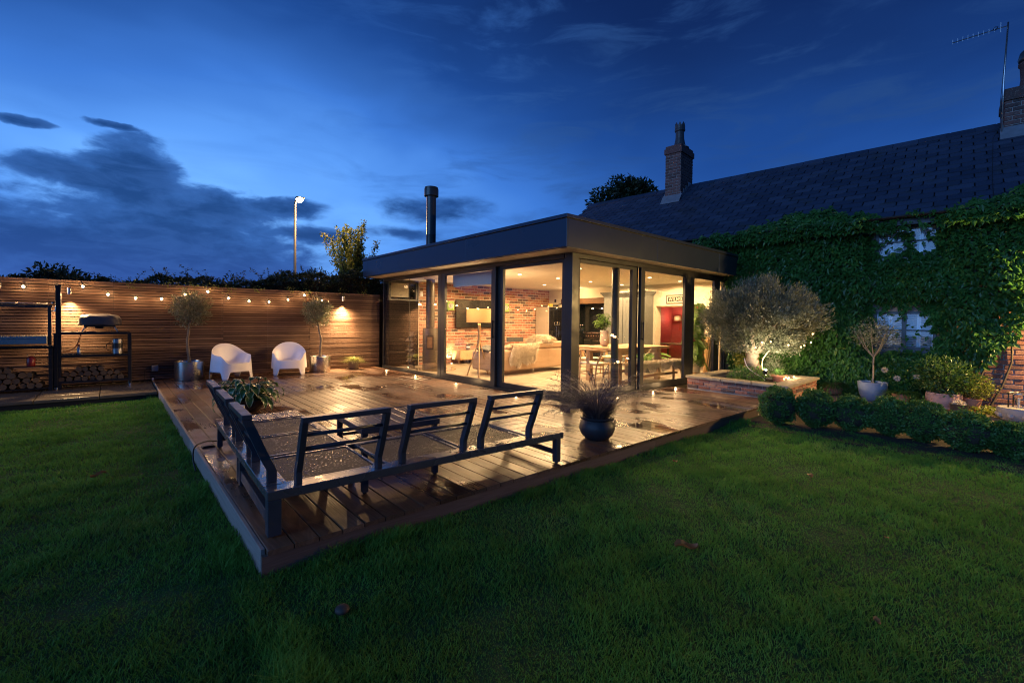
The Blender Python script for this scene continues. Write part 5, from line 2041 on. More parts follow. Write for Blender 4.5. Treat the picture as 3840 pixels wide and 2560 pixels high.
for (x, y, rz, lab) in [(1.27, 8.42, math.radians(20), 'white plastic tub armchair turned towards the house, next to the first olive planter'),
                        (2.44, 8.50, math.radians(-15), 'white plastic tub armchair facing the camera, between the olive planters')]:
    t = thing('tub_chair', lab, 'armchair', (x, y, 0), rz, 'white plastic tub chairs by the fence')
    if 'chair_shell' not in MATS:
        o = tub_chair().build('shell', M_WHITE, t, smooth=True, sharp=60)
        s_ = o.modifiers.new('solid', 'SOLIDIFY')
        s_.thickness = .012
        MATS['chair_shell'] = o
    else:
        o = inst(MATS['chair_shell'], 'shell', t, (0, 0, 0))
        s_ = o.modifiers.new('solid', 'SOLIDIFY')
        s_.thickness = .012

# ================================================================== FENCE FITTINGS
def wall_spot(x, z, lab, power):
    t = thing('fence_spotlight', lab, 'wall light', (x, 8.995, z), group='steel downlighters on the fence')
    MB().box(-.03, .03, -.012, 0, -.03, .05).build('back_plate', M_STEEL, t, bevel=.003)
    MB().lathe([(.030, -.06), (.032, -.058), (.032, .055), (.026, .06), (.001, .06)], (0, -.085, 0), 24).build('lamp_body', M_STEEL, t, smooth=True, sharp=40)
    MB().cyl((0, -.085, -.059), .026, .004, 20).build('lens', emis('spot_lens', (1, .82, .55), 24) if 'spot_lens' not in MATS else MATS['spot_lens'], t)
    slight('spot_lamp_wide', (x, 8.84, z - .08), (x, 8.3, z - 1.4), power * .8, 150, 1.0, WARM, .03, t)
    slight('spot_lamp', (x, 8.905, z - .07), (x, 8.985, z - 1.3), power * 1.5, 74, 1.0, WARM, .02, t)


wall_spot(3.84, 1.80, 'steel downlighter on the fence near the garden room corner', 520)
wall_spot(-1.22, 1.74, 'steel downlighter on the fence above the covered pizza oven', 260)
wall_spot(-2.10, 1.80, 'steel downlighter on the fence at the grill end', 4)
# festoon lights
fes = thing('festoon_lights', 'string of warm festoon bulbs looping along the fence', 'string lights', (0, 8.9, 1.8))
bulbs = [(-1.80, 1.79), (-1.38, 1.815), (-1.04, 1.835), (-.69, 1.70), (-.28, 1.645), (.13, 1.65), (.52, 1.76), (.92, 1.84), (1.30, 1.71), (1.70, 1.66), (2.11, 1.66), (2.52, 1.73), (2.89, 1.85), (3.30, 1.74)]
wire = [(x, 0, z + .055 - 1.8) for x, z in bulbs] + [(3.55, .12, 1.93 - 1.8)]
MB().tube(seg_curve(wire, 5), .0035, 5).build('cable', M_RUB, fes)
bulb0 = MB().sphere((0, 0, 0), .019, 12, 8, 1.15).build('bulb', M_GLOW, fes, smooth=True)
sock0 = MB().lathe([(.010, .016), (.014, .02), (.012, .05), (.004, .06)], (0, 0, 0), 12).build('socket', M_RUB, bulb0, smooth=True)
for i_, (x, z) in enumerate(bulbs):
    if i_ == 0:
        bulb0.location = (x, 0, z - 1.8)
    else:
        c_ = inst(bulb0, 'bulb', fes, (x, 0, z - 1.8))
        inst(sock0, 'socket', c_, (0, 0, 0))
    plight('bulb_lamp', (x, 8.875, z), 4.4, WARM2, .02, fes)
# socket box
t = thing('outdoor_socket', 'grey weatherproof socket box low on the fence near the end of the deck', 'socket', (.02, 8.985, .2))
MB().box(-.055, .055, -.06, 0, -.02, .10).build('housing', plain('grey_plastic', (.22, .23, .25), .4), t, bevel=.008)
MB().tube(seg_curve([(-.04, -.03, -.02), (-.09, -.03, .05), (-.16, -.03, .0), (-.17, -.03, -.18)]), .005, 6).build('cable', M_RUB, t)
MB().box(-.01, .02, 8.98 - 9.0 - .02, .0, .005, .05).build('small_white_tag', M_WHITE, loc=(-.02, 8.97, .0), label='tiny white plastic block standing at the far corner of the deck', cat='block')

# ================================================================== OUTDOOR KITCHEN
FZ = -.02
st = thing('steel_stand', 'black steel shelving stand with the covered pizza oven on top', 'stand', (-.88, 8.72, FZ))
sw_, sd_ = .50, .20
for (a, c) in ((-1, -1), (1, -1), (1, 1), (-1, 1)):
    MB().box(a * sw_ - .025, a * sw_ + .025, c * sd_ - .025, c * sd_ + .025, .06, 1.0).build('leg', M_BLACK, st, bevel=.003)
    MB().lathe([(.022, 0), (.024, .005), (.024, .04), (.01, .058)], (a * sw_, c * sd_, 0), 12).build('castor', M_CHROME, st)
for z_ in (.10, .56, .97):
    MB().box(-.474, .474, -sd_ - .02, -sd_ + .02, z_, z_ + .045).box(-.474, .474, sd_ - .02, sd_ + .02, z_, z_ + .045).build('rail', M_BLACK, st, bevel=.003)
    MB().box(-.5, .5, -sd_ + .02, sd_ - .02, z_ + .03, z_ + .043).build('shelf', M_BLACKGLOSS if z_ > .9 else M_BLACK, st)
# pizza oven under a cover
po = thing('pizza_oven', 'pizza oven on splayed legs under a creased grey cover', 'pizza oven', (-.80, 8.70, 1.0))
n1, n2 = 44, 12
V, F = [], []
for i_ in range(n2 + 1):
    t_ = i_ / n2
    for k_ in range(n1):
        a_ = 2 * PI * k_ / n1
        sx_, sy_ = math.copysign(abs(math.cos(a_)) ** .6, math.cos(a_)), math.copysign(abs(math.sin(a_)) ** .6, math.sin(a_))
        rr = 1.0 if t_ < .35 else math.cos((t_ - .35) / .65 * PI / 2) ** .45
        z_ = .12 + .10 * min(1, t_ / .35) + (.10 * math.sin(max(0, t_ - .35) / .65 * PI / 2))
        wob = 1 + .035 * math.sin(a_ * 5 + t_ * 4) + .02 * math.sin(a_ * 11 + t_ * 9)
        V.append((sx_ * .295 * rr * wob, sy_ * .19 * rr * wob, z_ + .008 * math.sin(a_ * 7 + t_ * 13)))
for i_ in range(n2):
    for k_ in range(n1):
        k2 = (k_ + 1) % n1
        F.append((i_ * n1 + k_, i_ * n1 + k2, (i_ + 1) * n1 + k2, (i_ + 1) * n1 + k_))
F.append(tuple(range(n1 - 1, -1, -1)))
mb = MB()
mb.add(V, F)
mb.build('cover', plain('grey_cover_cloth', (.085, .075, .085), .55, 0, .2, 14, .3), po, smooth=True)
MB().box(-.22, .22, -.15, .15, .085, .125).build('oven_body', M_BLACK, po, bevel=.01)
MB().box(-.07, .05, -.10, .05, .055, .0845).build('burner', M_BLACK, po, bevel=.01)
for (a, c) in ((-1, -1), (1, -1), (1, 1), (-1, 1)):
    MB().bar((a * .19, c * .12, .12), (a * .25, c * .14, 0), .035, .018).build('leg', M_STEEL, po, bevel=.002)
MB().tube(seg_curve([(-.97, 8.66, 1.10), (-1.05, 8.62, 1.02), (-1.07, 8.60, .9), (-1.12, 8.60, .75), (-1.2, 8.62, .66), (-1.30, 8.65, .64)]), .009, 8).build('gas_hose', plain('orange_hose', (.55, .17, .05), .5), smooth=True,
    label='orange gas hose hanging from the pizza oven to the middle shelf', cat='hose')
# tools
tg = MB()
tg.bar((-1.2, 8.6, 1.0), (-.98, 8.62, 1.004), .02, .01).bar((-1.0, 8.57, 1.0), (-.86, 8.6, 1.0), .03, .012)
tg.build('barbecue_tongs', M_BLACK, label='black barbecue tongs lying on the front edge of the stand top', cat='tongs')
t = thing('spray_bottle', 'slim dark metal bottle standing on the middle shelf', 'bottle', (-1.09, 8.62, .584))
MB().lathe([(.030, 0), (.032, .01), (.030, .10), (.012, .13), (.010, .15)], (0, 0, 0), 16).build('flask', M_STEEL, t, smooth=True, sharp=50)
MB().lathe([(.018, .15), (.022, .17), (.01, .19)], (0, 0, 0), 14).build('lid', M_BRICK, t, smooth=True)
t = thing('chimney_starter', 'round steel charcoal chimney starter at the end of the middle shelf', 'charcoal starter', (-.56, 8.68, .584))
MB().lathe([(.080, 0), (.080, .27), (.076, .27), (.076, .02)], (0, 0, 0), 28).build('cylinder', M_STEEL, t, smooth=True, sharp=40)
MB().tube([(-.08, -.02, .22), (-.15, -.05, .18), (-.16, -.05, .08), (-.08, -.02, .05)], .007, 6).build('handle', M_BLACK, t)
MB().lathe([(.0805, .10), (.0805, .20)], (0, 0, 0), 28).build('label_band', M_DARK, t)
for q in range(7):
    o = MB().sphere((0, 0, 0), .022, 8, 6, .7).build('pebble', M_STONE, None, smooth=True, label='loose pale lump lying on the middle shelf below the hose', cat='stone', group='lumps on the stand shelf',
                                                   loc=(-1.28 + q * .035, 8.60 + (q % 3) * .03, .596))
# logs
LOGE = plain('log_end', (.10, .07, .045), .8, 0, .25, 20, .3)
LOGB = plain('log_bark', (.05, .038, .028), .9, 0, .4, 20, .8)


def log(x, y, z, r, L, rz, lab, grp):
    mb = MB().tube([(0, -L / 2, 0), (0, L / 2, 0)], [r, r * .96], 12)
    o = mb.build('log', LOGB, None, smooth=True, sharp=50, loc=(x, y, z), label=lab, cat='log', group=grp)
    o.rotation_euler = (0, 0, rz)
    o.data.materials.append(LOGE)
    for p_ in o.data.polygons:
        if len(p_.vertices) > 4:
            p_.material_index = 1
    return o


LABL = 'cut round log in the firewood pile on the bottom shelf of the steel stand'
x = -1.32
k_ = 0
for lay, (zz, cnt) in enumerate([(.175, 9), (.262, 8), (.345, 4)]):
    for q in range(cnt):
        r = rnd.uniform(.038, .05)
        log(-1.30 + .045 * lay + q * .098 + (0 if lay < 2 else .12), 8.66 + rnd.uniform(-.02, .02), FZ + zz, r, .30, rnd.uniform(-.1, .1), LABL, 'firewood under the pizza oven')
LABL2 = 'dim log in the firewood stacked beneath the grill counter'
for lay, (zz, cnt) in enumerate([(.11, 10), (.20, 9), (.29, 8), (.37, 5)]):
    for q in range(cnt):
        log(-2.52 + .05 * lay + q * .105, 8.58 + rnd.uniform(-.02, .02), FZ + zz, rnd.uniform(.040, .052), .32, rnd.uniform(-.1, .1), LABL2, 'firewood under the grill')
# grill counter
gc = thing('grill_counter', 'black steel counter frame that carries the steel grill', 'counter', (-2.1, 8.68, FZ))
for (a, c) in ((-.6, -.22), (.66, -.22), (.66, .22), (-.6, .22)):
    MB().box(a - .025, a + .025, c - .025, c + .025, 0, .745).build('leg', M_BLACK, gc, bevel=.003)
MB().box(-.64, .70, -.26, .26, .75, .785).build('worktop', M_BLACKGLOSS, gc, bevel=.004)
MB().box(-.62, .68, -.24, .24, .04, .06).build('shelf', M_BLACK, gc)
g = thing('argentine_grill', 'steel charcoal grill with a tall lifting frame and crank handle', 'grill', (-2.02, 8.64, .766))
MB().box(-.62, .54, -.22, .22, .03, .165).build('fire_box', M_STEEL, g, bevel=.006)
MB().box(-.5, .42, -.235, -.2205, .115, .13).build('handle_bar', M_CHROME, g, bevel=.003)
for q in range(26):
    MB().box(-.40 + q * .036, -.40 + q * .036 + .012, -.2, .2, .17, .178).build('grill_bar', M_STEEL, g)
for a in (.10 - .62 + .0, .56):
    MB().box(a - .022, a + .022, -.03, .03, .0 if a > .5 else .166, .70).build('upright', M_DARK, g, bevel=.003)
MB().box(-.60, .60, -.028, .028, .66, .70).build('cross_bar', M_DARK, g, bevel=.003)
MB().tube([(-.66, 0, .725), (.54, 0, .725)], .010, 10).build('lifting_axle', M_CHROME, g, smooth=True)
MB().tube([(.585, -.02, .60), (.64, -.05, .60), (.645, -.05, .77)], .012, 8).build('crank', M_CHROME, g, smooth=True)
MB().tube([(.60, -.03, .74), (.61, -.07, .74)], .018, 10).build('crank_handle', M_STEEL, g, smooth=True)
MB().tube([(.645, -.05, .60), (.66, -.05, .55)], .012, 8).build('crank', M_CHROME, g, smooth=True)
MB().tube([(-.3, 0, .66), (-.3, 0, .19)], .003, 5).build('chain', M_DARK, g)
t = thing('red_gas_bottle', 'small dark red can among the logs under the grill counter', 'can', (-1.68, 8.5, .42))
MB().lathe([(.05, 0), (.055, .01), (.055, .13), (.03, .16), (.012, .17)], (0, 0, 0), 18).build('can_body', plain('dark_red_paint', (.25, .02, .02), .35), t, smooth=True, sharp=40)
MB().tube([(-.04, 0, .17), (-.04, 0, .2), (.04, 0, .2), (.04, 0, .17)], .005, 6).build('handle', M_CHROME, t)

# ================================================================== DECK LIGHTS
dl = thing('deck_light', 'x', 'deck light', (4.62, 8.03, 0), group='recessed deck lights along the glass')
MB().lathe([(.022, -.004), (.026, -.004), (.026, .004), (.021, .005), (.020, .001)], (0, 0, 0), 20).build('bezel', M_STEEL, dl, smooth=True)
MB().lathe([(.019, -.002), (.019, .003), (.012, .006), (.001, .007)], (0, 0, 0), 16).build('lens', emis('deck_lens', (1, .80, .50), 16), dl, smooth=True)
dlabs = ['recessed deck light at the fence end of the fixed glass', 'recessed deck light midway along the fixed glass', 'recessed deck light before the sliding door with the handle',
         'recessed deck light before the sliding door nearest the corner post', 'recessed deck light behind the fountain grass', 'recessed deck light before the dining bench window',
         'recessed deck light beside the brick planter']
for i_, (x, y) in enumerate([(4.62, 8.03), (4.62, 6.56), (4.61, 4.90), (4.62, 3.08), (5.84, 1.85), (6.95, 1.85), (7.78, 1.86)]):
    o = dl if i_ == 0 else dup(dl, (x, y, 0), label=dlabs[i_])
    o['label'] = dlabs[i_]
    plight('deck_lamp', (x, y, .03), 1.1, WARM, .015, o)

# ================================================================== BEYOND THE FENCE
sl_ = thing('street_lamp', 'lit street lamp on a tall grey pole behind the hedge', 'street lamp', (4.12, 14.0, -.2))
MB().tube([(0, 0, 0), (0, 0, 2), (0, 0, 5.46)], [.06, .05, .036], 14).build('pole', plain('galvanised_pole', (.16, .155, .14), .5), sl_, smooth=True)
MB().tube([(0, 0, 5.45), (.02, 0, 5.52), (.08, -.02, 5.56)], .028, 10).build('arm', M_DARK, sl_, smooth=True)
MB().box(.02, .30, -.09, .07, 5.60, 5.66).build('lantern_hood', M_DARK, sl_, bevel=.02)
MB().sphere((.14, -.02, 5.56), .115, 16, 10, .8).build('lantern_glass', emis('street_lantern', (1.0, .80, .48), 40), sl_, smooth=True)  # glowing glass enlarged to stand in for the glare round the lamp
plight('street_lamp_light', (4.75, 13.8, 5.3), 480, SODIUM, .06, sl_)


def tree(name, lab, x, y, h, rx_, rz_, zc, n, size, mat, clumps=9, tr=.09, seed=3):
    t = thing(name, lab, 'tree', (x, y, -.2))
    rr = np.random.default_rng(seed)
    MB().tube(seg_curve([(0, 0, 0), (.05, 0, zc * .35), (-.03, .02, zc * .7), (.02, 0, zc + .2)], 4), [tr * (1 - .05 * i) for i in range(13)], 9).build('trunk', M_BARKD, t, smooth=True)
    Ps, Ds = [], []
    br_ = MB()
    for c_ in range(clumps):
        v_ = norm(rr.normal(size=3)[None])[0]
        v_[2] = v_[2] * .9 + .1
        cc = np.array([0, 0, zc]) + v_ * np.array([rx_, rx_, rz_]) * rr.uniform(.35, .85)
        br_.tube([(0, 0, zc * .72), tuple((cc + np.array([0, 0, zc * .8])) / 2), tuple(cc)], [tr * .5, tr * .3, tr * .1], 5)
        m1 = n // clumps
        d_ = norm(rr.normal(size=(m1, 3)))
        rad = rr.uniform(.28, .5) * rx_
        Ps.append(cc + d_ * rad * (rr.random(m1) ** .5)[:, None] * np.array([1, 1, .8]))
        Ds.append(d_ + rr.normal(size=(m1, 3)) * .6 + np.array([0, 0, -.1]))
    br_.build('limb', M_BARKD, t)
    Ps, Ds = np.concatenate(Ps), np.concatenate(Ds)
    leaves('crown', Ps, Ds, rand_dirs(len(Ps)), size, size * .5, mat, t)
    return t


t = thing('ash_tree', 'loose leafy tree lit yellow green by the street lamp, above the hedge', 'tree', (6.2, 14.0, -.2))
MB().tube(seg_curve([(0, 0, 0), (.05, 0, 1.2), (-.03, .02, 2.4), (.02, 0, 3.2)], 4), [.10 * (1 - .04 * i) for i in range(13)], 9).build('trunk', M_BARKD, t, smooth=True)
LPs, LDs = [], []
lb = MB()
rr = np.random.default_rng(6)
for q in range(30):
    tip = np.array([rr.uniform(-1.0, 1.05), rr.uniform(-.8, .8), rr.uniform(3.5, 5.25)])
    tip[2] -= .55 * abs(tip[0]) ** 1.5
    st_ = np.array([tip[0] * .12, tip[1] * .12, rr.uniform(2.7, 3.5)])
    mid_ = (st_ + tip) / 2 + np.array([tip[0] * .15, 0, -.08])
    pts = seg_curve([tuple(st_), tuple(mid_), tuple(tip)], 6)
    lb.tube(pts, [.025 * (1 - .065 * i) for i in range(len(pts))], 5)
    for s__ in np.linspace(.15, 1, 26):
        f_ = s__ * (len(pts) - 1)
        i_ = min(int(f_), len(pts) - 2)
        c_ = np.array(pts[i_].lerp(pts[i_ + 1], f_ - i_))
        for _ in range(7):
            LPs.append(c_ + rr.normal(size=3) * (.12 - .07 * s__))
            LDs.append(rr.normal(size=3) + np.array([0, 0, .2]))
lb.build('limb', M_BARKD, t)
LPs, LDs = np.array(LPs), np.array(LDs)
leaves('crown', LPs, LDs, rand_dirs(len(LPs)), .095, .05, L_TREE, t)
# fingers of foliage reaching up and out
t = tree('hedge_sapling', 'thin leafy sapling at the foot of the street lamp', 3.85, 11.2, 3, .42, .45, 2.75, 420, .06, L_DARK, 9, .02, 8)
tree('distant_tree', 'dark rounded tree behind the cottage roof, beside the brick chimney', 20.3, 11.9, 9, 2.3, 1.6, 7.5, 13000, .22, L_DARK, 26, .25, 13)
tree('distant_tree', 'smaller dark tree behind the cottage, partly hidden by the brick chimney', 21.5, 10.3, 9, 1.6, 1.2, 7.2, 6000, .2, L_DARK, 14, .2, 14)
for q, (x, y, z_) in enumerate([(-1.6, 19, 2.75), (3.2, 22, 2.9), (5.2, 21, 3.1)]):
    tree('far_tree', ['low dark tree on the skyline above the grill end of the hedge', 'low dark tree on the skyline left of the street lamp', 'low dark tree on the skyline right of the street lamp'][q], x, y, 4, 1.3, .7, z_ - .4, 2200, .16, L_DARK, 8, .1, 20 + q)

# ---- lantern on the cottage wall outside the picture lights the brick
lx = hw(1.55, -.22, 1.75)
t = thing('wall_lantern', 'black wall lantern on the brickwork just beyond the picture edge', 'wall light', lx)
MB().box(-.07, .07, -.07, .07, .0, .02).box(-.05, .05, -.05, .05, .16, .2).build('lantern_frame', M_BLACK, t, bevel=.004)
MB().cyl((0, 0, .021), .045, .138, 16).build('lantern_glass', M_GLASSD, t)
MB().sphere((0, 0, .08), .02, 10, 6).build('bulb', M_GLOW, t, smooth=True)
plight('lantern_lamp', (lx[0] - .12, lx[1], lx[2] + .08), 900, (1.0, .62, .22), .03, t)

# ================================================================== INSIDE THE GARDEN ROOM
F0 = .006


def furblades(name, P, N, n, L, mat, parent, droop=.6, **kw):
    pass


def fleece(name, surf, n, L, parent, base_mat=None, droop=.5, wd=.011, w=True):
    """surf(u, v) -> (point, normal) for u, v arrays; many fine strands"""
    u, v = rng.random(n), rng.random(n)
    P, N = surf(u, v)
    D = norm(N + rand_dirs(n) * .75 + np.array([0, 0, -.15]))
    o = tuple(root_loc(parent))
    clump = .7 + .5 * np.sin(u * 31 + v * 17) * np.cos(v * 23 - u * 9)
    blades(name, P - np.array(o), D, L * (.6 + .5 * rng.random(n)) * np.clip(clump, .5, 1.3), wd, L_FUR, parent, bend=.5, droop=droop, segs=3)


# sofa
so2 = thing('suede_sofa', 'long tan suede sofa seen from behind through the glass doors', 'sofa', (6.0, 5.26, F0), math.radians(4))
SB = MB()


def rbox(mb, x0, x1, y0, y1, z0, z1):
    return mb.box(x0, x1, y0, y1, z0, z1)


MB().box(0, 2.75, 0, .20, .10, .60).build('backrest', M_LEATHER, so2, bevel=.05, seg=4)
MB().box(0, .16, .201, .92, .10, .56).build('arm', M_LEATHER, so2, bevel=.05, seg=4)
MB().box(2.60, 2.75, .201, .92, .10, .56).build('arm', M_LEATHER, so2, bevel=.05, seg=4)
MB().box(.161, 2.599, .201, .90, .12, .42).build('seat', M_LEATHER, so2, bevel=.04, seg=3)
MB().box(.30, 1.25, .02, .18, .601, .70).build('headrest', M_LEATHER, so2, bevel=.045, seg=4)
MB().box(1.35, 2.52, -.01, .15, .601, .76).build('headrest', M_LEATHER, so2, bevel=.045, seg=4)
pb = MB()
pb.tube(seg_curve([(1.42, -.016, .62), (1.44, -.018, .72), (1.50, -.018, .745), (2.38, -.018, .745), (2.46, -.018, .72), (2.48, -.016, .62)], 4), .006, 6)
pb.build('piping', M_CREAM, so2)
for x in (.9, 1.78):
    MB().box(x, x + .006, -.003, .0, .12, .58).build('seam', M_LEATHER, so2)
for (x, y) in ((.1, .04), (1.25, .04), (2.6, .04), (.1, .82), (2.6, .82)):
    MB().lathe([(.012, 0), (.020, .10)], (x, y, -.0), 12).build('leg', M_CHROME, so2)
t = thing('dark_cushion', 'flat slate grey cushion lying over the sofa arm', 'cushion', (6.05, 5.75, .57))
mbc = MB()
mbc.box(-.12, .28, -.16, .22, 0, .07)
o = mbc.build('cushion_cover', M_DKFAB, t, bevel=.033, seg=3)
o.rotation_euler = (.1, -.12, .2)


def drape(x0, x1, yb, zt, hang, name, lab, thick=.02, nx=14):
    """fleece laid over the sofa back: wavy outline"""
    t = thing(name, lab, 'sheepskin', (0, 0, 0))
    rz = math.radians(4)
    c_, s_ = math.cos(rz), math.sin(rz)

    def W(x, y, z):
        return np.stack([6.0 + x * c_ - y * s_, 5.26 + x * s_ + y * c_, F0 + z], -1)

    def surf(u, v):
        wob = .04 * np.sin(u * 9) + .03 * np.sin(u * 21 + 1)
        x = x0 + (x1 - x0) * u + .07 * np.sin(v * 5)
        L = .16 + (hang + .16) * 0 + hang * (.55 + .45 * np.sin(PI * np.clip(u * .9 + .1, 0, 1))) + wob
        s = v * (.26 + L)
        onTop = s < .26
        y = np.where(onTop, yb + .24 - s, yb - .02)
        z = np.where(onTop, zt + .02 - .05 * (1 - np.minimum(s / .26, 1)) ** 2, zt + .02 - (s - .26))
        N = np.where(onTop[..., None], np.array([0, -.25, 1.0]), np.array([0, -1.0, .15]))
        nx_ = N[..., 0] * c_ - N[..., 1] * s_
        ny_ = N[..., 0] * s_ + N[..., 1] * c_
        return W(x, y, z), np.stack([nx_, ny_, N[..., 2]], -1)
    nu, nv = 24, 18
    uu, vv = np.meshgrid(np.linspace(0, 1, nu), np.linspace(0, 1, nv), indexing='ij')
    P, N = surf(uu, vv)
    I = np.arange(nu * nv).reshape(nu, nv)
    F = np.stack([I[:-1, :-1], I[1:, :-1], I[1:, 1:], I[:-1, 1:]], -1).reshape(-1, 4)
    npmesh('hide', P.reshape(-1, 3), F, M_FUR, t, smooth=True)
    fleece('fleece_strands', surf, 9000, .075, t, droop=.55)
    return t


drape(.42, 1.32, 0.0, .70, .34, 'sheepskin', 'long haired cream sheepskin draped over the middle of the sofa back')
# fluffy cushion at the far end
t = thing('fleece_cushion', 'big fluffy cream cushion standing on the sofa beyond the sheepskin', 'cushion', (7.75, 5.62, .80))
MB().sphere((0, 0, 0), .28, 20, 12, .40).build('cushion_cover', M_FUR, t, smooth=True)


def surf2(u, v):
    th, ph_ = u * 2 * PI, np.arccos(1 - 1.5 * v)
    n_ = np.stack([np.cos(th) * np.sin(ph_), np.sin(th) * np.sin(ph_), np.cos(ph_)], -1)
    return np.array([7.75, 5.62, .80]) + n_ * np.array([.40, .24, .12]), n_


fleece('fleece_strands', surf2, 7500, .085, t, droop=.3)

# tripod lamp
t = thing('tripod_floor_lamp', 'floor lamp with oak tripod legs and a wide cream drum shade', 'floor lamp', (5.72, 5.60, F0))
for (x, y) in ((-.19, -.25), (-.19, .20), (.45, .24)):
    MB().tube(seg_curve([(x, y, 0), (x * .45, y * .45, .48), (x * .09, y * .09, .78), (x * .07, y * .07, 1.22)], 5), .017, 8).build('leg', M_OAKZ, t, smooth=True)
MB().cyl((0, 0, 1.18), .014, .2, 10).build('lamp_stem', M_CHROME, t)
shm = MB()
nsh = 48
vs = []
for (r, z) in ((.295, 1.235), (.295, 1.545), (.290, 1.545), (.290, 1.235)):
    for k_ in range(nsh):
        vs.append((r * math.cos(2 * PI * k_ / nsh), r * math.sin(2 * PI * k_ / nsh), z))
fs = []
for i_ in range(4):
    for k_ in range(nsh):
        k2 = (k_ + 1) % nsh
        j_ = (i_ + 1) % 4
        fs.append((i_ * nsh + k_, i_ * nsh + k2, j_ * nsh + k2, j_ * nsh + k_))
shm.add(vs, fs)
shm.build('lamp_shade', M_SHADE, t, smooth=True, sharp=50)
MB().sphere((0, 0, 1.41), .035, 14, 8).build('bulb', M_GLOW, t, smooth=True)
plight('floor_lamp_light', (5.72, 5.60, 1.40), 190, WARM, .05, t)

# television and speakers
t = thing('television', 'large black flat television on the brick wall', 'television', (7.85, 8.54, 1.48))
MB().box(-.80, .80, -.05, 0, -.425, .425).build('screen', M_BLACKGLOSS, t, bevel=.006)
MB().box(-.3, .3, .0005, .06, -.2, .2).build('wall_bracket', M_BLACK, t)
GREEN = plain('green_speaker_paint', (.20, .33, .06), .35, 0, .05)
sp = thing('green_speaker', 'x', 'speaker', (6.78, 8.42, 1.70), -.25, 'green bookshelf speakers on wall brackets')
MB().box(-.11, .11, -.09, .12, -.13, .13).build('cabinet', GREEN, sp, bevel=.02, seg=3)
MB().lathe([(.075, 0), (.078, .006), (.065, .012), (.06, .004), (.03, .002), (.028, .012), (.001, .012)], (0, 0, 0), 24).build('driver', M_STEEL, sp, smooth=True).rotation_euler = (PI / 2, 0, 0)
sp.children[-1].location = (0, -.092, .0)
MB().box(-.02, .02, .121, .2, -.16, -.10).build('bracket', M_STEEL, sp)
sp['label'] = 'green cube speaker on the brick wall, between the stove pipe and the television'
dup(sp, (8.88, 8.42, 1.70), -.25, 'green cube speaker on the brick wall, on the fridge side of the television')

# sideboard + small objects
t = thing('oak_media_bench', 'low oak cabinet with drawers standing under the television', 'sideboard', (7.7, 8.33, F0))
MB().box(-.75, .75, -.2, .2, .12, .40).build('carcass', M_OAK, t, bevel=.006)
for q in range(3):
    MB().box(-.72 + q * .49, -.72 + q * .49 + .46, -.212, -.2005, .14, .38).build('drawer', M_OAK, t, bevel=.003)
    MB().cyl((-.49 + q * .49, -.222, .25), .012, .012, 10).build('knob', M_BLACK, t)
for x in (-.65, .65):
    MB().box(x - .02, x + .02, -.02, .02, 0, .1195).build('leg', M_OAK, t)
t = thing('striped_candle', 'small black and white striped jar on the oak cabinet', 'jar', (7.35, 8.30, F0 + .402))
MB().cyl((0, 0, 0), .06, .06, 16).build('jar_body', M_BLACK, t)
MB().cyl((0, 0, .0605), .06, .05, 16).build('jar_band', M_WHITE, t)
MB().cyl((0, 0, .111), .06, .04, 16).build('lid', M_BLACK, t)
t = thing('wire_basket', 'dark woven tray standing against the brick wall beyond the sofa', 'tray', (9.05, 8.1, .62))
MB().box(-.35, .35, -.02, .02, 0, .14).build('tray_side', M_DKFAB, t, bevel=.01)
# wall uplighter
t = thing('floor_uplight', 'recessed floor uplight washing the brick wall beside the stove', 'uplight', (6.88, 8.46, F0))
MB().lathe([(.035, 0), (.035, .004), (.028, .005)], (0, 0, 0), 18).build('bezel', M_STEEL, t)
MB().cyl((0, 0, .0052), .026, .002, 16).build('lens', MATS['spot_lens'], t)
slight('uplight_lamp', (6.88, 8.47, .03), (6.90, 8.60, 1.2), 120, 92, .7, (1, .72, .35), .02, t)

# stove
t = thing('wood_burning_stove', 'tall cylindrical dark wood burning stove with a glass door and flue pipe', 'stove', (5.63, 7.60, F0), math.radians(-33))
stm = plain('stove_steel', (.075, .062, .05), .42, .3, .12, 4)
MB().lathe([(.19, 0), (.195, .01), (.195, 1.05), (.19, 1.065), (.02, 1.07)], (0, 0, 0), 40).build('stove_body', stm, t, smooth=True, sharp=40)
MB().box(-.095, .095, -.215, -.17, .52, .88).build('fire_door', M_BLACK, t, bevel=.008)
MB().box(-.065, .065, -.22, -.2155, .56, .84).build('door_glass', plain('stove_glass', (.30, .17, .08), .12), t)
MB().box(-.085, -.08, -.24, -.2155, .6, .8).build('handle', M_CHROME, t)
MB().cyl((0, 0, 1.07), .112, 1.29, 32).build('flue_pipe', stm, t, smooth=True, sharp=40)
MB().cyl((0, 0, 2.33), .17, .03, 32).build('ceiling_plate', M_CEIL, t)
t = thing('glass_hearth', 'round dark hearth plate under the stove', 'hearth', (5.72, 7.45, .0055))
MB().cyl((0, 0, 0), .52, .006, 48).build('plate', plain('hearth_glass', (.12, .085, .05), .15), t)
# split logs beside the stove
for q in range(11):
    zq = F0 + .02 + q * .085
    a_ = rnd.uniform(-.5, .5)
    mb = MB()
    r = rnd.uniform(.06, .08)
    mb.prism([(-r, -r * .5), (r, -r * .5), (r * .1, r * .9)], -.14, .14)
    o = mb.build('split_log', LOGE if q % 3 else LOGB, None, bevel=.006, seg=1, loc=(5.30 + .03 * math.sin(q * 2.1), 7.98 + rnd.uniform(-.02, .02), zq + .04), label='split log in the tall firewood stack next to the stove', cat='log', group='logs beside the stove')
    o.rotation_euler = (PI / 2, a_, rnd.uniform(-.2, .2))

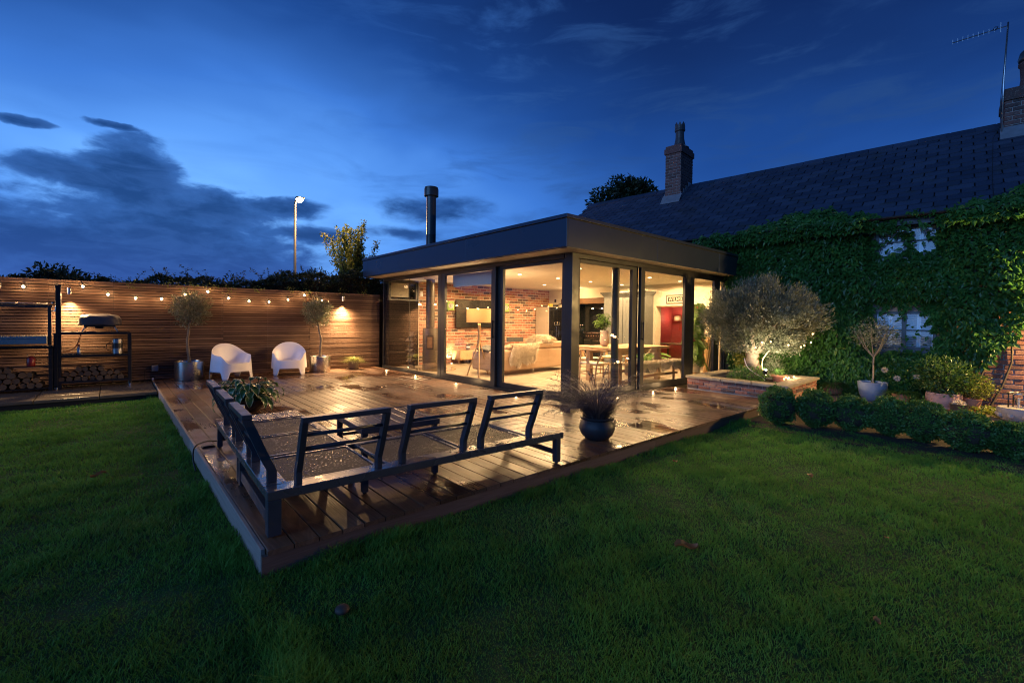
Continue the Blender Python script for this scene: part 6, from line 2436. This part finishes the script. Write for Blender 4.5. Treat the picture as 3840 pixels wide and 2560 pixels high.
# fridge
t = thing('american_fridge', 'tall fridge freezer with black doors and a pale steel side', 'fridge', (10.42, 7.95, F0))
MB().box(0, .72, 0, .62, .02, 1.76).build('carcass', plain('fridge_side', (.50, .45, .37), .35, .3, .05), t, bevel=.008)
MB().box(.005, .36, -.045, -.001, .05, 1.75).build('door', M_BLACKGLOSS, t, bevel=.01)
MB().box(.367, .72, -.045, -.001, .05, 1.75).build('door', M_BLACKGLOSS, t, bevel=.01)
for x in (.30, .43):
    MB().lathe([(.075, 0), (.08, .01), (.062, .012), (.058, .0)], (0, 0, 0), 20).build('round_plate', M_CHROME, t, smooth=True).matrix_basis = Matrix.Translation((x, -.05, 1.2)) @ Matrix.Rotation(PI / 2, 4, 'X')
    MB().tube([(x, -.07, .75), (x, -.07, 1.1)], .01, 8).build('handle', M_CHROME, t)
t = thing('pan_stack', 'small stack of pans on top of the fridge', 'pan', (10.85, 8.1, 1.79))
MB().cyl((0, 0, 0), .13, .06, 20).build('pan', M_BLACK, t)
MB().tube([(.1, -.02, .05), (.28, -.1, .13)], .01, 6).build('handle', M_BLACK, t)
t = thing('bread_box', 'yellow patterned tin on top of the fridge', 'tin', (10.6, 8.05, 1.79))
MB().box(-.07, .07, -.05, .05, 0, .09).build('tin_body', plain('yellow_tin', (.55, .40, .08), .5), t, bevel=.005)

# range cooker in the alcove
t = thing('range_cooker', 'black range cooker with chrome rails under the oak beam', 'cooker', (WX + .30, 6.15, F0))
MB().box(0, .42, 0, 1.10, .08, .90).build('cooker_body', M_BLACKGLOSS, t, bevel=.008)
MB().box(-.01, .43, -.005, 1.105, .9005, .925).build('hob', M_STEEL, t, bevel=.004)
for q in range(3):
    MB().box(-.018, -.001, .03 + q * .36, .34 + q * .36, .18, .70).build('oven_door', M_BLACK, t, bevel=.006)
    MB().tube([(-.05, .06 + q * .36, .66), (-.05, .31 + q * .36, .66)], .010, 8).build('door_rail', M_CHROME, t)
for q in range(9):
    o = MB().cyl((0, 0, 0), .018, .03, 12).build('knob', M_CHROME, t)
    o.matrix_basis = Matrix.Translation((-.03, .12 + q * .105, .81)) @ Matrix.Rotation(PI / 2, 4, 'Y')
for q in range(4):
    MB().box(.05, .35, .08 + q * .26, .24 + q * .26, .926, .945).build('burner_grate', M_BLACK, t)
MB().tube([(-.03, -.02, .93), (-.03, 1.12, .93)], .008, 8).build('towel_rail', M_CHROME, t)
t = thing('cooker_hood', 'black cooker hood with bright lamps over the range', 'cooker hood', (WX + .42, 6.15, 1.62))
MB().box(0, .30, -.0, 1.15, .12, .24).build('hood_body', M_BLACK, t, bevel=.006)
for q in range(3):
    MB().cyl((.12, .12 + q * .40, .108), .03, .011, 14).build('hood_lamp', MATS['spot_lens'], t)
    slight('hood_lamp_light', (WX + .52, 6.27 + q * .40, 1.70), (WX + .62, 6.27 + q * .40, .9), 40, 100, .6, WARM, .02, t)
for q in range(2):
    t = thing('water_bottle', ['clear bottle on the worktop, nearer the cooker hood lamps', 'clear bottle on the worktop, nearer the alcove side'][q], 'bottle', (WX + .36, 7.35 + q * .09, .93))
    MB().lathe([(.035, 0), (.037, .02), (.037, .15), (.015, .2), (.014, .23)], (0, 0, 0), 14).build('bottle_body', M_GLASSD, t, smooth=True)
    MB().cyl((0, 0, .231), .016, .02, 10).build('cap', M_WHITE, t)
t = thing('saucepan', 'black saucepan on the hob', 'pan', (WX + .42, 6.4, .952))
MB().lathe([(.09, 0), (.1, .01), (.1, .09), (.095, .09), (.09, .01)], (0, 0, 0), 20).build('pan', M_BLACK, t, smooth=True, sharp=40)
MB().box(WX + .281, WX + .74, 7.28, 7.94, .0, .91).build('worktop_unit', M_BLACKGLOSS, label='black kitchen unit between the range cooker and the alcove side', cat='kitchen unit', bevel=.004)

# painted cupboard
t = thing('painted_cupboard', 'tall grey painted cupboard with moulded cornice', 'cupboard', (WX - .46, 4.42, F0))
MB().box(0, .45, 0, 1.42, .0, 2.05).build('carcass', M_GREYPAINT, t, bevel=.004)
for q in range(2):
    d_ = MB().box(-.022, -.001, .03 + q * .69, .70 + q * .69, .10, 2.0).build('door', M_GREYPAINT, t, bevel=.003)
    MB().box(-.028, -.0225, .03 + q * .69, .11 + q * .69, .11, 1.99).box(-.028, -.0225, .62 + q * .69, .70 + q * .69, .11, 1.99).box(-.028, -.0225, .1105 + q * .69, .6195 + q * .69, 1.88, 1.99).box(-.028, -.0225, .1105 + q * .69, .6195 + q * .69, .11, .25).build('door_moulding', M_GREYPAINT, d_, bevel=.002)
    MB().sphere((-.04, .655 if q == 0 else .765, 1.0), .016, 10, 8).build('knob', M_CHROME, d_, smooth=True)
cm = MB()
for i_, (o_, z_) in enumerate([(.02, 2.05), (.045, 2.075), (.075, 2.105), (.085, 2.135)]):
    cm.box(-o_, .455, -o_, 1.42 + o_, z_ + .0005, z_ + .03)
cm.build('cornice', M_GREYPAINT, t, bevel=.004)

# WILMSLOW sign
t = thing('station_sign', 'framed black and cream sign reading WILMSLOW on the cream wall', 'sign', (WX - .02, 3.62, 1.935), -PI / 2)
MB().box(-.40, .40, -.0, .019, -.125, .125).build('frame', M_BLACK, t, bevel=.004)
MB().box(-.37, .37, -.006, -.0005, -.095, .095).build('mount', M_CREAM, t)
MB().box(-.34, .34, -.009, -.0065, -.068, .068).build('panel', M_BLACK, t)
fc = bpy.data.curves.new('lettering', 'FONT')
fc.body = 'WILMSLOW'
fc.size = .128
fc.extrude = .001
fc.space_character = 1.12
fc.offset = .0005
fo = bpy.data.objects.new('lettering', fc)
fo.data.materials.append(M_CREAM)
COL.objects.link(fo)
fo.parent = t
fo.location = (-.31, -.012, -.045)
fo.rotation_euler = (PI / 2, 0, 0)
fo.scale = (.86, 1.05, 1)
bpy.context.view_layer.update()
_me = bpy.data.meshes.new_from_object(fo.evaluated_get(bpy.context.evaluated_depsgraph_get()))
lo = bpy.data.objects.new('lettering', _me)
COL.objects.link(lo)
lo.parent, lo.location, lo.rotation_euler, lo.scale = t, fo.location, fo.rotation_euler, fo.scale
bpy.data.objects.remove(fo)
lo.name = 'lettering'

# table, bench, chairs
t = thing('dining_table', 'long rustic oak dining table with chunky plank top', 'dining table', (6.98, 2.72, F0))
for q in range(5):
    MB().box(0, 2.06, q * .208, q * .208 + .204, .70, .752).build('top_plank', M_OAK, t, bevel=.008)
for (x, y) in ((.22, .08), (1.72, .08), (.22, .84), (1.72, .84)):
    MB().box(x, x + .11, y, y + .11, 0, .699).build('leg', M_OAKZ, t, bevel=.006)
MB().box(.335, 1.715, .11, .16, .60, .699).box(.335, 1.715, .87, .92, .60, .699).build('apron', M_OAK, t, bevel=.004)
MB().box(.30, 1.75, .48, .56, .16, .22).build('stretcher', M_OAK, t, bevel=.004)
t = thing('wooden_bench', 'rustic wooden bench with splayed legs pulled up to the table', 'bench', (7.10, 2.32, F0))
MB().box(0, 2.0, 0, .27, .405, .45).build('seat', M_OLDWOOD, t, bevel=.010)
for (x, y, dx_, dy_) in ((.2, .05, -.07, -.03), (.2, .22, -.07, .03), (1.8, .05, .07, -.03), (1.8, .22, .07, .03)):
    MB().bar((x, y, .404), (x + dx_, y + dy_, 0), .05, .05).build('leg', M_OLDWOOD, t, bevel=.006)
MB().box(.19, 1.81, .12, .15, .15, .20).build('stretcher', M_OLDWOOD, t, bevel=.004)


def benchfleece(x0, x1, name, lab):
    t = thing(name, lab, 'sheepskin', (0, 0, 0))

    def surf(u, v):
        x = x0 + (x1 - x0) * u
        s = (v - .5) * (.62 + .10 * np.sin(u * 12) + .05 * np.sin(u * 27))
        side = np.abs(s) > .15
        y = 2.32 + .135 + np.clip(s, -.15, .15)
        z = F0 + .465 - np.where(side, np.abs(s) - .15, 0)
        N = np.where(side[..., None], np.stack([np.zeros_like(s), np.sign(s), np.full_like(s, .2)], -1), np.array([0, 0, 1.0]))
        return np.stack([x, y, z], -1), N
    nu, nv = 30, 16
    uu, vv = np.meshgrid(np.linspace(0, 1, nu), np.linspace(0, 1, nv), indexing='ij')
    P, N = surf(uu, vv)
    I = np.arange(nu * nv).reshape(nu, nv)
    F = np.stack([I[:-1, :-1], I[1:, :-1], I[1:, 1:], I[:-1, 1:]], -1).reshape(-1, 4)
    npmesh('hide', P.reshape(-1, 3), F, M_FUR, t, smooth=True)
    fleece('fleece_strands', surf, 6500, .04, t, droop=.3)


benchfleece(7.12, 7.95, 'sheepskin', 'short cream sheepskin on the near half of the wooden bench')
benchfleece(7.98, 9.05, 'sheepskin', 'short cream sheepskin on the far half of the wooden bench')


def wishbone():
    e = thing('wishbone_chair', 'x', 'dining chair', (0, 0, 0), 0, 'wishbone dining chairs round the oak table')
    W_ = M_OAKZ
    # local: faces +x, back at -x
    for s_ in (-1, 1):
        MB().tube([(.20, s_ * .24, 0), (.20, s_ * .235, .46)], .016, 8).build('leg', W_, e, smooth=True)
        MB().tube(seg_curve([(-.22, s_ * .19, 0), (-.20, s_ * .20, .3), (-.17, s_ * .22, .48), (-.10, s_ * .25, .62), (-.13, s_ * .255, .70)], 5), .017, 8).build('leg', W_, e, smooth=True)
        MB().tube([(.20, s_ * .235, .25), (-.2, s_ * .2, .25)], .010, 6).build('stretcher', W_, e, smooth=True)
        MB().tube([(.20, s_ * .235, .42), (-.18, s_ * .2, .42)], .014, 8).build('seat_rail', W_, e, smooth=True)
    MB().tube([(.20, -.235, .30), (.20, .235, .30)], .010, 6).build('stretcher', W_, e, smooth=True)
    MB().tube([(-.2, -.2, .22), (-.2, .2, .22)], .010, 6).build('stretcher', W_, e, smooth=True)
    MB().tube(seg_curve([(.06, -.28, .69), (-.10, -.26, .70), (-.22, -.15, .715), (-.26, 0, .72), (-.22, .15, .715), (-.10, .26, .70), (.06, .28, .69)], 6), .014, 8).build('back_rail', W_, e, smooth=True)
    MB().bar((-.19, 0, .43), (-.22, 0, .56), .07, .012).bar((-.22, .01, .55), (-.25, .08, .715), .03, .012).bar((-.22, -.01, .55), (-.25, -.08, .715), .03, .012).build('splat', W_, e)
    MB().box(-.19, .21, -.22, .22, .43, .452).build('seat', M_SEAT, e, bevel=.010)
    return e


wc = wishbone()
wc.location = (6.83, 3.16, F0)
wc.rotation_euler = (0, 0, .05)
wc['label'] = 'wishbone chair at the end of the oak table nearest the corner post'
dup(wc, (7.75, 4.0, F0), -PI / 2, 'wishbone chair on the far side of the oak table, behind the round column')
dup(wc, (8.65, 4.02, F0), -PI / 2 - .1, 'wishbone chair on the far side of the oak table, behind the bench')
# vase with foliage
t = thing('vase_of_lilies', 'tall stone vase with leafy green stems on the oak table', 'vase', (7.52, 3.42, F0 + .754))
MB().lathe([(.06, 0), (.085, .03), (.105, .12), (.095, .22), (.085, .30), (.10, .345), (.092, .345), (.075, .3), (.02, .28)], (0, 0, 0), 28).build('vase_body', M_STONE if False else plain('vase_stone', (.50, .42, .32), .6), t, smooth=True)
Vv, Ff, vals = [], [], []
stm2 = MB()
for q in range(15):
    a_ = rng.uniform(0, 2 * PI)
    H = rng.uniform(.18, .38)
    tip = np.array([math.cos(a_) * rng.uniform(.1, .24), math.sin(a_) * rng.uniform(.1, .24), .34 + H])
    stm2.tube([(0, 0, .3), tuple(tip * .6 + np.array([0, 0, .14])), tuple(tip)], .004, 5)
    for k_ in range(9):
        c_ = np.array([0, 0, .34]) + (tip - np.array([0, 0, .34])) * rng.uniform(.3, 1)
        bigleaf(Vv, Ff, vals, tuple(c_), rng.uniform(0, 2 * PI), .01, rng.uniform(.1, .9), rng.uniform(.09, .16), .026, 1.2)
npmesh('leaf', Vv, Ff, L_PALM, t, vals, smooth=True)
stm2.build('stem', L_PALM, t)


# palm behind the table
def palm(x, y, z, n, L, name, lab, lw_=.028):
    t = thing(name, lab, 'potted plant', (x, y, F0))
    MB().lathe([(.13, 0), (.17, .26), (.175, .28), (.155, .28), (.14, .24), (.02, .24)], (0, 0, 0), 24).build('pot', M_DARKPOT, t, smooth=True, sharp=40)
    PP, DD, NN = [], [], []
    fr = MB()
    for q in range(n):
        a_ = q * 2.4
        d = np.array([math.cos(a_), math.sin(a_), 0])
        el_ = rng.uniform(.6, 1.35)
        pts = []
        for s_ in np.linspace(0, 1, 12):
            pts.append(np.array([0, 0, .26]) + d * L * s_ * math.cos(el_) * (1 + .3 * s_) + np.array([0, 0, 1]) * L * (s_ * math.sin(el_) - .45 * s_ ** 2.4))
        fr.tube([tuple(p_) for p_ in pts], .004, 4)
        sd = np.array([-d[1], d[0], 0])
        for s_ in np.linspace(.3, 1, 22):
            f_ = s_ * 11
            i_ = min(int(f_), 10)
            c_ = pts[i_] + (pts[i_ + 1] - pts[i_]) * (f_ - i_)
            tg_ = norm((pts[i_ + 1] - pts[i_])[None])[0]
            for g_ in (-1, 1):
                PP.append(c_)
                DD.append(sd * g_ * .8 + tg_ * .7 + np.array([0, 0, -.15]))
                NN.append(np.array([0, 0, 1.0]))
    fr.build('frond_stem', L_PALM, t)
    leaves('frond', np.array(PP), np.array(DD), np.array(NN), .19, .016, L_PALM, t)
    return t


palm(9.75, 3.75, 0, 13, .62, 'parlour_palm', 'feathery palm in a pot behind the far end of the oak table')
# monstera
t = thing('monstera_plant', 'tall split leaf monstera in a pale pot by the window', 'potted plant', (9.80, 2.48, F0))
MB().lathe([(.10, .0), (.13, .20), (.15, .23), (.15, .26), (.13, .26), (.11, .22), (.02, .2)], (0, 0, .12), 28).build('pot', M_CREAM, t, smooth=True, sharp=40)
MB().cyl((0, 0, 0), .12, .119, 20).build('pot_stand', M_OAK, t)
Vv, Ff, vals = [], [], []
stm3 = MB()


def monstera_leaf(c, yaw, pitch, S):
    """heart shaped blade cut into lobes"""
    d = np.array([math.cos(yaw) * math.cos(pitch), math.sin(yaw) * math.cos(pitch), math.sin(pitch)])
    s = np.array([-math.sin(yaw), math.cos(yaw), 0])
    nrm = np.cross(d, s)
    b0 = len(Vv)
    mid = []
    for i in range(8):
        t_ = i / 7
        Vv.append(tuple(c + d * S * (t_ - .1) - nrm * S * .25 * t_ * t_))
        vals.append(.3)
    for g_ in (-1, 1):
        for i in range(7):
            t0, t1 = i / 7, (i + .66) / 7
            wd = lambda q: S * .50 * math.sin(PI * min(1, .16 + q * .84)) ** .6
            k_ = len(Vv)
            for tt in (t0, t1):
                tip = c + d * S * (tt - .1 + .10 - .25 * (i == 0) * (tt == t0)) + s * g_ * wd(tt) - nrm * S * (.25 * tt * tt + .12)
                Vv.append(tuple(tip))
                vals.append(.6)
            Ff.append((b0 + i, b0 + i + 1, k_ + 1, k_))


for q in range(34):
    a_ = rng.uniform(2.0, 6.2)
    zq = .45 + 1.3 * (q / 34) + rng.uniform(-.05, .05)
    R_ = rng.uniform(.06, .20)
    c_ = np.array([math.cos(a_) * R_, math.sin(a_) * R_, zq])
    stm3.tube([(.02, .02, zq - .25), tuple(c_ * np.array([.6, .6, 1]) + np.array([0, 0, .03])), tuple(c_)], .005, 5)
    monstera_leaf(c_, a_, rng.uniform(-1.3, -.5), rng.uniform(.22, .32))
npmesh('leaf', Vv, Ff, L_PALM, t, vals)
stm3.tube([(0, 0, .3), (.03, .02, .8), (0, 0, 1.6)], .018, 8)
stm3.build('stem', M_BARK, t)
# bundle of twigs / driftwood column
t = thing('driftwood_column', 'pale twisted driftwood trunk standing on the floor by the end window', 'ornament', (10.25, 2.36, F0))
dw = MB()
for q in range(14):
    a_ = q * .45
    dw.tube(seg_curve([(math.cos(a_) * .11, math.sin(a_) * .11, 0), (math.cos(a_ + .5) * .09, math.sin(a_ + .5) * .09, .45), (math.cos(a_ + 1) * .08, math.sin(a_ + 1) * .08, .95)], 4), .028, 7)
dw.cyl((0, 0, 0), .09, .95, 14)
dw.build('twisted_wood', M_OAKZ, t, smooth=True)

# red room: side table and lamps
t = thing('dark_sideboard', 'dark wooden table in the red room', 'table', (12.75, 4.3, F0))
MB().box(-.45, .3, -.95, .8, .60, .64).build('table_top', M_BEAM, t, bevel=.006)
for (x, y) in ((-.4, -.9), (.25, -.9), (.25, .72), (-.4, .72)):
    MB().box(x, x + .05, y, y + .05, 0, .5995).build('leg', M_BEAM, t)
REDSH = plain('red_lampshade', (.50, .05, .03), .8)
for (x, y, s_, lab, shade, nm) in [(12.75, 4.35, 1.0, 'table lamp with a red shade and turned dark base in the red room', REDSH, 'red_table_lamp')]:
    t = thing(nm, lab, 'table lamp', (x, y, F0 + .642))
    MB().lathe([(.075, 0), (.08, .02), (.03, .06), (.045, .11), (.05, .15), (.025, .19), (.035, .24), (.04, .27), (.015, .32), (.014, .40)], (0, 0, 0), 20).build('turned_base', M_BLACKGLOSS, t, smooth=True)
    nsh = 28
    vs = []
    for (r, z) in ((.17, .40), (.13, .62), (.127, .62), (.167, .40)):
        vs += [(r * math.cos(2 * PI * k_ / nsh), r * math.sin(2 * PI * k_ / nsh), z) for k_ in range(nsh)]
    MB().add(vs, [(i_ * nsh + k_, i_ * nsh + (k_ + 1) % nsh, ((i_ + 1) % 4) * nsh + (k_ + 1) % nsh, ((i_ + 1) % 4) * nsh + k_) for i_ in range(4) for k_ in range(nsh)]).build('lamp_shade', shade, t, smooth=True, sharp=50)
    MB().sphere((0, 0, .48), .03, 12, 8).build('bulb', M_GLOW, t, smooth=True)
    plight('table_lamp_light', (x, y, F0 + .642 + .52), 30, (1, .6, .3), .04, t)
t = thing('wall_lamp', 'cream shaded wall lamp on the red wall', 'wall light', (13.42, 4.95, 1.35))
nsh = 24
MB().lathe([(.13, 0), (.11, .16)], (0, 0, 0), 24).build('lamp_shade', M_SHADE, t, smooth=True)
plight('wall_lamp_light', (13.15, 4.85, 1.45), 14, (1, .65, .35), .05, t)
t = thing('dark_cordless_phone', 'small dark cordless phone with a blue lit screen on the red room table', 'phone', (12.6, 3.85, F0 + .642))
MB().box(-.03, .03, -.035, .035, 0, .16).build('handset', M_BLACK, t, bevel=.008)
MB().box(-.034, -.031, -.02, .02, .09, .13).build('screen', emis('phone_screen', (.3, .5, 1.0), 2.0), t)

# ================================================================== GRASS
GN = 620000
th = rng.uniform(-1.15, 1.12, GN) + AZ0
r_ = 1.15 + 10.5 * rng.random(GN) ** 1.15
gx = CAM[0] + np.cos(th) * r_
gy = CAM[1] + np.sin(th) * r_
ok = ~((gx > -.03) & (gy > -.008) & (gx < 8)) & (gy < 7.27)
# planting bed edge and path
edge = np.interp(gy, [-6, -2.6, -2.0, -1.2, -.5, 0.2], [6.55, 6.55, 6.62, 6.68, 6.35, 6.25])
ok &= gx < edge + .04 * np.sin(gy * 9) + .03
gx, gy, r_ = gx[ok], gy[ok], r_[ok]
nn = len(gx)
P = np.stack([gx, gy, lawnz(gx, gy) - .004], 1)
tuft = np.sin(gx * 3.3 + 1.3 * np.sin(gy * 2.1)) * np.cos(gy * 2.9 + .8 * np.sin(gx * 1.7))
H = (.027 + .017 * tuft + .014 * rng.random(nn)) * (1 + .35 * (np.sin(gx * 11 + gy * 3) * np.sin(gy * 13 - gx * 5)))
near_edge = ((gx > -.18) & (gx < 0)) | ((gy < 0) & (gy > -.16) & (gx > 0))
H = np.where(near_edge, H * 1.7, H)
Dg = rand_dirs(nn) * np.array([.62, .62, 0]) + np.array([0, 0, 1.0])
H = np.maximum(H, .012) * (1 + .03 * r_)
# blades: two triangles, bent
D_ = norm(Dg)
ang = rng.random(nn) * PI
S_ = np.stack([np.cos(ang), np.sin(ang), np.zeros(nn)], 1) * (.0011 + .00042 * r_)[:, None]
mid = P + D_ * (H * .55)[:, None]
hor = D_.copy()
hor[:, 2] = 0
tip = P + D_ * H[:, None] + hor * (H * .5)[:, None] - np.array([0, 0, 1.0]) * (H * .12)[:, None]
V = np.stack([P - S_, P + S_, mid + S_ * .7, mid - S_ * .7, tip], 1).reshape(-1, 3)
b_ = np.arange(nn)[:, None] * 5
F = np.concatenate([b_ + np.array([[0, 1, 2]]), b_ + np.array([[0, 2, 3]]), b_ + np.array([[3, 2, 4]])], 0)
patch = .5 + .28 * np.sin(gx * .9 + 2 * np.sin(gy * .7)) * np.cos(gy * 1.1) + .22 * np.sin(gx * 4.1 + 1.5 * np.sin(gy * 3.3)) * np.cos(gy * 3.7 - gx * 1.9)
thin = (np.sin(gx * 2.3 + 5 + np.sin(gy * 1.7)) * np.sin(gy * 2.6 + 2 + np.sin(gx * 1.1)) > .80)
gval = np.clip(rng.random(nn) * .55 + .42 * patch + .25 * thin, 0, .99)
npmesh('grass', V, F, M_GRASS, None, np.repeat(gval, 5), kind='stuff', label='short green lawn grass around the deck')
# fallen leaves
DRY = leafmat('dry_leaf', (.16, .07, .025), (.30, .16, .06), None, .2, .5)
fl_l = [(-.74, 2.6, 'curled brown leaf on the lawn beside the deck, on the fence side'), (2.05, -1.4, 'largest curled brown leaf, out on the dark lawn below the deck front'), (4.21, -1.47, 'small brown leaf on the bright part of the lawn'),
        (3.63, -.44, 'pale curled leaf on the grass just off the deck front'), (3.20, -2.19, 'tiny pale petal on the lawn far from the deck'), (2.08, -2.34, 'small pale leaf in the dark near lawn')]
for q, (x, y, lab) in enumerate(fl_l):
    t = thing('fallen_leaf', lab, 'leaf', (x, y, -.118), rng.uniform(0, 6), 'fallen leaves on the lawn')
    S = [.11, .15, .08, .08, .035, .05][q]
    nr = 7
    Vq, Fq = [], []
    for i in range(nr):
        for j in range(5):
            u, v = i / (nr - 1) - .5, (j / 4 - .5)
            wv = .55 * math.sin(PI * (i + .35) / nr) * (1 + .25 * math.sin(i * 2.6))
            Vq.append((u * S, v * S * wv, .012 + abs(v) ** 1.4 * S * .45 + .1 * S * math.sin(u * 6)))
    for i in range(nr - 1):
        for j in range(4):
            k_ = i * 5 + j
            Fq.append((k_, k_ + 1, k_ + 6, k_ + 5))
    npmesh('leaf_blade', Vq, Fq, DRY, t, np.full(len(Vq), .3 + .1 * q), smooth=True)
# a pebble on the lawn
MB().sphere((0, 0, 0), .035, 12, 8, .6).build('stone', plain('brown_pebble', (.06, .045, .035), .7), smooth=True, loc=(.19, -.61, -.115), label='dark brown windfall or stone lying on the dark lawn near the deck corner', cat='stone')
